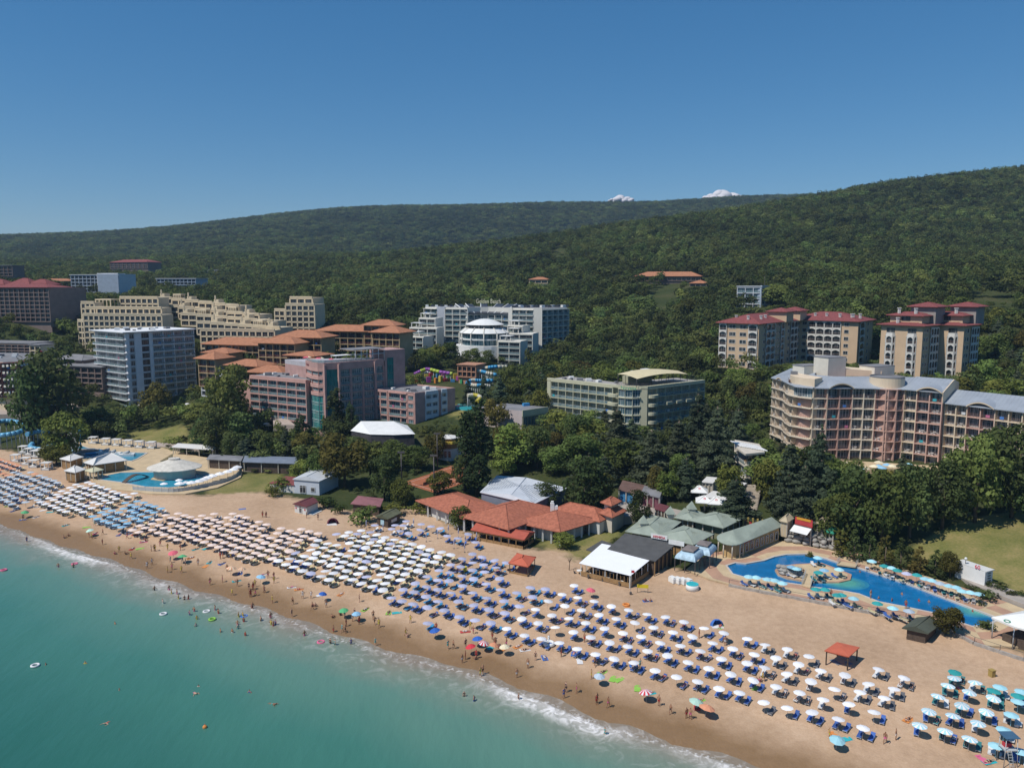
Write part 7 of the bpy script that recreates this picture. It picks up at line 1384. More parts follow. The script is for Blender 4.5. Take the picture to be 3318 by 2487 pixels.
def market():
    D4 = lambda x, y: (1433.3+x/5.99, 986.7+y/5.99); rg = random.Random(8)
    for k, (x, y) in enumerate(((440, 480), (505, 615), (655, 632))):
        p = gp(D4(x, y)[0], D4(x, y)[1]+14); z = p.z; t = thing('cafe_umbrella', f'square white cafe umbrella with red emblem in the market, {nth(k+1)} from the left', 'parasol', (p.x, p.y, z)); q = rectp((p.x-2.2, p.y-2.0), (.97, -.22), 4.2, 4.2); hip(t, q, z+2.6, 1.5, WHITE, .05, name='canopy'); MB().tube((*(sum(q)/4), z), (*(sum(q)/4), z+3.9), .07, n=6).build('pole', WHITE, t); c = sum(q)/4; e = unit(q[0], q[1]); text(t, 'o', (*((q[0]+q[1])/2+(c-(q[0]+q[1])/2)*.45), z+3.4), ang_of(e), 1.2, MATS['sign_scarlet'], tilt=.62)
    def flat(lab, px, z, h, m, wall, name='market_stall', n=3): 
        cx_ = [sum(k)/4 for k in zip(*px)]
        for _ in range(8): p_ = at_z(*cx_, z); z = gz(p_.x, p_.y)+3.0
        t = thing(name, lab, 'stall'); q = quad(px, z); g = min(gz(*p) for p in q); MB().prism(q, z, z+.2).build('roof', m, t); c = sum(q)/4; posts(t, q, g-.5, z, n, CREAMW, .12, 'post', .3); FOOT.append(([tuple(p) for p in q], 1))
        if wall: MB().prism([p*.86+c*.14 for p in q], g-1, z).build('wall', wall, t)
        return t, q, z
    flat('flat white pergola restaurant behind the market umbrellas', [D4(525, 515), D4(800, 570), D4(955, 480), D4(640, 445)], 10.2, 0, CANV, None); flat('cream flat roofed shop behind the white pergola', [D4(490, 330), D4(640, 345), D4(725, 275), D4(560, 260)], 12, 0, CANV, CREAMW); flat('white roofed kiosk at the foot of the long stairs', [D4(940, 365), D4(1010, 395), D4(1080, 345), D4(1000, 330)], 12, 0, CANV, mat('slate_kiosk', (.12, .12, .14), .6))
    flat('brown roofed souvenir shop row right of the tiled restaurant', [(1335, 1058), (1385, 1070), (1398, 1050), (1345, 1038)], 9.2, 0, mat('brown_tile', (.14, .085, .07), .9, .2), TWC[3]); t, q, _ = flat('grey roofed shop with maroon sign in the market lane', [(1384, 1066), (1425, 1076), (1432, 1058), (1392, 1050)], 9.4, 0, MATS['grey_roof_felt'], mat('shop_front', (.16, .06, .08), .7, .4, 1.5)); flat('maroon roofed hut in front of the market lane', [(1414, 1100), (1436, 1106), (1446, 1094), (1424, 1088)], 8.6, 0, MATS['maroon_roof'], WOODD)
    t, q, fz = flat('food stall with colourful sign and white awning above the boulder wall', [D4(1690, 880), D4(1915, 935), D4(1980, 850), D4(1760, 800)], 8.6, 0, DARKFELT, WOODD); e = unit(q[0], q[1]); m_ = (q[0]+q[1])/2
    MB().box((*(m_-nrm(e)*.4), fz+1.1), (np.linalg.norm(q[1]-q[0]), .15, 1.7), ang_of(e)).build('sign_board', TWC[0], t); MB().box((*(m_-nrm(e)*.3), fz+1.7), (np.linalg.norm(q[1]-q[0])*.8, .12, .5), ang_of(e)).build('sign_top', mat('sign_orange', (.6, .3, .03), .6), t); b = MB(); b.face(((*(q[0]+nrm(e)*2), fz-.9), (*(q[1]+nrm(e)*2), fz-.9), (*q[1], fz+.1), (*q[0], fz+.1))); b.build('awning', WHITE, t)
    for k, px in enumerate(([D4(1980, 860), D4(2100, 880), D4(2200, 840), D4(2060, 790)], [D4(1510, 830), D4(1600, 850), D4(1680, 800), D4(1580, 780)])): z = 8.2; tent4(('beige tent right of the food stall', 'beige tent left of the food stall')[k], px, z, 1.3, mat('beige_canvas', (.46, .38, .26), .85, .06), 5, wall=MATS['beige_canvas'])
    p = at_z(*D4(2130, 950), 8); z = gz(p.x, p.y); t = tent4('green market umbrella stall beside the boulder wall', [(1782, 1148), (1800, 1153), (1812, 1144), (1795, 1139)], 7.2, .9, mat('market_green', (.03, .22, .14), .8), 5)
    t = thing('market_gate', 'row of dark fence panels with yellow posts behind the sage roofs', 'fence'); a, b = V2(at_z(*D4(1035, 790), 7)), V2(at_z(*D4(1470, 850), 7)); e = unit(a, b); L_ = np.linalg.norm(b-a); z = gz(*((a+b)/2))
    for k in range(8): p = a+e*L_*k/7; MB().box((*p, z+1.4), (.35, .35, 3.4)).build('post', mat('yellow_post', (.42, .32, .1), .8), t)
    for k in range(7): p = a+e*L_*(k+.5)/7; MB().box((*p, z+1.3), (L_/7-.3, .1, 2.2), ang_of(e)).build('panel', (WOODD, TWC[0], WOODD)[k % 3], t)
    s = thing('long_stairs', 'long pale stone stairs climbing from the market to the cliff restaurant', 'stairs'); a, b = gp(*D4(1090, 690)), gp(*D4(1150, 480)); st = mat('stair_stone', (.42, .36, .29), .9, .1)
    for k in range(18): p = np.array(a)+(np.array(b)-np.array(a))*k/17; MB().box((p[0], p[1], p[2]+.3+.12*k-.5), (4.4, .9, 1.2), .1).build('step', st, s)
    tag(MB().prism([gp(*q)[:2] for q in ((1300, 1112), (1345, 1080), (1400, 1085), (1470, 1102), (1600, 1100), (1690, 1130), (1680, 1145), (1590, 1118), (1470, 1118), (1330, 1135))], 2, gp(1500, 1108).z+.1).build('market_lane', MATS['pale_path']), kind='structure')
    # cliff restaurant
    t = thing('cliff_restaurant', 'glass fronted restaurant with terrace and white slatted roof at the cliff', 'restaurant'); d = 212; g = lambda x, dd=d: V2(at_d(x, 1000, dd)); A, B, C = g(1592, 214), g(1612, 206), g(1648, 208); z0 = at_d(1620, 1030, 207).z; path = [A, B, C]; bk = [C+np.array((2, 10)), A+np.array((2, 10))]
    for k, z in enumerate((z0, z0+3.4, z0+6.6)): MB().prism([tuple(p) for p in off(path, .6)]+bk, z-.5, z).build('floor_slab', CREAMW, t)
    MB().prism(off(path, -3)+bk, z0-6, z0+6.4).build('core', CREAMW, t); bays(t, split(A, B, 4)+split(B, C, 4)[1:], z0, 1, 3.2, CREAMW, rec=.2, slab=.1, fin=.15, out=0, finout=0, gl=GLASSB, hf=.85, top=False, bottom=False)
    for a, b in zip(path[:-1], path[1:]): m_ = (a+b)/2+nrm(unit(a, b))*.5; railing(t, (*m_, z0+3.4), ang_of(unit(a, b)), np.linalg.norm(b-a), 'glass', RAILW)
    for k in range(12): p = V2(lerp(A, C, k/11)); MB().box((*(p+np.array((.5, 3.5))), z0+6.8), (.45, 7.5, .16), .1).build('roof_slat', WHITE, t)
    for p in (A, B, C): MB().box((*(p+np.array((.4, .6))), z0-3), (.6, .6, 6)).build('column', CREAMW, t); MB().box((*(p+np.array((.3, .3))), z0+5), (.15, .15, 3.2)).build('post', FRAMED, t)
    for k in range(8): p = V2(lerp(B, C, (k+.5)/8))+np.array((0, 1.6+(k % 2)*1.6)); MB().box((*p, z0+4.15), (.8, .8, .06)).box((*p, z0+3.8), (.1, .1, .7)).build('dining_table', WOOD, t)
    FOOT.append(([tuple(p) for p in path]+[tuple(p) for p in bk], 1.5))
    # yellow awning house
    q = [V2(gp(x, y)) for x, y in ((942, 990), (975, 996), (996, 982), (962, 976))]; z = gz(*q[0]); t = thing('yellow_awning_house', 'two storey cafe house with yellow awning left of the tallest poplar', 'cafe', (*q[0], z)); MB().prism(q, z-1, z+3).build('ground_floor', WALLW, t); MB().prism(q, z+3, z+6).build('upper_floor', WOOD, t); hip(t, q, z+6.3, .9, CANV, .5); MB().prism([p+(p-sum(q)/4)*.36 for p in q], z+4.7, z+5.5).build('awning', mat('awning_yellow', (.62, .47, .08), .7), t); FOOT.append(([tuple(p) for p in q], 2)); bays(t, split(q[0]+nrm(unit(q[0], q[1]))*.1, q[1], 4), z, 1, 2.9, WALLW, rec=0, slab=.1, fin=.1, out=.02, finout=.02, gl=GLASSD, hf=.8)
    # terrace of the curved hotel
    tq = [V2(gp(x, y)) for x, y in ((1790, 1000), (2050, 1008), (2060, 1026), (1800, 1020))]; z = max(gz(*p) for p in tq)+.1; tag(MB().prism(tq, z-4, z).build('hotel_terrace', TANP), kind='structure')
    for k in range(16): x = rg.uniform(1805, 2050); c = ('sky', 'blue', 'cream', 'cream')[k % 4]; p = at_z(x, rg.uniform(1003, 1018), z+1); umbrella_small(p, z, c+'_canopy', f'{ {"sky": "light blue", "blue": "blue", "cream": "cream"}[c]} parasol on the curved hotel terrace, {nth(k+1)} placed', 2.6, 'hotel terrace parasols')
    # parked cars on the hill
    CC = [mat('car_white', (.6, .6, .6), .35, .03, spec=.5), mat('car_silver', (.35, .36, .38), .35, .03, spec=.5), mat('car_dark', (.03, .03, .04), .3, .03, spec=.5)]
    for k in range(7):
        p = gp(1409+7.2*k, 722-(k % 2)*3); t = thing('parked_car', f'{("white", "silver", "dark")[k % 3]} car in the forest car park, {nth(k+1)} from the left', 'car', p, 'parked cars'); rz = 1.2; b = MB(); pr = [(-2.1, .3), (2.1, .3), (2.15, .75), (1.2, .9), (.5, 1.42), (-1.2, 1.45), (-1.9, .95), (-2.15, .85)]; ca, sa_ = math.cos(rz), math.sin(rz); W = lambda x, y, zz: (p.x+x*ca-y*sa_, p.y+x*sa_+y*ca, p.z+zz)
        b.face([W(x, -.85, q_) for x, q_ in pr]); b.face([W(x, .85, q_) for x, q_ in pr][::-1])
        for i in range(8): x0, z_0 = pr[i]; x1, z_1 = pr[(i+1) % 8]; b.face((W(x0, .85, z_0), W(x1, .85, z_1), W(x1, -.85, z_1), W(x0, -.85, z_0))[::-1], 1 if i in (3, 5) else 0)
        b.build('body', [CC[k % 3], GLASSD], t)
        for x in (-1.35, 1.35):
            for y in (-.8, .8): MB().tube(W(x, y-.1, .32), W(x, y+.1, .32), .32, n=10).build('wheel', FRAMED, t)
market()
# ================================================================== trees: placed ones, then the wood
def px_of(p):
    d = depth(p); return 1106+FOC*p[0]/d, 829+FOC*((CAMH-p[2])*CP-p[1]*SP)/d, d
HERO = [  # picture foot x, y, top y, width, kind, label
 (1030,1070,862,84,'poplar','tallest poplar, standing just left of the white metal hall'),(727,958,843,58,'poplar','poplar rising in front of the pink hotel teal glass'),(655,985,892,40,'poplar','slim poplar left of the pink hotel corner'),(656,1024,962,34,'poplar','short slim poplar beside the garden cafe'),(760,960,868,34,'poplar','slim poplar touching the taller one at the pink hotel'),
 (108,948,766,150,'broad','largest round tree, left of the tower hotel'),(72,958,800,90,'broad','round tree merging with the largest one at left'),(145,990,884,88,'light','round tree in front of the blue water slide'),(340,912,831,66,'olive','olive green tree in front of the tower hotel base'),(500,935,790,92,'broad','tall round tree between the tower hotel and the pink hotel'),(470,985,885,80,'dark','dark conifer below the tall round tree in the garden'),(515,980,895,70,'dark','second dark conifer in the garden left of the pink hotel'),(445,975,905,60,'dark','small dark conifer at the garden edge'),(122,1004,960,62,'olive','grey green willow by the left pool bar'),
 (745,1052,942,104,'olive','yellow olive tree behind the white beach house'),(700,1046,968,66,'broad','round tree left of the yellow olive tree'),(650,1040,990,50,'light','light tree behind the white beach house'),(830,1080,985,62,'dark','dark conifer between shed and tennis courts'),(800,1030,950,70,'broad','round tree below the white marquee'),(850,1020,948,70,'broad','round tree right below the white marquee'),(840,975,925,50,'light','light tree in front of the marquee end'),(900,1015,960,60,'broad','round tree left of the yellow awning house'),(870,1095,1030,52,'light','light leafy tree by the shed and tennis courts'),(770,1000,945,60,'broad','round tree behind the yellow olive tree'),
 (950,1066,1015,56,'light','light tree standing at the corner of the tennis court'),(1003,1060,985,52,'dark','dark tree beside the tallest poplar'),(1105,1018,915,84,'light','light green tree below the low grey hall'),(1088,1028,960,60,'light','light green tree left of the white metal hall'),(1160,1010,925,74,'dark','dark tree below the green hotel left wing'),(1215,940,885,90,'light','light bushy tree in front of the green hotel left wing'),(1255,1028,935,104,'broad','broad tree in the middle of the park below the green hotel'),(1262,1108,992,102,'broad','big broad tree behind the tiled restaurant'),(1300,1090,1020,56,'light','light tree leaning right of the big broad tree'),(1180,1100,1042,58,'dark','fine leaved tree behind the restaurant roof'),
 (1378,1142,1060,52,'dark','dense dark tree between kiosk and sage roofs'),(1402,1130,1085,30,'thuja','small conical thuja right of the dense dark tree'),(1220,1184,1146,46,'light','yellow green bush at the restaurant corner'),(993,1142,1090,46,'light','small light tree in front of the restaurant'),
 (1330,1010,880,104,'cedar','cedar left of the green hotel glass corner'),(1405,1050,925,104,'cedar','cedar in the middle of the park, near the kiosk path'),(1462,1038,905,108,'cedar','cedar below the green hotel right wing'),(1545,1040,872,112,'cedar','tallest cedar right of the green hotel'),(1505,1000,845,96,'cedar','cedar touching the green hotel right end'),(1592,1000,880,80,'cedar','cedar left of the cliff restaurant'),(1480,1075,985,80,'cedar','low cedar above the white market umbrellas'),(1365,985,900,70,'cedar','slim cedar below the glazed hotel corner'),(1440,1082,1015,50,'light','light tree above the market stalls'),(1420,1075,1010,44,'olive','yellowing tree beside the market stalls'),(1575,1086,1000,60,'light','light tree among the white market umbrellas'),
 (1702,1108,950,104,'cedar','cedar right of the cliff restaurant'),(1765,1125,925,112,'cedar','tall cedar in front of the curved hotel left end'),(1735,1132,1000,92,'cedar','low cedar above the food stalls'),(1655,1090,985,64,'light','light tree right of the long stairs'),(1690,1140,1060,60,'cedar','small cedar behind the food stalls'),(1800,1178,1062,86,'broad','dark round tree behind the food stalls'),(1840,1168,1015,112,'dark','dense tree in front of the curved hotel terrace'),(1905,1172,1008,104,'broad','broad tree right of the dense terrace tree'),(1965,1160,1008,98,'dark','dark tree left of the meadow swing'),(2035,1142,1000,104,'broad','broad tree at the meadow edge'),(2105,1128,940,118,'broad','tall broad tree at the right meadow edge'),(2185,1118,925,130,'broad','tall broad tree at the right picture edge'),(2145,1095,930,100,'dark','dark tree hiding the lower right wing of the curved hotel'),(2040,1080,985,70,'cedar','small conifer on the curved hotel terrace'),(2225,1130,1020,90,'broad','round tree cut by the right picture edge'),(1945,1058,975,46,'cedar','young conifer before the curved hotel entrance'),
 (1815,1202,1140,46,'thuja','first thuja of the pool row from the stalls'),(1842,1212,1142,50,'thuja','second thuja of the pool row from the stalls'),(1876,1218,1138,52,'thuja','third thuja of the pool row from the stalls'),(1910,1228,1150,52,'thuja','fourth thuja of the pool row from the stalls'),(1945,1234,1160,54,'thuja','fifth thuja of the pool row from the stalls'),(1985,1242,1175,54,'thuja','sixth thuja of the pool row from the stalls'),(2020,1248,1185,52,'thuja','seventh thuja of the pool row from the stalls'),(2052,1248,1195,46,'olive','olive bush ending the pool row at the container kiosk'),
 (2043,1368,1308,64,'olive','bushy thuja beside the dark hut at the pool end'),(2120,1312,1276,16,'thuja','slim small thuja at the far pool edge'),(2128,1295,1268,60,'shrub','spreading juniper above the far pool edge'),(2128,1360,1335,46,'shrub','juniper planter below the white sail canopy'),(1749,1208,1180,22,'shrub','planter bush at the back edge of the pool'),(1590,1234,1220,30,'shrub','planter bush at the left end of the pool'),(479,1008,978,18,'thuja','single thuja at the left pool lawn'),
 (790,1128,1090,72,'shrub','yellow green bush beside the green roofed hut'),(850,1112,1085,60,'shrub','bush above the green roofed hut'),(700,1095,1068,56,'shrub','hedge bush beside the maroon roofed cabin'),(918,800,752,44,'broad','round tree left of the purple water slide'),(945,792,742,46,'light','light tree behind the purple water slide'),(972,790,738,44,'broad','round tree between purple slide and round pavilion'),(1020,792,752,40,'broad','tree below the round pavilion'),(1052,790,758,40,'dark','dark tree below the round pavilion base'),(1012,878,818,34,'cedar','conifer rising beside the yellow slide'),(1046,872,808,36,'cedar','conifer in front of the third slide'),(1078,880,812,60,'cedar','wide conifer right of the slides'),(1100,842,790,50,'broad','round tree covering the right end of the slides'),(1118,870,815,60,'broad','broad tree behind the low grey hall'),(900,842,806,40,'broad','tree beside the pink hotel right wing'),(610,1060,1030,56,'shrub','grassy bush left of the white beach house'),(590,1072,1050,40,'shrub','low bush at the sand edge left of the white house'),(735,1110,1085,36,'shrub','dry low bush right of the cabin'),(905,1108,1082,50,'shrub','bush at the left end of the restaurant')]
KMAP = {'dark': ('broad', 1)}
for x, y, yt, wd, k, lab in HERO:
    g = gp(x, y); d = depth(g); h = (y-yt)*d/FOC/0.95; k2, v = KMAP.get(k, (k, None))
    plant(k2, g, h, wd*d/FOC*1.08, lab, {'thuja': 'thujas', 'shrub': 'shrubs', 'poplar': 'poplars', 'cedar': 'cedars'}.get(k, 'park trees'), var=v)
OPEN_PX = [[(895,818),(985,806),(1095,800),(1100,838),(1035,850),(1035,900),(978,890),(980,850),(900,848)],[(1775,985),(2060,1000),(2070,1035),(1785,1028)],[(1280,1128),(1330,1095),(1330,1050),(1500,1070),(1530,1050),(1650,1045),(1660,1080),(1640,1105),(1810,1140),(1810,1175),(1690,1150),(1580,1120),(1400,1110)],
  [(-200,860),(170,860),(180,985),(-200,990)],[(755,930),(905,935),(910,968),(755,965)],[(560,905),(660,905),(640,960),(590,960)],[(1395,722),(1465,722),(1465,735),(1395,735)],[(900,1000),(1060,985),(1080,1070),(900,1080)],[(1020,1010),(1240,1030),(1240,1095),(1020,1100)]]
OPEN = [[tuple(gp(*q)[:2]) for q in pl] for pl in OPEN_PX]+[[tuple(q[:2]) for q in pl] for pl in LAWNS]+[[tuple(p[:2]) for p in DECK], [tuple(p[:2]) for p in LDECK]]
KEEP = [(196,700,436,868,348),(538,800,662,905,300),(656,765,835,905,285),(825,740,990,920,298),(757,910,900,955,270),(1180,805,1340,880,285),(1333,815,1402,918,265),(1400,785,1526,850,268),(1035,862,1187,912,270),(1664,775,1702,942,250),(1700,790,1760,948,232),(1755,770,1875,962,225),(1870,790,2050,1012,226),(2048,835,2095,965,218),(2090,845,2330,915,216),
 (1550,655,1640,758,318),(1640,655,1765,782,345),(1760,655,1903,788,345),(1903,650,2050,800,285),(2050,650,2140,775,292),(875,645,946,748,405),(944,645,1012,745,422),(985,640,1105,760,400),(1068,700,1128,782,385),(1120,645,1232,732,408),(164,635,354,702,408),(350,635,605,728,378),(600,635,684,722,410),(426,722,640,768,340),(625,698,866,738,350),(420,755,560,802,320),
 (-80,585,132,692,420),(156,585,280,630,590),(340,598,430,614,640),(244,560,328,579,790),(444,580,480,590,800),(88,603,160,616,620),(1366,588,1514,606,550),(1486,608,1525,618,535),(1586,610,1676,660,440),(2106,643,2184,662,405),(1192,545,1220,554,800),(1140,600,1184,611,590),(1254,655,1302,660,440),(-80,760,60,862,325),(118,775,214,832,352),(0,735,84,768,370),(895,796,985,836,350),(985,788,1100,836,345),(985,845,1040,888,300),(426,795,476,850,335),(1400,700,1462,722,360),(130,935,480,1065,275),(430,965,650,1012,255),(250,900,440,935,300)]
def allowed(P, marg=2.0):
    ok = np.ones(len(P), bool)
    for pl in OPEN: ok &= ~in_poly(P, pl)
    for pl, m in FOOT:
        a = np.array([q[:2] for q in pl]); bb = (P[:, 0] > a[:, 0].min()-m-marg) & (P[:, 0] < a[:, 0].max()+m+marg) & (P[:, 1] > a[:, 1].min()-m-marg) & (P[:, 1] < a[:, 1].max()+m+marg) & ok
        i = np.nonzero(bb)[0]
        if len(i):
            q = P[i]; d, _ = sdist(q, np.vstack((a, a[:1])), False); ok[i[(in_poly(q, [tuple(k) for k in a])) | (np.abs(d) < m+marg-1)]] = False
    return ok
def scatter(d0, d1, sp, rng, umax=0.86):
    n = int((d1-d0)/sp); pts = []
    xs = np.arange(-umax*d1, umax*d1, sp); ys = np.arange(d0, d1, sp); X, Y = np.meshgrid(xs, ys); X = X+(np.arange(len(ys))[:, None] % 2)*sp*.5
    P = np.stack((X.ravel(), Y.ravel()), 1)+rng.uniform(-.42, .42, (X.size, 2))*sp
    return P[np.abs(P[:, 0]) < umax*P[:, 1]]
def keep_ok(P, z, h, wd, slack=3):
    d = P[:, 1]*CP-(z-CAMH)*SP; x = 1106+FOC*P[:, 0]/d; yt = 829+FOC*((CAMH-z-h)*CP-P[:, 1]*SP)/(P[:, 1]*CP-(z+h-CAMH)*SP); hw = wd/2/d*FOC*.8; ok = np.ones(len(P), bool)
    yb = 829+FOC*((CAMH-z)*CP-P[:, 1]*SP)/d
    for x0, y0, x1, y1, dm in KEEP: ok &= ~((d < dm) & (x+hw > x0) & (x-hw < x1) & (yt < y1-slack) & (yb > y0))
    return ok
def wood():
    rng = np.random.default_rng(5); allP = []; allH = []; allW = []
    for d0, d1, sp, hm, wm in ((140, 330, 3.3, 1.9, 3.0), (150, 430, 6.2, 10, 8.6), (430, 900, 6.6, 10.5, 9.4), (900, 1500, 8.2, 11.5, 12), (1500, 3600, 12.5, 13, 18)):
        P = scatter(d0, d1, sp, rng); b, _ = sdist(P, BACK); P = P[b > (13 if sp < 4 else 30)]; P = P[allowed(P)]; z = terr(P)
        h = hm*rng.uniform(.65, 1.25, len(P))*(1 if d0 > 400 else .95); wd = wm*rng.uniform(.8, 1.25, len(P))*rng.lognormal(-.03, .22, len(P))
        k = keep_ok(P, z, h, wd); h2 = np.where(k, h, h*.5); wd2 = np.where(k, wd, wd*.7); k2 = k | keep_ok(P, z, h2, wd2); h3 = np.where(k2, h2, np.minimum(h*.26, 3.0)); wd3 = np.where(k2, wd2, wd*.5); k2 = k2 | keep_ok(P, z, h3, wd3, 13); h2, wd2 = h3, wd3
        P, z, h2, wd2 = P[k2], z[k2], h2[k2], wd2[k2]
        if len(TREES) and d0 < 400:
            T_ = np.array(TREES); dd = np.sqrt(((P[:, None]-T_[None, :, :2])**2).sum(2))-T_[None, :, 2]*.75; m = dd.min(1) > 1.2; P, z, h2, wd2 = P[m], z[m], h2[m], wd2[m]
        allP.append(np.column_stack((P, z))); allH.append(h2); allW.append(wd2)
    P = np.vstack(allP); H = np.concatenate(allH); W = np.concatenate(allW)
    # drop what lies behind the ridge
    d = P[:, 1]*CP-(P[:, 2]-CAMH)*SP; az = np.round((P[:, 0]/P[:, 1])*160).astype(int); el = (P[:, 2]-CAMH)/P[:, 1]; keep = np.ones(len(P), bool)
    for a in np.unique(az):
        i = np.nonzero(az == a)[0]; o = i[np.argsort(d[i])]; m = np.maximum.accumulate(el[o]); keep[o[(el[o]+H[o]/d[o]) < m-.003]] = False
    P, H, W, d = P[keep], H[keep], W[keep], d[keep]; size = H*W/d**2
    x = 1106+FOC*P[:, 0]/d; y = 829+FOC*((CAMH-P[:, 2])*CP-P[:, 1]*SP)/d; size = np.where((x > -20) & (x < 2232), size, 0)
    order = np.argsort(-size); near = order[:205]; rest = order[205:]
    LM = [('the tower hotel', 300, 800), ('the pink hotel', 740, 850), ('the green hotel', 1330, 860), ('the curved hotel', 1880, 900), ('the wide tan hotel', 1720, 740), ('the narrow tan hotel', 2010, 750), ('the terraced hotel', 1060, 720), ('the beige complex', 400, 700), ('the ochre hotel', 600, 750), ('the awning hotel', 20, 830), ('the low grey hall', 1110, 890), ('the water park', 1000, 840), ('the tennis courts', 960, 1030), ('the cliff restaurant', 1620, 980), ('the meadow', 2120, 1160), ('the white metal hall', 1130, 1045)]
    cnt = {}
    for i in near:
        lm = min(LM, key=lambda q: (q[1]-x[i])**2+(q[2]-y[i])**2); side = ('left of' if x[i] < lm[1]-60 else 'right of' if x[i] > lm[1]+60 else 'behind' if y[i] < lm[2]-30 else 'below' if y[i] > lm[2]+30 else 'close to')
        kind = ('broad', 'broad', 'broad', 'light', 'cedar', 'olive')[int(rng.integers(6))]
        if x[i] > 1280 and x[i] < 1800 and y[i] > 880: kind = ('cedar', 'broad', 'cedar')[int(rng.integers(3))]
        key = (kind, side, lm[0]); cnt[key] = cnt.get(key, 0)+1; k = cnt[key]
        lab = f'{KIND_SHORT[kind]} {side} {lm[0]}, {nth(k)} nearest of its kind there'; plant(kind, P[i], H[i], W[i], lab, 'trees among the hotels')
    # the wood itself: one mass of trees
    prot = []
    pc = bpy.data.collections.new('wood_models')
    for s in range(6):
        r = np.random.default_rng(100+s); cl = []
        for k in range(11):
            dv = r.normal(size=3); dv /= np.linalg.norm(dv); q = r.uniform(.35, .8); s_ = r.uniform(.22, .34); cl.append(((dv[0]*.5*q*.85, dv[1]*.5*q*.85, .58+dv[2]*.3*q), (s_*.8, s_*.8, s_*.62)))
        V = leaf_cloud(r, cl, 560, .05); me = crown_mesh('wood_crown', V, LEAF[('forest', 'forest', 'dark', 'forest', 'broad', 'forest')[s]]); o = bpy.data.objects.new('wood_crown', me); pc.objects.link(o)
    me = bpy.data.meshes.new('hillside_wood'); me.from_pydata(P[rest].tolist(), [], []); n = len(rest)
    a = me.attributes.new('scl', 'FLOAT_VECTOR', 'POINT'); a.data.foreach_set('vector', np.column_stack((W[rest], W[rest], H[rest]*1.0)).astype(np.float32).ravel())
    a = me.attributes.new('rot', 'FLOAT_VECTOR', 'POINT'); a.data.foreach_set('vector', np.column_stack((np.zeros(n), np.zeros(n), rng.uniform(0, 6.28, n))).astype(np.float32).ravel())
    a = me.attributes.new('pick', 'INT', 'POINT'); a.data.foreach_set('value', rng.integers(0, 6, n).astype(np.int32))
    o = put('hillside_wood', me); tag(o, 'dense green deciduous wood covering the hills', 'wood', kind='stuff')
    ng = bpy.data.node_groups.new('wood', 'GeometryNodeTree'); ng.interface.new_socket('Geometry', in_out='INPUT', socket_type='NodeSocketGeometry'); ng.interface.new_socket('Geometry', in_out='OUTPUT', socket_type='NodeSocketGeometry')
    N = ng.nodes; L = ng.links; gi = N.new('NodeGroupInput'); go = N.new('NodeGroupOutput'); ip = N.new('GeometryNodeInstanceOnPoints'); ci = N.new('GeometryNodeCollectionInfo'); ci.inputs['Collection'].default_value = pc; ci.inputs['Separate Children'].default_value = True; ci.inputs['Reset Children'].default_value = True
    def att(nm, ty): q = N.new('GeometryNodeInputNamedAttribute'); q.data_type = ty; q.inputs['Name'].default_value = nm; return q.outputs[0]
    L.new(gi.outputs[0], ip.inputs['Points']); L.new(ci.outputs[0], ip.inputs['Instance']); ip.inputs['Pick Instance'].default_value = True; L.new(att('pick', 'INT'), ip.inputs['Instance Index']); L.new(att('rot', 'FLOAT_VECTOR'), ip.inputs['Rotation']); L.new(att('scl', 'FLOAT_VECTOR'), ip.inputs['Scale']); L.new(ip.outputs[0], go.inputs[0])
    md = o.modifiers.new('wood', 'NODES'); md.node_group = ng
    print('WOOD', n)
wood()
# ================================================================== umbrellas, sunbeds, people on the beach
ALONG = np.array((.80, -.60)); INLAND = np.array((.60, .80)); RNG = random.Random(77); NPR = np.random.default_rng(77)
def c6(x, y): return (1000+x/3.687, 1258+y/3.687)
def c5(x, y): return (1612+x/3.687, 1258+y/3.687)
def c2(x, y): return (533.3+x/3.687, 1000+y/3.687)
def c1(x, y): return (x/3.687, 1000+y/3.687)
def c7(x, y): return (x/3.687, 1258+y/3.687)
W6 = [(885,25),(915,110),(945,195),(1045,140),(790,82),(812,162),(680,125),(708,220),(578,178),(600,270),(467,237),(490,355),(348,303),(845,247),(735,305),(625,382),(978,287),(880,343),(768,415),(1018,385),(910,462),(1182,178),(1083,235),(1320,207),(1222,265),(1128,330),(1468,243),(1370,300),(1275,368),(1168,425),(1057,506),(1613,268),(1518,335),(1420,397),(1315,458),(1205,542),(1760,307),(1673,372),(1572,447),(1472,497),(1362,573),(1920,355),(1828,408),(1733,468),(1630,534),(1532,630),(2078,395),(1990,458),(1892,510),(1795,587),(1703,683),(2150,502),(2060,567),(1960,632),(1872,718),(2135,678),(2042,770),(2205,805)]
W5 = [(150,480),(327,520),(65,547),(237,578),(500,575),(148,640),(418,625),(595,672),(58,722),(325,690),(518,745),(787,715),(1055,680),(240,770),(427,822),(705,808),(975,778),(1258,750),(142,875),(615,875),(908,835),(1180,822),(330,917),(528,960),(820,915),(1102,878),(738,1015),(1022,975),(935,1085),(8,435),(8,605)]
T5 = [(1662,720,1),(1658,760,0),(1607,815,0),(1530,885,0),(1823,793,0),(1778,865,0),(1720,955,0),(1650,1025,0),(1458,987,0),(1385,1085,0),(1588,1127,0),(1785,1185,0),(1850,1082,0),(1915,1010,0),(1970,915,0),(2020,835,0),(1972,862,1),(2195,870,0),(2165,905,1),(2165,945,0),(2113,1035,0),(2055,1135,0),(1995,1243,0),(2190,1290,0)]
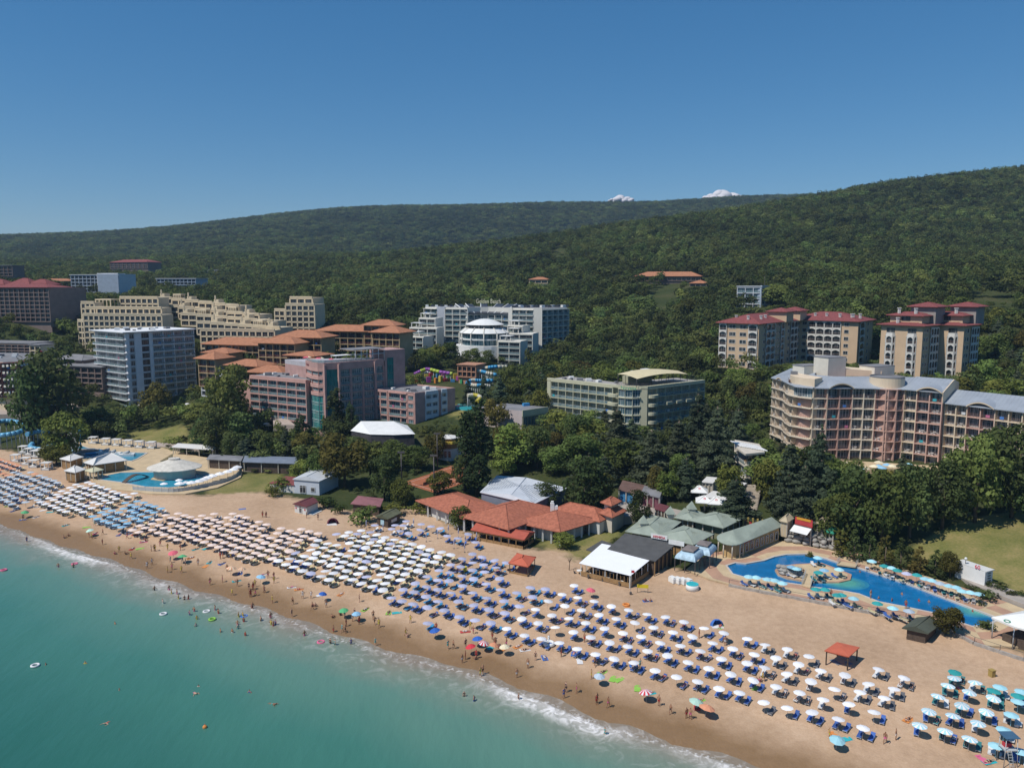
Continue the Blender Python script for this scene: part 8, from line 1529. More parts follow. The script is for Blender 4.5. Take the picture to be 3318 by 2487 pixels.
L2a = [(1267,463),(1018,495),(1180,495),(1243,497),(1388,487),(1467,505),(1540,518),(1153,525),(1220,541),(1380,531),(1288,560),(1595,581),(1762,567),(1680,598),(1820,630),(1797,725),(1873,750),(1715,760),(1972,778),(2065,795),(1797,792),(1885,811),(1985,832),(1703,821),(1622,805),(1797,846),(1530,843),(1615,860),(1893,866),(1713,886),(1805,907),(1434,880),(1520,908),(1610,915),(2012,912),(1905,945),(1340,922),(1430,948),(1718,953),(1243,962),(1330,985),(1520,973),(1625,998),(1150,1018),(1235,1042),(1425,1020),(1322,1067),(1520,1052),(1683,1055),(1437,1095),(1570,1113),(1690,1160),(1440,1200)]
L6 = [(75,52),(85,132),(95,237),(190,87),(208,165),(220,260),(300,38),(327,115),(333,195),(430,60),(450,150),(537,25),(552,92),(657,40)]
POLY = {
 'white': [(765,1137),(783,1141),(857,1159),(898,1169),(918,1175),(960,1185),(1002,1194),(978,1203),(951,1214),(927,1222),(901,1233),(875,1244),(848,1257),(822,1275),(798,1265),(758,1251),(695,1236),(654,1221),(582,1205),(608,1191),(638,1180),(662,1172),(690,1163),(715,1154),(742,1146)],
 'peach': [(376,1095),(407,1101),(488,1105),(527,1113),(548,1118),(585,1126),(636,1135),(673,1142),(692,1147),(690,1160),(660,1170),(612,1187),(575,1200),(502,1185),(466,1180),(418,1160),(350,1149),(317,1139),(282,1133),(317,1117),(350,1101)],
 'blue': [(291,1074),(325,1082),(366,1093),(345,1102),(310,1114),(270,1128),(180,1103),(214,1093),(241,1087),(267,1080)],
 'whitel': [(190,1038),(253,1055),(301,1066),(252,1078),(225,1084),(200,1090),(173,1099),(135,1095),(92,1081),(81,1074),(108,1058),(135,1048),(163,1040)],
 'pale': [(-200,960),(0,1020),(27,1013),(68,1017),(118,1028),(128,1040),(100,1056),(78,1072),(40,1078),(0,1076),(-200,1010)],
 'orange': [(-200,935),(0,984),(45,1003),(47,1013),(0,1014),(-200,955)]}
ZUMB = 2.1
def ucan(px): p = at_z(*px, ZUMB+2.0); return p
UMB = []                                               # (x, y, colour, dia)
for q in W6: UMB.append((ucan(c6(*q)), 'white_canopy', 1.78, 'w'))
for q in W5: UMB.append((ucan(c5(*q)), 'white_canopy', 1.78, 'w'))
for x, y, s in T5: UMB.append((ucan(c5(x, y)), 'teal_canopy' if s else 'sky_canopy', 1.95, 't'))
for q in L2a: UMB.append((ucan(c2(*q)), 'lilac_canopy', 1.95, 'l'))
for q in L6: UMB.append((ucan(c6(*q)), 'lilac_canopy', 1.95, 'l'))
for nm, cm, sa, si in (('white', 'white_canopy', 2.8, 2.5), ('peach', 'peach_canopy', 2.85, 2.45), ('blue', 'blue_canopy', 2.9, 2.5), ('whitel', 'white_canopy', 3.0, 2.5), ('pale', 'pale_blue_canopy', 3.1, 2.6), ('orange', 'orange_canopy', 3.2, 2.8)):
    pl = [tuple(ucan(q)[:2]) for q in POLY[nm]]; a = np.array(pl); c = a.mean(0); pts = []
    for i in range(-40, 41):
        for j in range(-30, 31):
            p = c+ALONG*(i*sa+(j % 2)*sa*.5+RNG.uniform(-.28, .28))+INLAND*(j*si+RNG.uniform(-.25, .25))
            if RNG.random() < .93: pts.append(p)
    P = np.array(pts); P = P[in_poly(P, pl)]
    for p in P:
        cm2 = cm
        if nm == 'white' and RNG.random() < .06: cm2 = 'lilac_canopy'
        if nm == 'pale' and RNG.random() < .05: cm2 = 'orange_canopy'
        UMB.append((Vector((p[0], p[1], ZUMB+2.0)), cm2, 2.1, nm))
pos = np.array([(u[0].x, u[0].y) for u in UMB]); S_, A_ = sdist(pos, SHORE); GZ = terr(pos)
dist = np.hypot(pos[:, 0], pos[:, 1]); inview = np.abs(pos[:, 0]/pos[:, 1]) < .66
order = [i for i in np.argsort(dist) if inview[i]]; indiv = set(order[:288]); CN = {'white_canopy': 'white', 'lilac_canopy': 'lilac', 'sky_canopy': 'light blue striped', 'teal_canopy': 'plain teal', 'peach_canopy': 'peach'}
rows = {}
for i in sorted(indiv, key=lambda i: -A_[i]):
    r = max(1, int(S_[i]/3.2)-2); rows.setdefault((UMB[i][1], r), []).append(i)
blue_pad = mat('blue_pad', (.05, .11, .33), .8, .08, rnd=.25); grey_pad = mat('grey_pad', (.10, .105, .12), .8, .1, rnd=.2); cream_pad = mat('cream_pad', (.48, .42, .25), .8, .1, rnd=.15); white_pad = mat('white_pad', (.62, .62, .62), .7, .05); teal_pad = mat('teal_pad', (.03, .16, .17), .8, .1, rnd=.3); azure_pad = mat('azure_pad', (.03, .22, .42), .8, .08, rnd=.2)
BED = {}
def bed_meshes(pad, back=.52):
    k = pad.name
    if k in BED: return BED[k]
    f = MB()
    for x in (-.28, .28): f.box((x, 0, .27), (.06, 1.85, .06))
    for x in (-.26, .26):
        for y in (-.75, .62): f.box((x, y, .12), (.06, .06, .26))
    for y in (-.9, .0, .9): f.box((0, y, .27), (.54, .05, .05))
    s = MB().box((0, -.33, .34), (.58, 1.18, .08)); b = MB(); a = .75; 
    for t0, t1 in ((0, 1),): b.face([(-.29, .27, .33), (.29, .27, .33), (.29, .27+.62*math.cos(a), .33+.62*math.sin(a)), (-.29, .27+.62*math.cos(a), .33+.62*math.sin(a))]); b.face([(-.29, .34, .29), (-.29, .34+.62*math.cos(a), .29+.62*math.sin(a)), (.29, .34+.62*math.cos(a), .29+.62*math.sin(a)), (.29, .34, .29)]); b.face([(-.29, .27+.62*math.cos(a), .33+.62*math.sin(a)), (.29, .27+.62*math.cos(a), .33+.62*math.sin(a)), (.29, .34+.62*math.cos(a), .29+.62*math.sin(a)), (-.29, .34+.62*math.cos(a), .29+.62*math.sin(a))])
    for sx in (-.29, .29): b.face([(sx, .27, .33), (sx, .27+.62*math.cos(a), .33+.62*math.sin(a)), (sx, .34+.62*math.cos(a), .29+.62*math.sin(a)), (sx, .34, .29)])
    BED[k] = (f.mesh('sunbed', white_pad), s.mesh('seat_pad', pad), b.mesh('backrest', pad)); return BED[k]
PADN = {'blue_pad': 'blue', 'grey_pad': 'grey', 'cream_pad': 'cream', 'white_pad': 'white', 'teal_pad': 'dark teal', 'azure_pad': 'azure blue'}
BEDS = 0
def sunbed(p, z, rz, pad, label, parts=True):
    global BEDS; BEDS += 1
    f, s, b = bed_meshes(pad); o = put('sunbed', f, None, (p[0], p[1], z), rz); tag(o, label, 'sunbed', 'sunbeds on the sand')
    for nm, me in (('seat_pad', s), ('backrest', b)):
        q = bpy.data.objects.new(nm, me); COL.objects.link(q); q.parent = o
    if RNG.random() < .22: LIE.append((p[0], p[1], z+.4, rz))
    return o
LIE = []
FARU = {}; FARB = []
RAZ = math.atan2(INLAND[1], INLAND[0])-math.pi/2
done = set()
for (cm, r), lst in rows.items():
    for n, i in enumerate(lst):
        c, _, dia, kind = UMB[i]; z = GZ[i]+2.0+RNG.uniform(-.08, .08)
        col = CN.get(cm, 'white'); who = f'{col} beach umbrella, {nth(r)} row from the sea, {nth(n+1)} from the right'
        me = canopy_mesh('sky_canopy', 'white_canopy', 8, .28) if cm == 'sky_canopy' else canopy_mesh(cm, None, 8, .22)
        o = put('beach_umbrella', me, None, (c.x, c.y, z-.25), RNG.uniform(0, 1), (dia/2, dia/2, 1.05)); o.rotation_euler[0] = RNG.gauss(0, .06); o.rotation_euler[1] = RNG.gauss(0, .06); tag(o, who, 'beach umbrella', 'beach umbrellas')
        q = bpy.data.objects.new('pole', POLE); COL.objects.link(q); q.parent = o; q.location = (0, 0, .22); q.scale = (1.1, 1.1, (z-GZ[i]+.25)/1.05)
        # sunbeds
        if BEDS < 296 and kind in ('w', 't', 'l'):
            x_, y_ = c.x, c.y; g = np.array((x_, y_)); qx, qy, _ = px_of((x_, y_, 4)); far_right = kind == 'w' and qx > 1640 and qy < 1500
            for s in (-1, 1):
                if RNG.random() < (.1 if kind != 'w' else .14): continue
                pad = blue_pad
                if far_right: pad = grey_pad if s > 0 else white_pad
                elif kind == 't': pad = RNG.choice((teal_pad, teal_pad, white_pad, blue_pad))
                elif kind == 'l': pad = RNG.choice((blue_pad, blue_pad, azure_pad))
                p = g+ALONG*s*.72+INLAND*(.8+RNG.uniform(-.25, .25))+np.array((.3, 0)); sunbed(p, gz(*p), RAZ+RNG.uniform(-.16, .16), pad, f'{PADN[pad.name]} {"right" if s > 0 else "left"} sunbed of {col} umbrella, {nth(r)} row, {nth(n+1)} from right')
        elif kind in ('w', 't', 'l', 'white', 'peach'):
            for s in (-1, 1): FARB.append((np.array((c.x, c.y))+ALONG*s*.6+INLAND*1.1, cream_pad if kind in ('white', 'peach') else blue_pad))
for i, (c, cm, dia, kind) in enumerate(UMB):
    if i in indiv: continue
    FARU.setdefault(cm, []).append((c.x, c.y, GZ[i]+1.75, dia/2))
    pad = {'white': cream_pad, 'peach': grey_pad, 'blue': white_pad, 'whitel': cream_pad, 'pale': white_pad}.get(kind, white_pad)
    for s in (-1, 1):
        if RNG.random() < .8: FARB.append((np.array((c.x, c.y))+ALONG*s*.65+INLAND*(.9+RNG.uniform(-.3, .3)), pad))
def far_field():
    b = MB(); ms = []
    for cm, l in FARU.items():
        m = len(ms); ms.append(CANOPY[cm])
        for x, y, z, r in l:
            a0 = RNG.uniform(0, 1); rim = [(x+r*math.cos(a0+k*math.pi/4), y+r*math.sin(a0+k*math.pi/4), z) for k in range(8)]
            for k in range(8): b.face((rim[k], rim[(k+1) % 8], (x, y, z+.28)), m)
            b.box((x, y, z-.75), (.05, .05, 1.6), 0, m)
    tag(b.build('umbrella_field', ms), 'dense far field of peach, white and blue beach umbrellas at left', 'umbrellas', kind='stuff')
    b = MB(); pads = [cream_pad, grey_pad, blue_pad, white_pad]; ca, sa = math.cos(RAZ), math.sin(RAZ)
    for p, pad in FARB:
        m = pads.index(pad) if RNG.random() < .75 else RNG.randrange(4); z = gz(*p); b.box((p[0]-(-.33)*sa*-1, p[1]+(-.33)*ca, z+.3), (.6, 1.2, .12), RAZ, m)
        q = (p[0]-sa*.5, p[1]+ca*.5); o = len(b.v)
        b.face([(q[0]+ca*dx-sa*dy, q[1]+sa*dx+ca*dy, z+dz) for dx, dy, dz in ((-.3, -.25, .33), (.3, -.25, .33), (.3, .25, .75), (-.3, .25, .75))], m); b.box((p[0], p[1], z+.12), (.5, 1.3, .24), RAZ, 3)
    tag(b.build('sunbed_field', pads), 'far sunbeds packed between the umbrellas at left', 'sunbeds', kind='stuff')
far_field()
# single private umbrellas
SING = [(c6(1457, 790), 'red_canopy', 2.0, 'red umbrella alone above towels near the waterline'), (c6(115, 373), 'royal_canopy', 1.9, 'royal blue umbrella at the bottom of the lilac block'), (c6(60, 425), 'red_canopy', 1.8, 'red umbrella left of the royal blue one'), (c6(165, 405), 'red_canopy', 1.8, 'red umbrella right below the royal blue one'), (c6(248, 420), 'orange_canopy', 1.7, 'orange umbrella right of two red ones'), (c6(330, 436), 'cream_canopy', 1.8, 'cream umbrella at the end of the private row'), (c6(1862, 868), 'mint_canopy', 2.2, 'mint green umbrella near the waterline'), (c6(1947, 912), 'orange_canopy', 2.4, 'orange striped umbrella over dark towels beside the mint one'), (c6(1088, 667), 'pale_blue_canopy', 1.8, 'small blue umbrella over a towel below the white rows'), (c6(1018, 68), 'pink_canopy', 1.9, 'pink red umbrella in the last lilac row'), (c5(730, 1168), 'sky_canopy', 2.1, 'turquoise umbrella by itself below the blue sunbeds'),
 (c2(768, 1100), 'green_canopy', 1.9, 'green rainbow umbrella near the water, centre left'), (c2(870, 1127), 'blue_canopy', 1.8, 'light blue umbrella beside the rainbow one'), (c2(603, 980), 'royal_canopy', 1.7, 'blue and white umbrella over a pink towel'), (c2(1495, 1260), 'royal_canopy', 2.0, 'tilted deep blue umbrella below the lilac block'), (c2(110, 848), 'blue_canopy', 2.0, 'light blue umbrella on the open sand at left'), (c1(1375, 660), 'pink_canopy', 2.2, 'pink umbrella below the peach field'), (c1(1450, 688), 'green_canopy', 2.2, 'green and yellow umbrella beside the pink one'), (c1(1840, 782), 'orange_canopy', 2.2, 'orange umbrella on the open sand, left of centre'), (c1(1925, 790), 'orange_canopy', 1.7, 'small orange umbrella next to another orange one'), (c1(195, 340), 'green_canopy', 2.0, 'lime green umbrella at the left edge of the beach'), (c1(712, 485), 'mint_canopy', 1.9, 'pale green umbrella below the blue ones'), (c1(1050, 490), 'peach_canopy', 2.0, 'pale umbrella at the lower edge of the blue block'), (c5(1785, 1437), 'orange_canopy', 1.6, 'orange umbrella at the bottom right corner')]
for px, cm, dia, lab in SING:
    p = at_z(*px, ZUMB+1.6); z = gz(p.x, p.y); st = {'red_canopy': 'white_canopy', 'orange_canopy': 'cream_canopy', 'green_canopy': 'cream_canopy'}.get(cm) if RNG.random() < .5 else None
    o = put('private_umbrella', canopy_mesh(cm, st, 8, .5), None, (p.x, p.y, z+1.5), 0.3, (dia/2, dia/2, 1.0)); o.rotation_euler = (RNG.uniform(-.2, .2), RNG.uniform(-.2, .2), 1); tag(o, lab, 'beach umbrella'); q = bpy.data.objects.new('pole', POLE); COL.objects.link(q); q.parent = o; q.location = (0, 0, .5); q.scale = (1, 1, 2.0)
# people
def wear(sw, top): return f'{sw} {"bikini" if top else "shorts"}'
def where(p):
    x, y, d = px_of((p[0], p[1], p[2]+1)); return x, y
PN = {}
def who(txt, key):
    PN[key] = PN.get(key, 0)+1; return PN[key]
def zone(x): return ['at the far left', 'left of the left pool', 'below the left pool', 'below the peach field', 'below the white field', 'below the lilac block', 'below the private umbrellas', 'below the white rows', 'in the bottom middle', 'below the blue sunbeds', 'at the bottom right'][min(10, max(0, int(x/201)))]
def pz(p, act, rz, rng, sink=0, scale=None, pose='stand', tail=''):
    x, y = where(p); zn = zone(x)
    def lab(sw, top):
        key = (act, sw, top, zn); k = who('', key); return f'person in {wear(sw, top)} {act} {zn}'+(f', {nth(k)} such' if k > 1 else '')
    o = person(p, pose, rz, lab, rng, sink, scale, 'people on the beach'); return o
STAND = [c6(*q) for q in ((820,872),(803,920),(905,875),(1560,980),(1655,1045),(1780,1078),(1810,1085),(517,680),(140,750),(160,730),(20,610),(968,472),(1880,440),(2087,500),(1410,685),(255,512))]+[c5(*q) for q in ((660,1238),(1105,1278),(1190,1250),(130,785))]+[c2(*q) for q in ((50,1010),(137,1030),(30,1060),(70,1055),(445,1078),(512,1075),(780,1225),(840,1258),(860,1222),(895,1283),(1007,1240),(760,1345),(785,1350),(1265,1375),(215,922),(292,848),(475,437),(567,452),(125,432),(152,432),(1600,1478),(1645,1478))]+[c1(*q) for q in ((185,455),(755,500),(820,570),(1205,700),(1240,700),(1277,662),(950,708),(1045,762),(1335,692),(1358,792),(1370,848),(1455,792),(1445,872),(1755,762),(1775,752),(1838,757),(1810,862),(1772,947),(2018,1002),(1995,1067),(2105,1032),(1850,1052),(25,337),(2120,432),(2095,422),(215,637))]
for k, px in enumerate(STAND):
    p = gp(*px); p.z = max(p.z, -.3); ps = RNG.choice(('stand', 'walk', 'hips', 'stand', 'walk')); pz(p, {'stand': 'standing', 'walk': 'walking', 'hips': 'standing hands on hips'}[ps], RNG.uniform(0, 6.28), RNG, pose=ps)
SIT = [c6(100, 612), c2(545, 1142), c2(525, 1142), c2(745, 1212), c2(680, 1232), c2(1280, 1388), c1(545, 582), c1(510, 597), c1(1155, 617), c1(915, 727), c1(1000, 727), c2(2035-600, 1058), c6(1210, 148+100), c6(285, 520), c6(1330, 640), c6(1450, 150), c6(1490, 152), c5(80, 785), c5(105, 790)]
for px in SIT: p = gp(*px); pz(p, 'sitting', RNG.uniform(2.2, 4.4), RNG, pose='sit')
WATER = [c7(*q) for q in ((1230,65),(1347,65),(1366,92),(1410,95),(1422,130),(1470,140),(1502,135),(1297,162),(1547,230),(1510,257),(1568,290),(1740,247),(1712,220),(2010,208),(1900,275),(1935,270),(1942,315),(1892,335),(1897,367),(2077,305),(2157,285),(2160,340),(2178,347),(2195,340),(1560,345),(1757,392),(1850,397),(1955,420),(917,327),(365,650),(950,850),(1582,822),(1988,870),(680,642))]+[c2(*q) for q in ((45,1160),(110,1262),(190,1237),(460,1380),(690,1345),(665,1440),(700,1452),(830,1445))]+[c6(10, 905), c6(88, 942), c6(443, 930), c6(1133, 1207), c1(25, 857), c1(465, 825), c1(585, 830)]
for px in WATER:
    p = at_z(*px, 0.02); s = -sdist([p[:2]], SHORE)[0][0]; dep = min(1.32, max(.35, .05*s+.35)); p.z = 0; pz(p, 'standing in the sea', RNG.uniform(0, 6.28), RNG, sink=dep, pose=RNG.choice(('stand', 'hips', 'walk')))
for px in (c7(1550, 873), c7(2172, 960), c7(865, 1105), c7(1660, 212)): p = at_z(*px, 0.05); p.z = .03; pz(p, 'swimming', RNG.uniform(0, 6.28), RNG, pose='swim')
for x, y in ((1055, 830), (1160, 850), (1375, 850), (1455, 862), (1590, 838), (1803, 935), (905, 620), (1240, 800)): p = at_z(1612+x/3.687, 1066.7+y/3.687, DECK_Z-.2); pz(p, 'bathing in the right pool', RNG.uniform(0, 6), RNG, sink=1.15)
for x, y in ((1270, 912), (672, 822), (1180, 660), (455, 650), (990, 830)): pz(at_z(1612+x/3.687, 1066.7+y/3.687, DECK_Z+.02), 'standing on the pool deck', RNG.uniform(0, 6), RNG)
# towels with people lying, bags, inflatables
TW = [mat(f'towel_{n}', c, .9, .12, 1.5) for n, c in (('teal', (.03, .38, .42)), ('pink', (.62, .14, .25)), ('blue', (.05, .15, .45)), ('orange', (.65, .25, .07)), ('white', (.65, .65, .66)), ('green', (.25, .5, .08)), ('red', (.5, .05, .06)))]; TN = ['teal', 'pink', 'blue', 'orange', 'white', 'green', 'red']
TOW = [c2(357, 988),(c2(415, 1005)),c2(590,1050),c2(750,1043),c2(945,1165),c2(1130,1190),c2(1195,1190),c2(1740,1340),c2(840,890),c6(228,515),c6(330,522),c6(440,508),c6(495,535),c6(885,565),c6(930,625),c6(1115,712),c6(1195,765),c6(1245,772),c6(1390,840),c6(1490,880),c6(1865,990),c6(1880,935),c6(2050,100+250),c6(1470,145),c6(650,598),c6(1300,180),c5(790,1245),c5(705,1215),c5(1885,1405),c5(1935,1425),c5(60,830),c5(1690,843),c5(1290,1090),c1(525,495),c1(690,510),c1(760,560),c1(950,570),c1(1035,560),c1(1145,627),c1(1055,682),c1(1115,680),c1(1520,755),c1(1560,685),c1(1640,680),c1(1670,790),c1(1640,820),c1(1770,800),c1(1915,875),c1(1885,937),c1(60,340),c1(110,380),c1(210,380),c1(300,350),c1(345,375),c1(400,390),c1(290,430),c1(185,450),c1(1080,570),c1(2090,890),c1(1930,365)]
for k, px in enumerate(TOW):
    p = gp(*px); i = RNG.randrange(7); rz = RAZ+RNG.uniform(-.9, .9); x, y = where(p); kk = who('', ('tow', i, zone(x))); o = MB().box((0, 0, .02), (.95, 1.85, .03)).box((0, .75, .05), (.6, .3, .05)).mesh('towel', TW[i]); o = put('towel', o, None, p, rz); tag(o, f'{TN[i]} towel spread on the sand {zone(x)}'+(f', {nth(kk)} such' if kk > 1 else ''), 'towel', 'towels on the sand')
    if RNG.random() < .6: pz(Vector((p.x, p.y, p.z+.03)), 'lying on a towel', rz+RNG.choice((0, math.pi)), RNG, pose='lie')
for x_, y_, z_, rz in LIE: pz(Vector((x_, y_, z_)), 'lying on a sunbed', rz, RNG, pose='lie')
for k in range(45):                                     # strollers along the wet sand
    p = at_z(RNG.uniform(40, 1500), 1250, .3); i = int(RNG.uniform(4, 17)); f = RNG.random(); q = SHORE[i]*(1-f)+SHORE[i+1]*f+INLAND*RNG.uniform(1, 13); pz(Vector((*q, max(gz(*q), -.1))), RNG.choice(('strolling', 'wandering')), RNG.uniform(0, 6.28), RNG, pose=RNG.choice(('walk', 'stand', 'hips')))
def ringm(name, col, R0=.55, r0=.17):
    b = MB(); n, m_ = 16, 8
    for i in range(n):
        for j in range(m_):
            q = []
            for di, dj in ((0, 0), (1, 0), (1, 1), (0, 1)): a = 2*math.pi*(i+di)/n; c = 2*math.pi*(j+dj)/m_; q.append(((R0+r0*math.cos(c))*math.cos(a), (R0+r0*math.cos(c))*math.sin(a), r0+r0*math.sin(c)))
            b.face(q, 0, True)
    return b.mesh(name, col)
for px, c, lab, sea in ((c7(1300, 250), 'white', 'white swim ring held by a bather', 1), (c7(1690, 292), 'green', 'lime green inflatable ring in the sea', 1), (c7(1645, 230), 'white', 'white inflatable beside bathers near the shore', 1), (c7(1945, 270), 'blue', 'blue inflatable lying between two bathers', 1), (c1(30, 852), 'pink', 'pink swim ring at the left picture edge', 1), (c1(595, 803), 'pink', 'small pink inflatable near the left shore', 1), (c2(590, 1425), 'pink', 'pink inflatable near the shore, bottom middle', 1), (c7(280, 660), 'white', 'pale inflatable far out in the sea at left', 1), (c6(1300, 180), 'orange', 'orange inflatable ring behind the white rows', 0), (c6(1358, 668), 'blue', 'dark swim ring on the sand beside a sunbed', 0)):
    p = at_z(*px, .05) if sea else gp(*px); tag(put('swim_ring', ringm('swim_ring', TW[TN.index(c)]), None, (p.x, p.y, -.05 if sea else p.z), 0), lab, 'swim ring')
b = bmesh.new(); bmesh.ops.create_uvsphere(b, u_segments=12, v_segments=8, radius=.32); me = bpy.data.meshes.new('buoy'); b.to_mesh(me); b.free(); me.materials.append(TW[3]); p = at_z(*c7(1632, 1147), .1); o = put('buoy', me, None, (p.x, p.y, .08)); tag(o, 'small orange buoy floating far out at the bottom', 'buoy'); MB().tube((p.x, p.y, .35), (p.x, p.y, .55), .05, n=6).build('ring', TW[6], o)
def unicorn():
    p = gp(*c6(685, 498)); t = thing('inflatable_unicorn', 'big white inflatable animal lying on the sand below the white rows', 'inflatable', p); put('body', ringm('body', WHITE, .75, .32), t, p); b = MB().tube((p.x, p.y+.8, p.z+.4), (p.x, p.y+.95, p.z+1.2), .22, .16, 8).tube((p.x, p.y+.95, p.z+1.2), (p.x, p.y+.6, p.z+1.25), .2, .13, 8); b.build('neck', WHITE, t); MB().tube((p.x, p.y+.85, p.z+1.3), (p.x, p.y+.8, p.z+1.65), .07, .01, 6).build('horn', TW[3], t)
unicorn()
def tent(px, col, lab, s=1.0):
    p = gp(*px); b = MB(); n = 8; rows_ = []
    for j in range(5):
        a = j/4*math.pi/2; rows_.append([(p.x+math.cos(2*math.pi*i/n)*1.2*s*math.cos(a), p.y+math.sin(2*math.pi*i/n)*.8*s*math.cos(a), p.z+1.15*s*math.sin(a)) for i in range(n)])
    t = thing('beach_tent', lab, 'tent', p)
    for j in range(4):
        for i in range(n):
            if j < 3 and i in (5, 6): continue
            b.face((rows_[j][i], rows_[j][(i+1) % n], rows_[j+1][(i+1) % n], rows_[j+1][i]), 0)
    b.build('shell', col, t); MB().box((p.x, p.y-.4, p.z+.03), (2.0*s, 1.6*s, .05)).build('floor', TW[4], t)
tent((1066.7+1775/3.687, 1000+1290/3.687), TW[2], 'blue half dome beach tent with a striped mat behind the white rows'); tent(c2(685, 480), mat('maroon_tent', (.12, .03, .05), .8), 'maroon beach tent between the peach field and the bushes', 1.25)
CL = MB().tube((0, 0, 0), (0, 0, 1.0), .03, .03, 5).tube((0, 0, .95), (0, 0, 1.25), .1, .2, 7).tube((0, 0, 1.25), (0, 0, 2.3), .2, .04, 7).mesh('closed_umbrella', CANOPY['lilac_canopy'])
for k, q in enumerate(((952, 525), (1085, 545), (1328, 510), (1605, 565), (1685, 590), (1430, 625), (1650, 680), (1740, 645), (1735, 710), (1830, 625), (1520, 600))):
    p = gp(*c2(*q)); o = put('closed_umbrella', CL, None, p); tag(o, f'closed lilac umbrella before the tiled restaurant, {nth(k+1)} counted inland', 'beach umbrella', 'closed umbrellas'); MB().tube((p.x, p.y, p.z-.05), (p.x, p.y, p.z+.08), .25, .2, 8).build('base', FRAMED, o)
def guard_tower():
    p = gp(*c5(2075, 1440)); t = thing('lifeguard_tower', 'metal lifeguard tower with ladder and canopy at the bottom right corner', 'tower', p); h = 2.2
    for dx, dy in ((-.7, -.6), (.7, -.6), (.7, .6), (-.7, .6)): MB().tube((p.x+dx*1.25, p.y+dy*1.25, p.z-.1), (p.x+dx, p.y+dy, p.z+h+1.6), .05, n=5).build('leg', RAILW, t)
    MB().box((p.x, p.y, p.z+h), (1.6, 1.4, .1)).build('platform', RAILW, t); MB().box((p.x, p.y, p.z+h+1.7), (1.9, 1.7, .06)).build('canopy', mat('navy_canvas', (.05, .12, .2), .8), t); MB().box((p.x, p.y+.3, p.z+h+.3), (.9, .6, .5)).build('seat', TW[6], t)
    for k in range(7): MB().box((p.x-.3, p.y-1.5+.12*k, p.z+.3+.3*k), (.5, .05, .05)).build('rung', RAILW, t)
    for s in (-.55, -.05): MB().tube((p.x+s, p.y-1.6, p.z), (p.x+s, p.y-.7, p.z+h+.2), .03, n=4).build('ladder_rail', RAILW, t)
guard_tower()
def beach_bits():
    D3 = lambda x, y: (1066.7+x/3.687, 1000+y/3.687)
    p = gp(*D3(1090, 1045)); t = thing('flag_pole', 'white flag pole with small red white flag before the white tarpaulin', 'flag pole', p); MB().tube(p, (p.x, p.y, p.z+5.2), .04, n=6).build('pole', WHITE, t); MB().box((p.x, p.y, p.z+.2), (.4, .4, .6)).build('base', FRAMED, t); MB().box((p.x+.35, p.y, p.z+4.6), (.6, .03, .5)).build('flag', TW[6], t)
    p = gp(*D3(1185, 1030)); t = thing('yellow_banner', 'yellow banner board on posts at the sand in front of the bar', 'banner', p); MB().box((p.x, p.y, p.z+1.3), (2.2, .06, .7), -.15).build('board', mat('banner_yellow', (.65, .52, .03), .6), t)
    for s in (-1, 1): MB().tube((p.x+s, p.y-.15*s, p.z), (p.x+s, p.y-.15*s, p.z+1.7), .04, n=5).build('post', FRAMED, t)
    for k in range(4): p = gp(*D3(1425+42*k, 945+6*k)); o = MB().box((p.x, p.y, p.z+.45), (1.0, 1.6, .9), .5).box((p.x, p.y, p.z+1.0), (.9, 1.3, .25), .6).build('wrapped_stack', WHITE); tag(o, f'white wrapped stack of sunbeds by the pool steps, {nth(k+1)} from the left', 'sunbed stack')
    p = gp(*D3(1580, 1005)); o = MB().tube((p.x, p.y, p.z-.1), (p.x, p.y, p.z+1.1), 1.25, 1.25, 16).build('round_tub', WHITE); tag(o, 'white round tub with teal lid by the pool steps', 'tub'); MB().tube((p.x, p.y, p.z+1.11), (p.x, p.y, p.z+1.2), 1.2, 1.2, 16).build('lid', TW[0], o)
    for k, (x, y) in enumerate(((770, 905), (905, 940), (1020, 965), (680, 880), (940, 900), (820, 875))):
        p = gp(*D3(x, y)); t = thing('bar_table', f'white bar table with chairs on the sand before the tarpaulin, {nth(k+1)} of six', 'table', p, 'bar tables on the sand'); MB().tube((p.x, p.y, p.z+.7), (p.x, p.y, p.z+.76), .55, .55, 10).build('table_top', WHITE, t); MB().tube((p.x, p.y, p.z), (p.x, p.y, p.z+.7), .05, n=5).build('leg', FRAMED, t)
        for a in range(3): q = (p.x+math.cos(a*2.1+k)*.95, p.y+math.sin(a*2.1+k)*.95); MB().box((*q, p.z+.42), (.42, .42, .05), a).box((q[0]+math.cos(a*2.1+k)*.2, q[1]+math.sin(a*2.1+k)*.2, p.z+.7), (.4, .05, .5), a*2.1+k+1.57).box((*q, p.z+.2), (.3, .3, .4), a).build('chair', FRAMED, t)
    p = gp(*D3(600, 850)); t = thing('bare_tree', 'thin bare tree on the sand left of the white tarpaulin', 'tree', p); rg = random.Random(3); MB().tube(p, (p.x+.1, p.y, p.z+2.0), .09, .06, 6).build('trunk', BARK, t); br = MB()
    for k in range(9): a = rg.uniform(0, 6.28); s = Vector((p.x+.1, p.y, p.z+rg.uniform(1.2, 2.0))); e_ = s+Vector((math.cos(a)*.8, math.sin(a)*.8, rg.uniform(.8, 1.8))); br.tube(s, e_, .04, .012, 4)
    br.build('branch', BARK, t)
beach_bits()
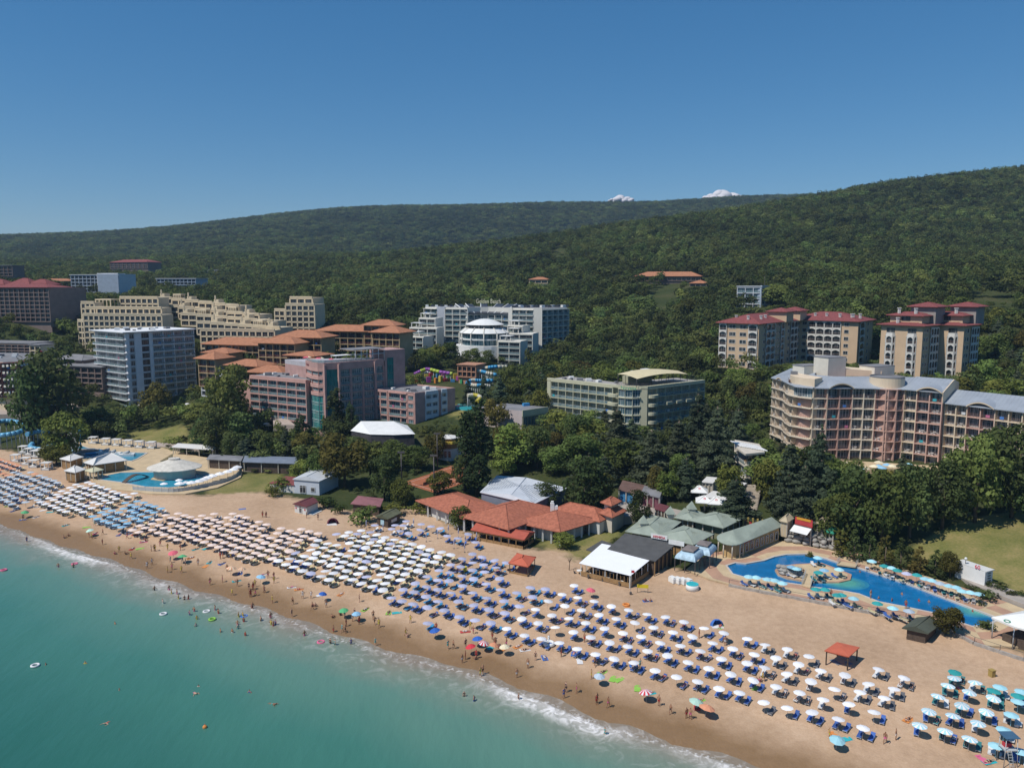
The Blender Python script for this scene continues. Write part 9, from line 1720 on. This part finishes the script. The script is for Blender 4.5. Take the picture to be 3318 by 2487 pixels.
# pool side umbrellas and sunbeds
PU = [((1612+x/3.687), (1066.7+y/3.687), c) for x, y, c in ((1000,532,'sky'),(1100,570,'teal'),(1158,585,'sky'),(1203,605,'teal'),(1278,630,'lilac'),(1360,642,'teal'),(1425,672,'sky'),(1475,684,'sky'),(1543,708,'pale_blue'),(1615,728,'sky'),(1672,740,'sky'),(1722,770,'sky'),(1785,780,'sky'),(1852,793,'sky'),(570,505,'sky'),(620,603,'blue'),(575,622,'teal'),(740,597,'sky'),(400,592,'sky'),(360,578,'blue'),(555,755,'teal'),(628,757,'teal'),(725,802,'teal'),(757,800,'teal'),(855,828,'sky'),(1045,868,'teal'),(1168,905,'sky'),(1296,928,'pale_blue'),(20,655,'sky'),(80,660,'sky'),(168,675,'sky'),(228,684,'sky'),(288,706,'sky'))]
for k, (x, y, c) in enumerate(PU):
    p = at_z(x, y, DECK_Z+1.9); g = np.array((p.x, p.y)); isl = k in (14, 15, 16, 17, 18, 19); row = 'on the inland pool deck' if k < 14 else 'on the pool island' if isl else 'on the beach side pool deck'
    kk = who('', ('pu', row)); umbrella_small(g, DECK_Z, c+'_canopy', f'{ {"sky": "light blue", "teal": "teal", "lilac": "lilac", "pale_blue": "pale blue", "blue": "blue"}[c]} parasol {row}, {nth(kk)} from the left', 2.0, 'pool parasols')
    for s in (-1, 1):
        q = g+np.array((s*.8, .1 if k < 14 else .25)); b0 = bed_meshes(RNG.choice((white_pad, blue_pad, teal_pad, cream_pad))); o = put('pool_sunbed', b0[0], None, (*q, DECK_Z+(.07 if isl else 0)), (math.pi-.3 if k < 14 else .35)+RNG.uniform(-.3, .3)); kk2 = who('', ('pb', row)); tag(o, f'pool sunbed {row}, {nth(kk2)} from the left', 'sunbed', 'pool sunbeds')
        for nm, me in (('seat_pad', b0[1]), ('backrest', b0[2])): z_ = bpy.data.objects.new(nm, me); COL.objects.link(z_); z_.parent = o
# ================================================================== clouds and haze
def clouds():
    m = bpy.data.materials.new('cloud_white'); m.use_nodes = True; b_ = m.node_tree.nodes['Principled BSDF']; b_.inputs['Base Color'].default_value = (.6, .58, .6, 1); b_.inputs['Roughness'].default_value = 1; b_.inputs['Subsurface Weight'].default_value = 0
    for k, (x, y, w_, lab) in enumerate(((1343, 430, 62, 'small white cloud peeping over the ridge, left one'), (1562, 422, 94, 'small white cloud peeping over the ridge, right one'))):
        d = 14000; c = at_d(x, y, d); s = w_*d/FOC; rg = random.Random(k); b = bmesh.new()
        for i in range(24):
            t = rg.uniform(-1, 1); r = s*rg.uniform(.10, .17)*(1.1-abs(t)*.75); M = Matrix.Translation((t*s*.42, rg.uniform(-.1, .1)*s, rg.uniform(-.06, .1)*s*(1-t*t)-.05*s))@Matrix.Diagonal((r*1.2, r*1.2, r*.8, 1)); bmesh.ops.create_icosphere(b, subdivisions=2, radius=1, matrix=M)
        me = bpy.data.meshes.new('cloud'); b.to_mesh(me); b.free(); me.materials.append(m)
        for f in me.polygons: f.use_smooth = True
        tag(put('cloud', me, None, c), lab, 'cloud')
clouds()
def haze():
    b = MB().box((0, 1500, 150), (19000, 18000, 316)); m = bpy.data.materials.new('haze_air'); m.use_nodes = True; N = m.node_tree.nodes; N.remove(N['Principled BSDF']); v = N.new('ShaderNodeVolumePrincipled'); v.inputs['Color'].default_value = (.47, .71, 1, 1); v.inputs['Density'].default_value = HAZE; v.inputs['Anisotropy'].default_value = 0.0
    m.node_tree.links.new(v.outputs[0], N['Material Output'].inputs['Volume']); o = b.build('haze', m); tag(o, kind='stuff')
HAZE = 0.00009
haze()
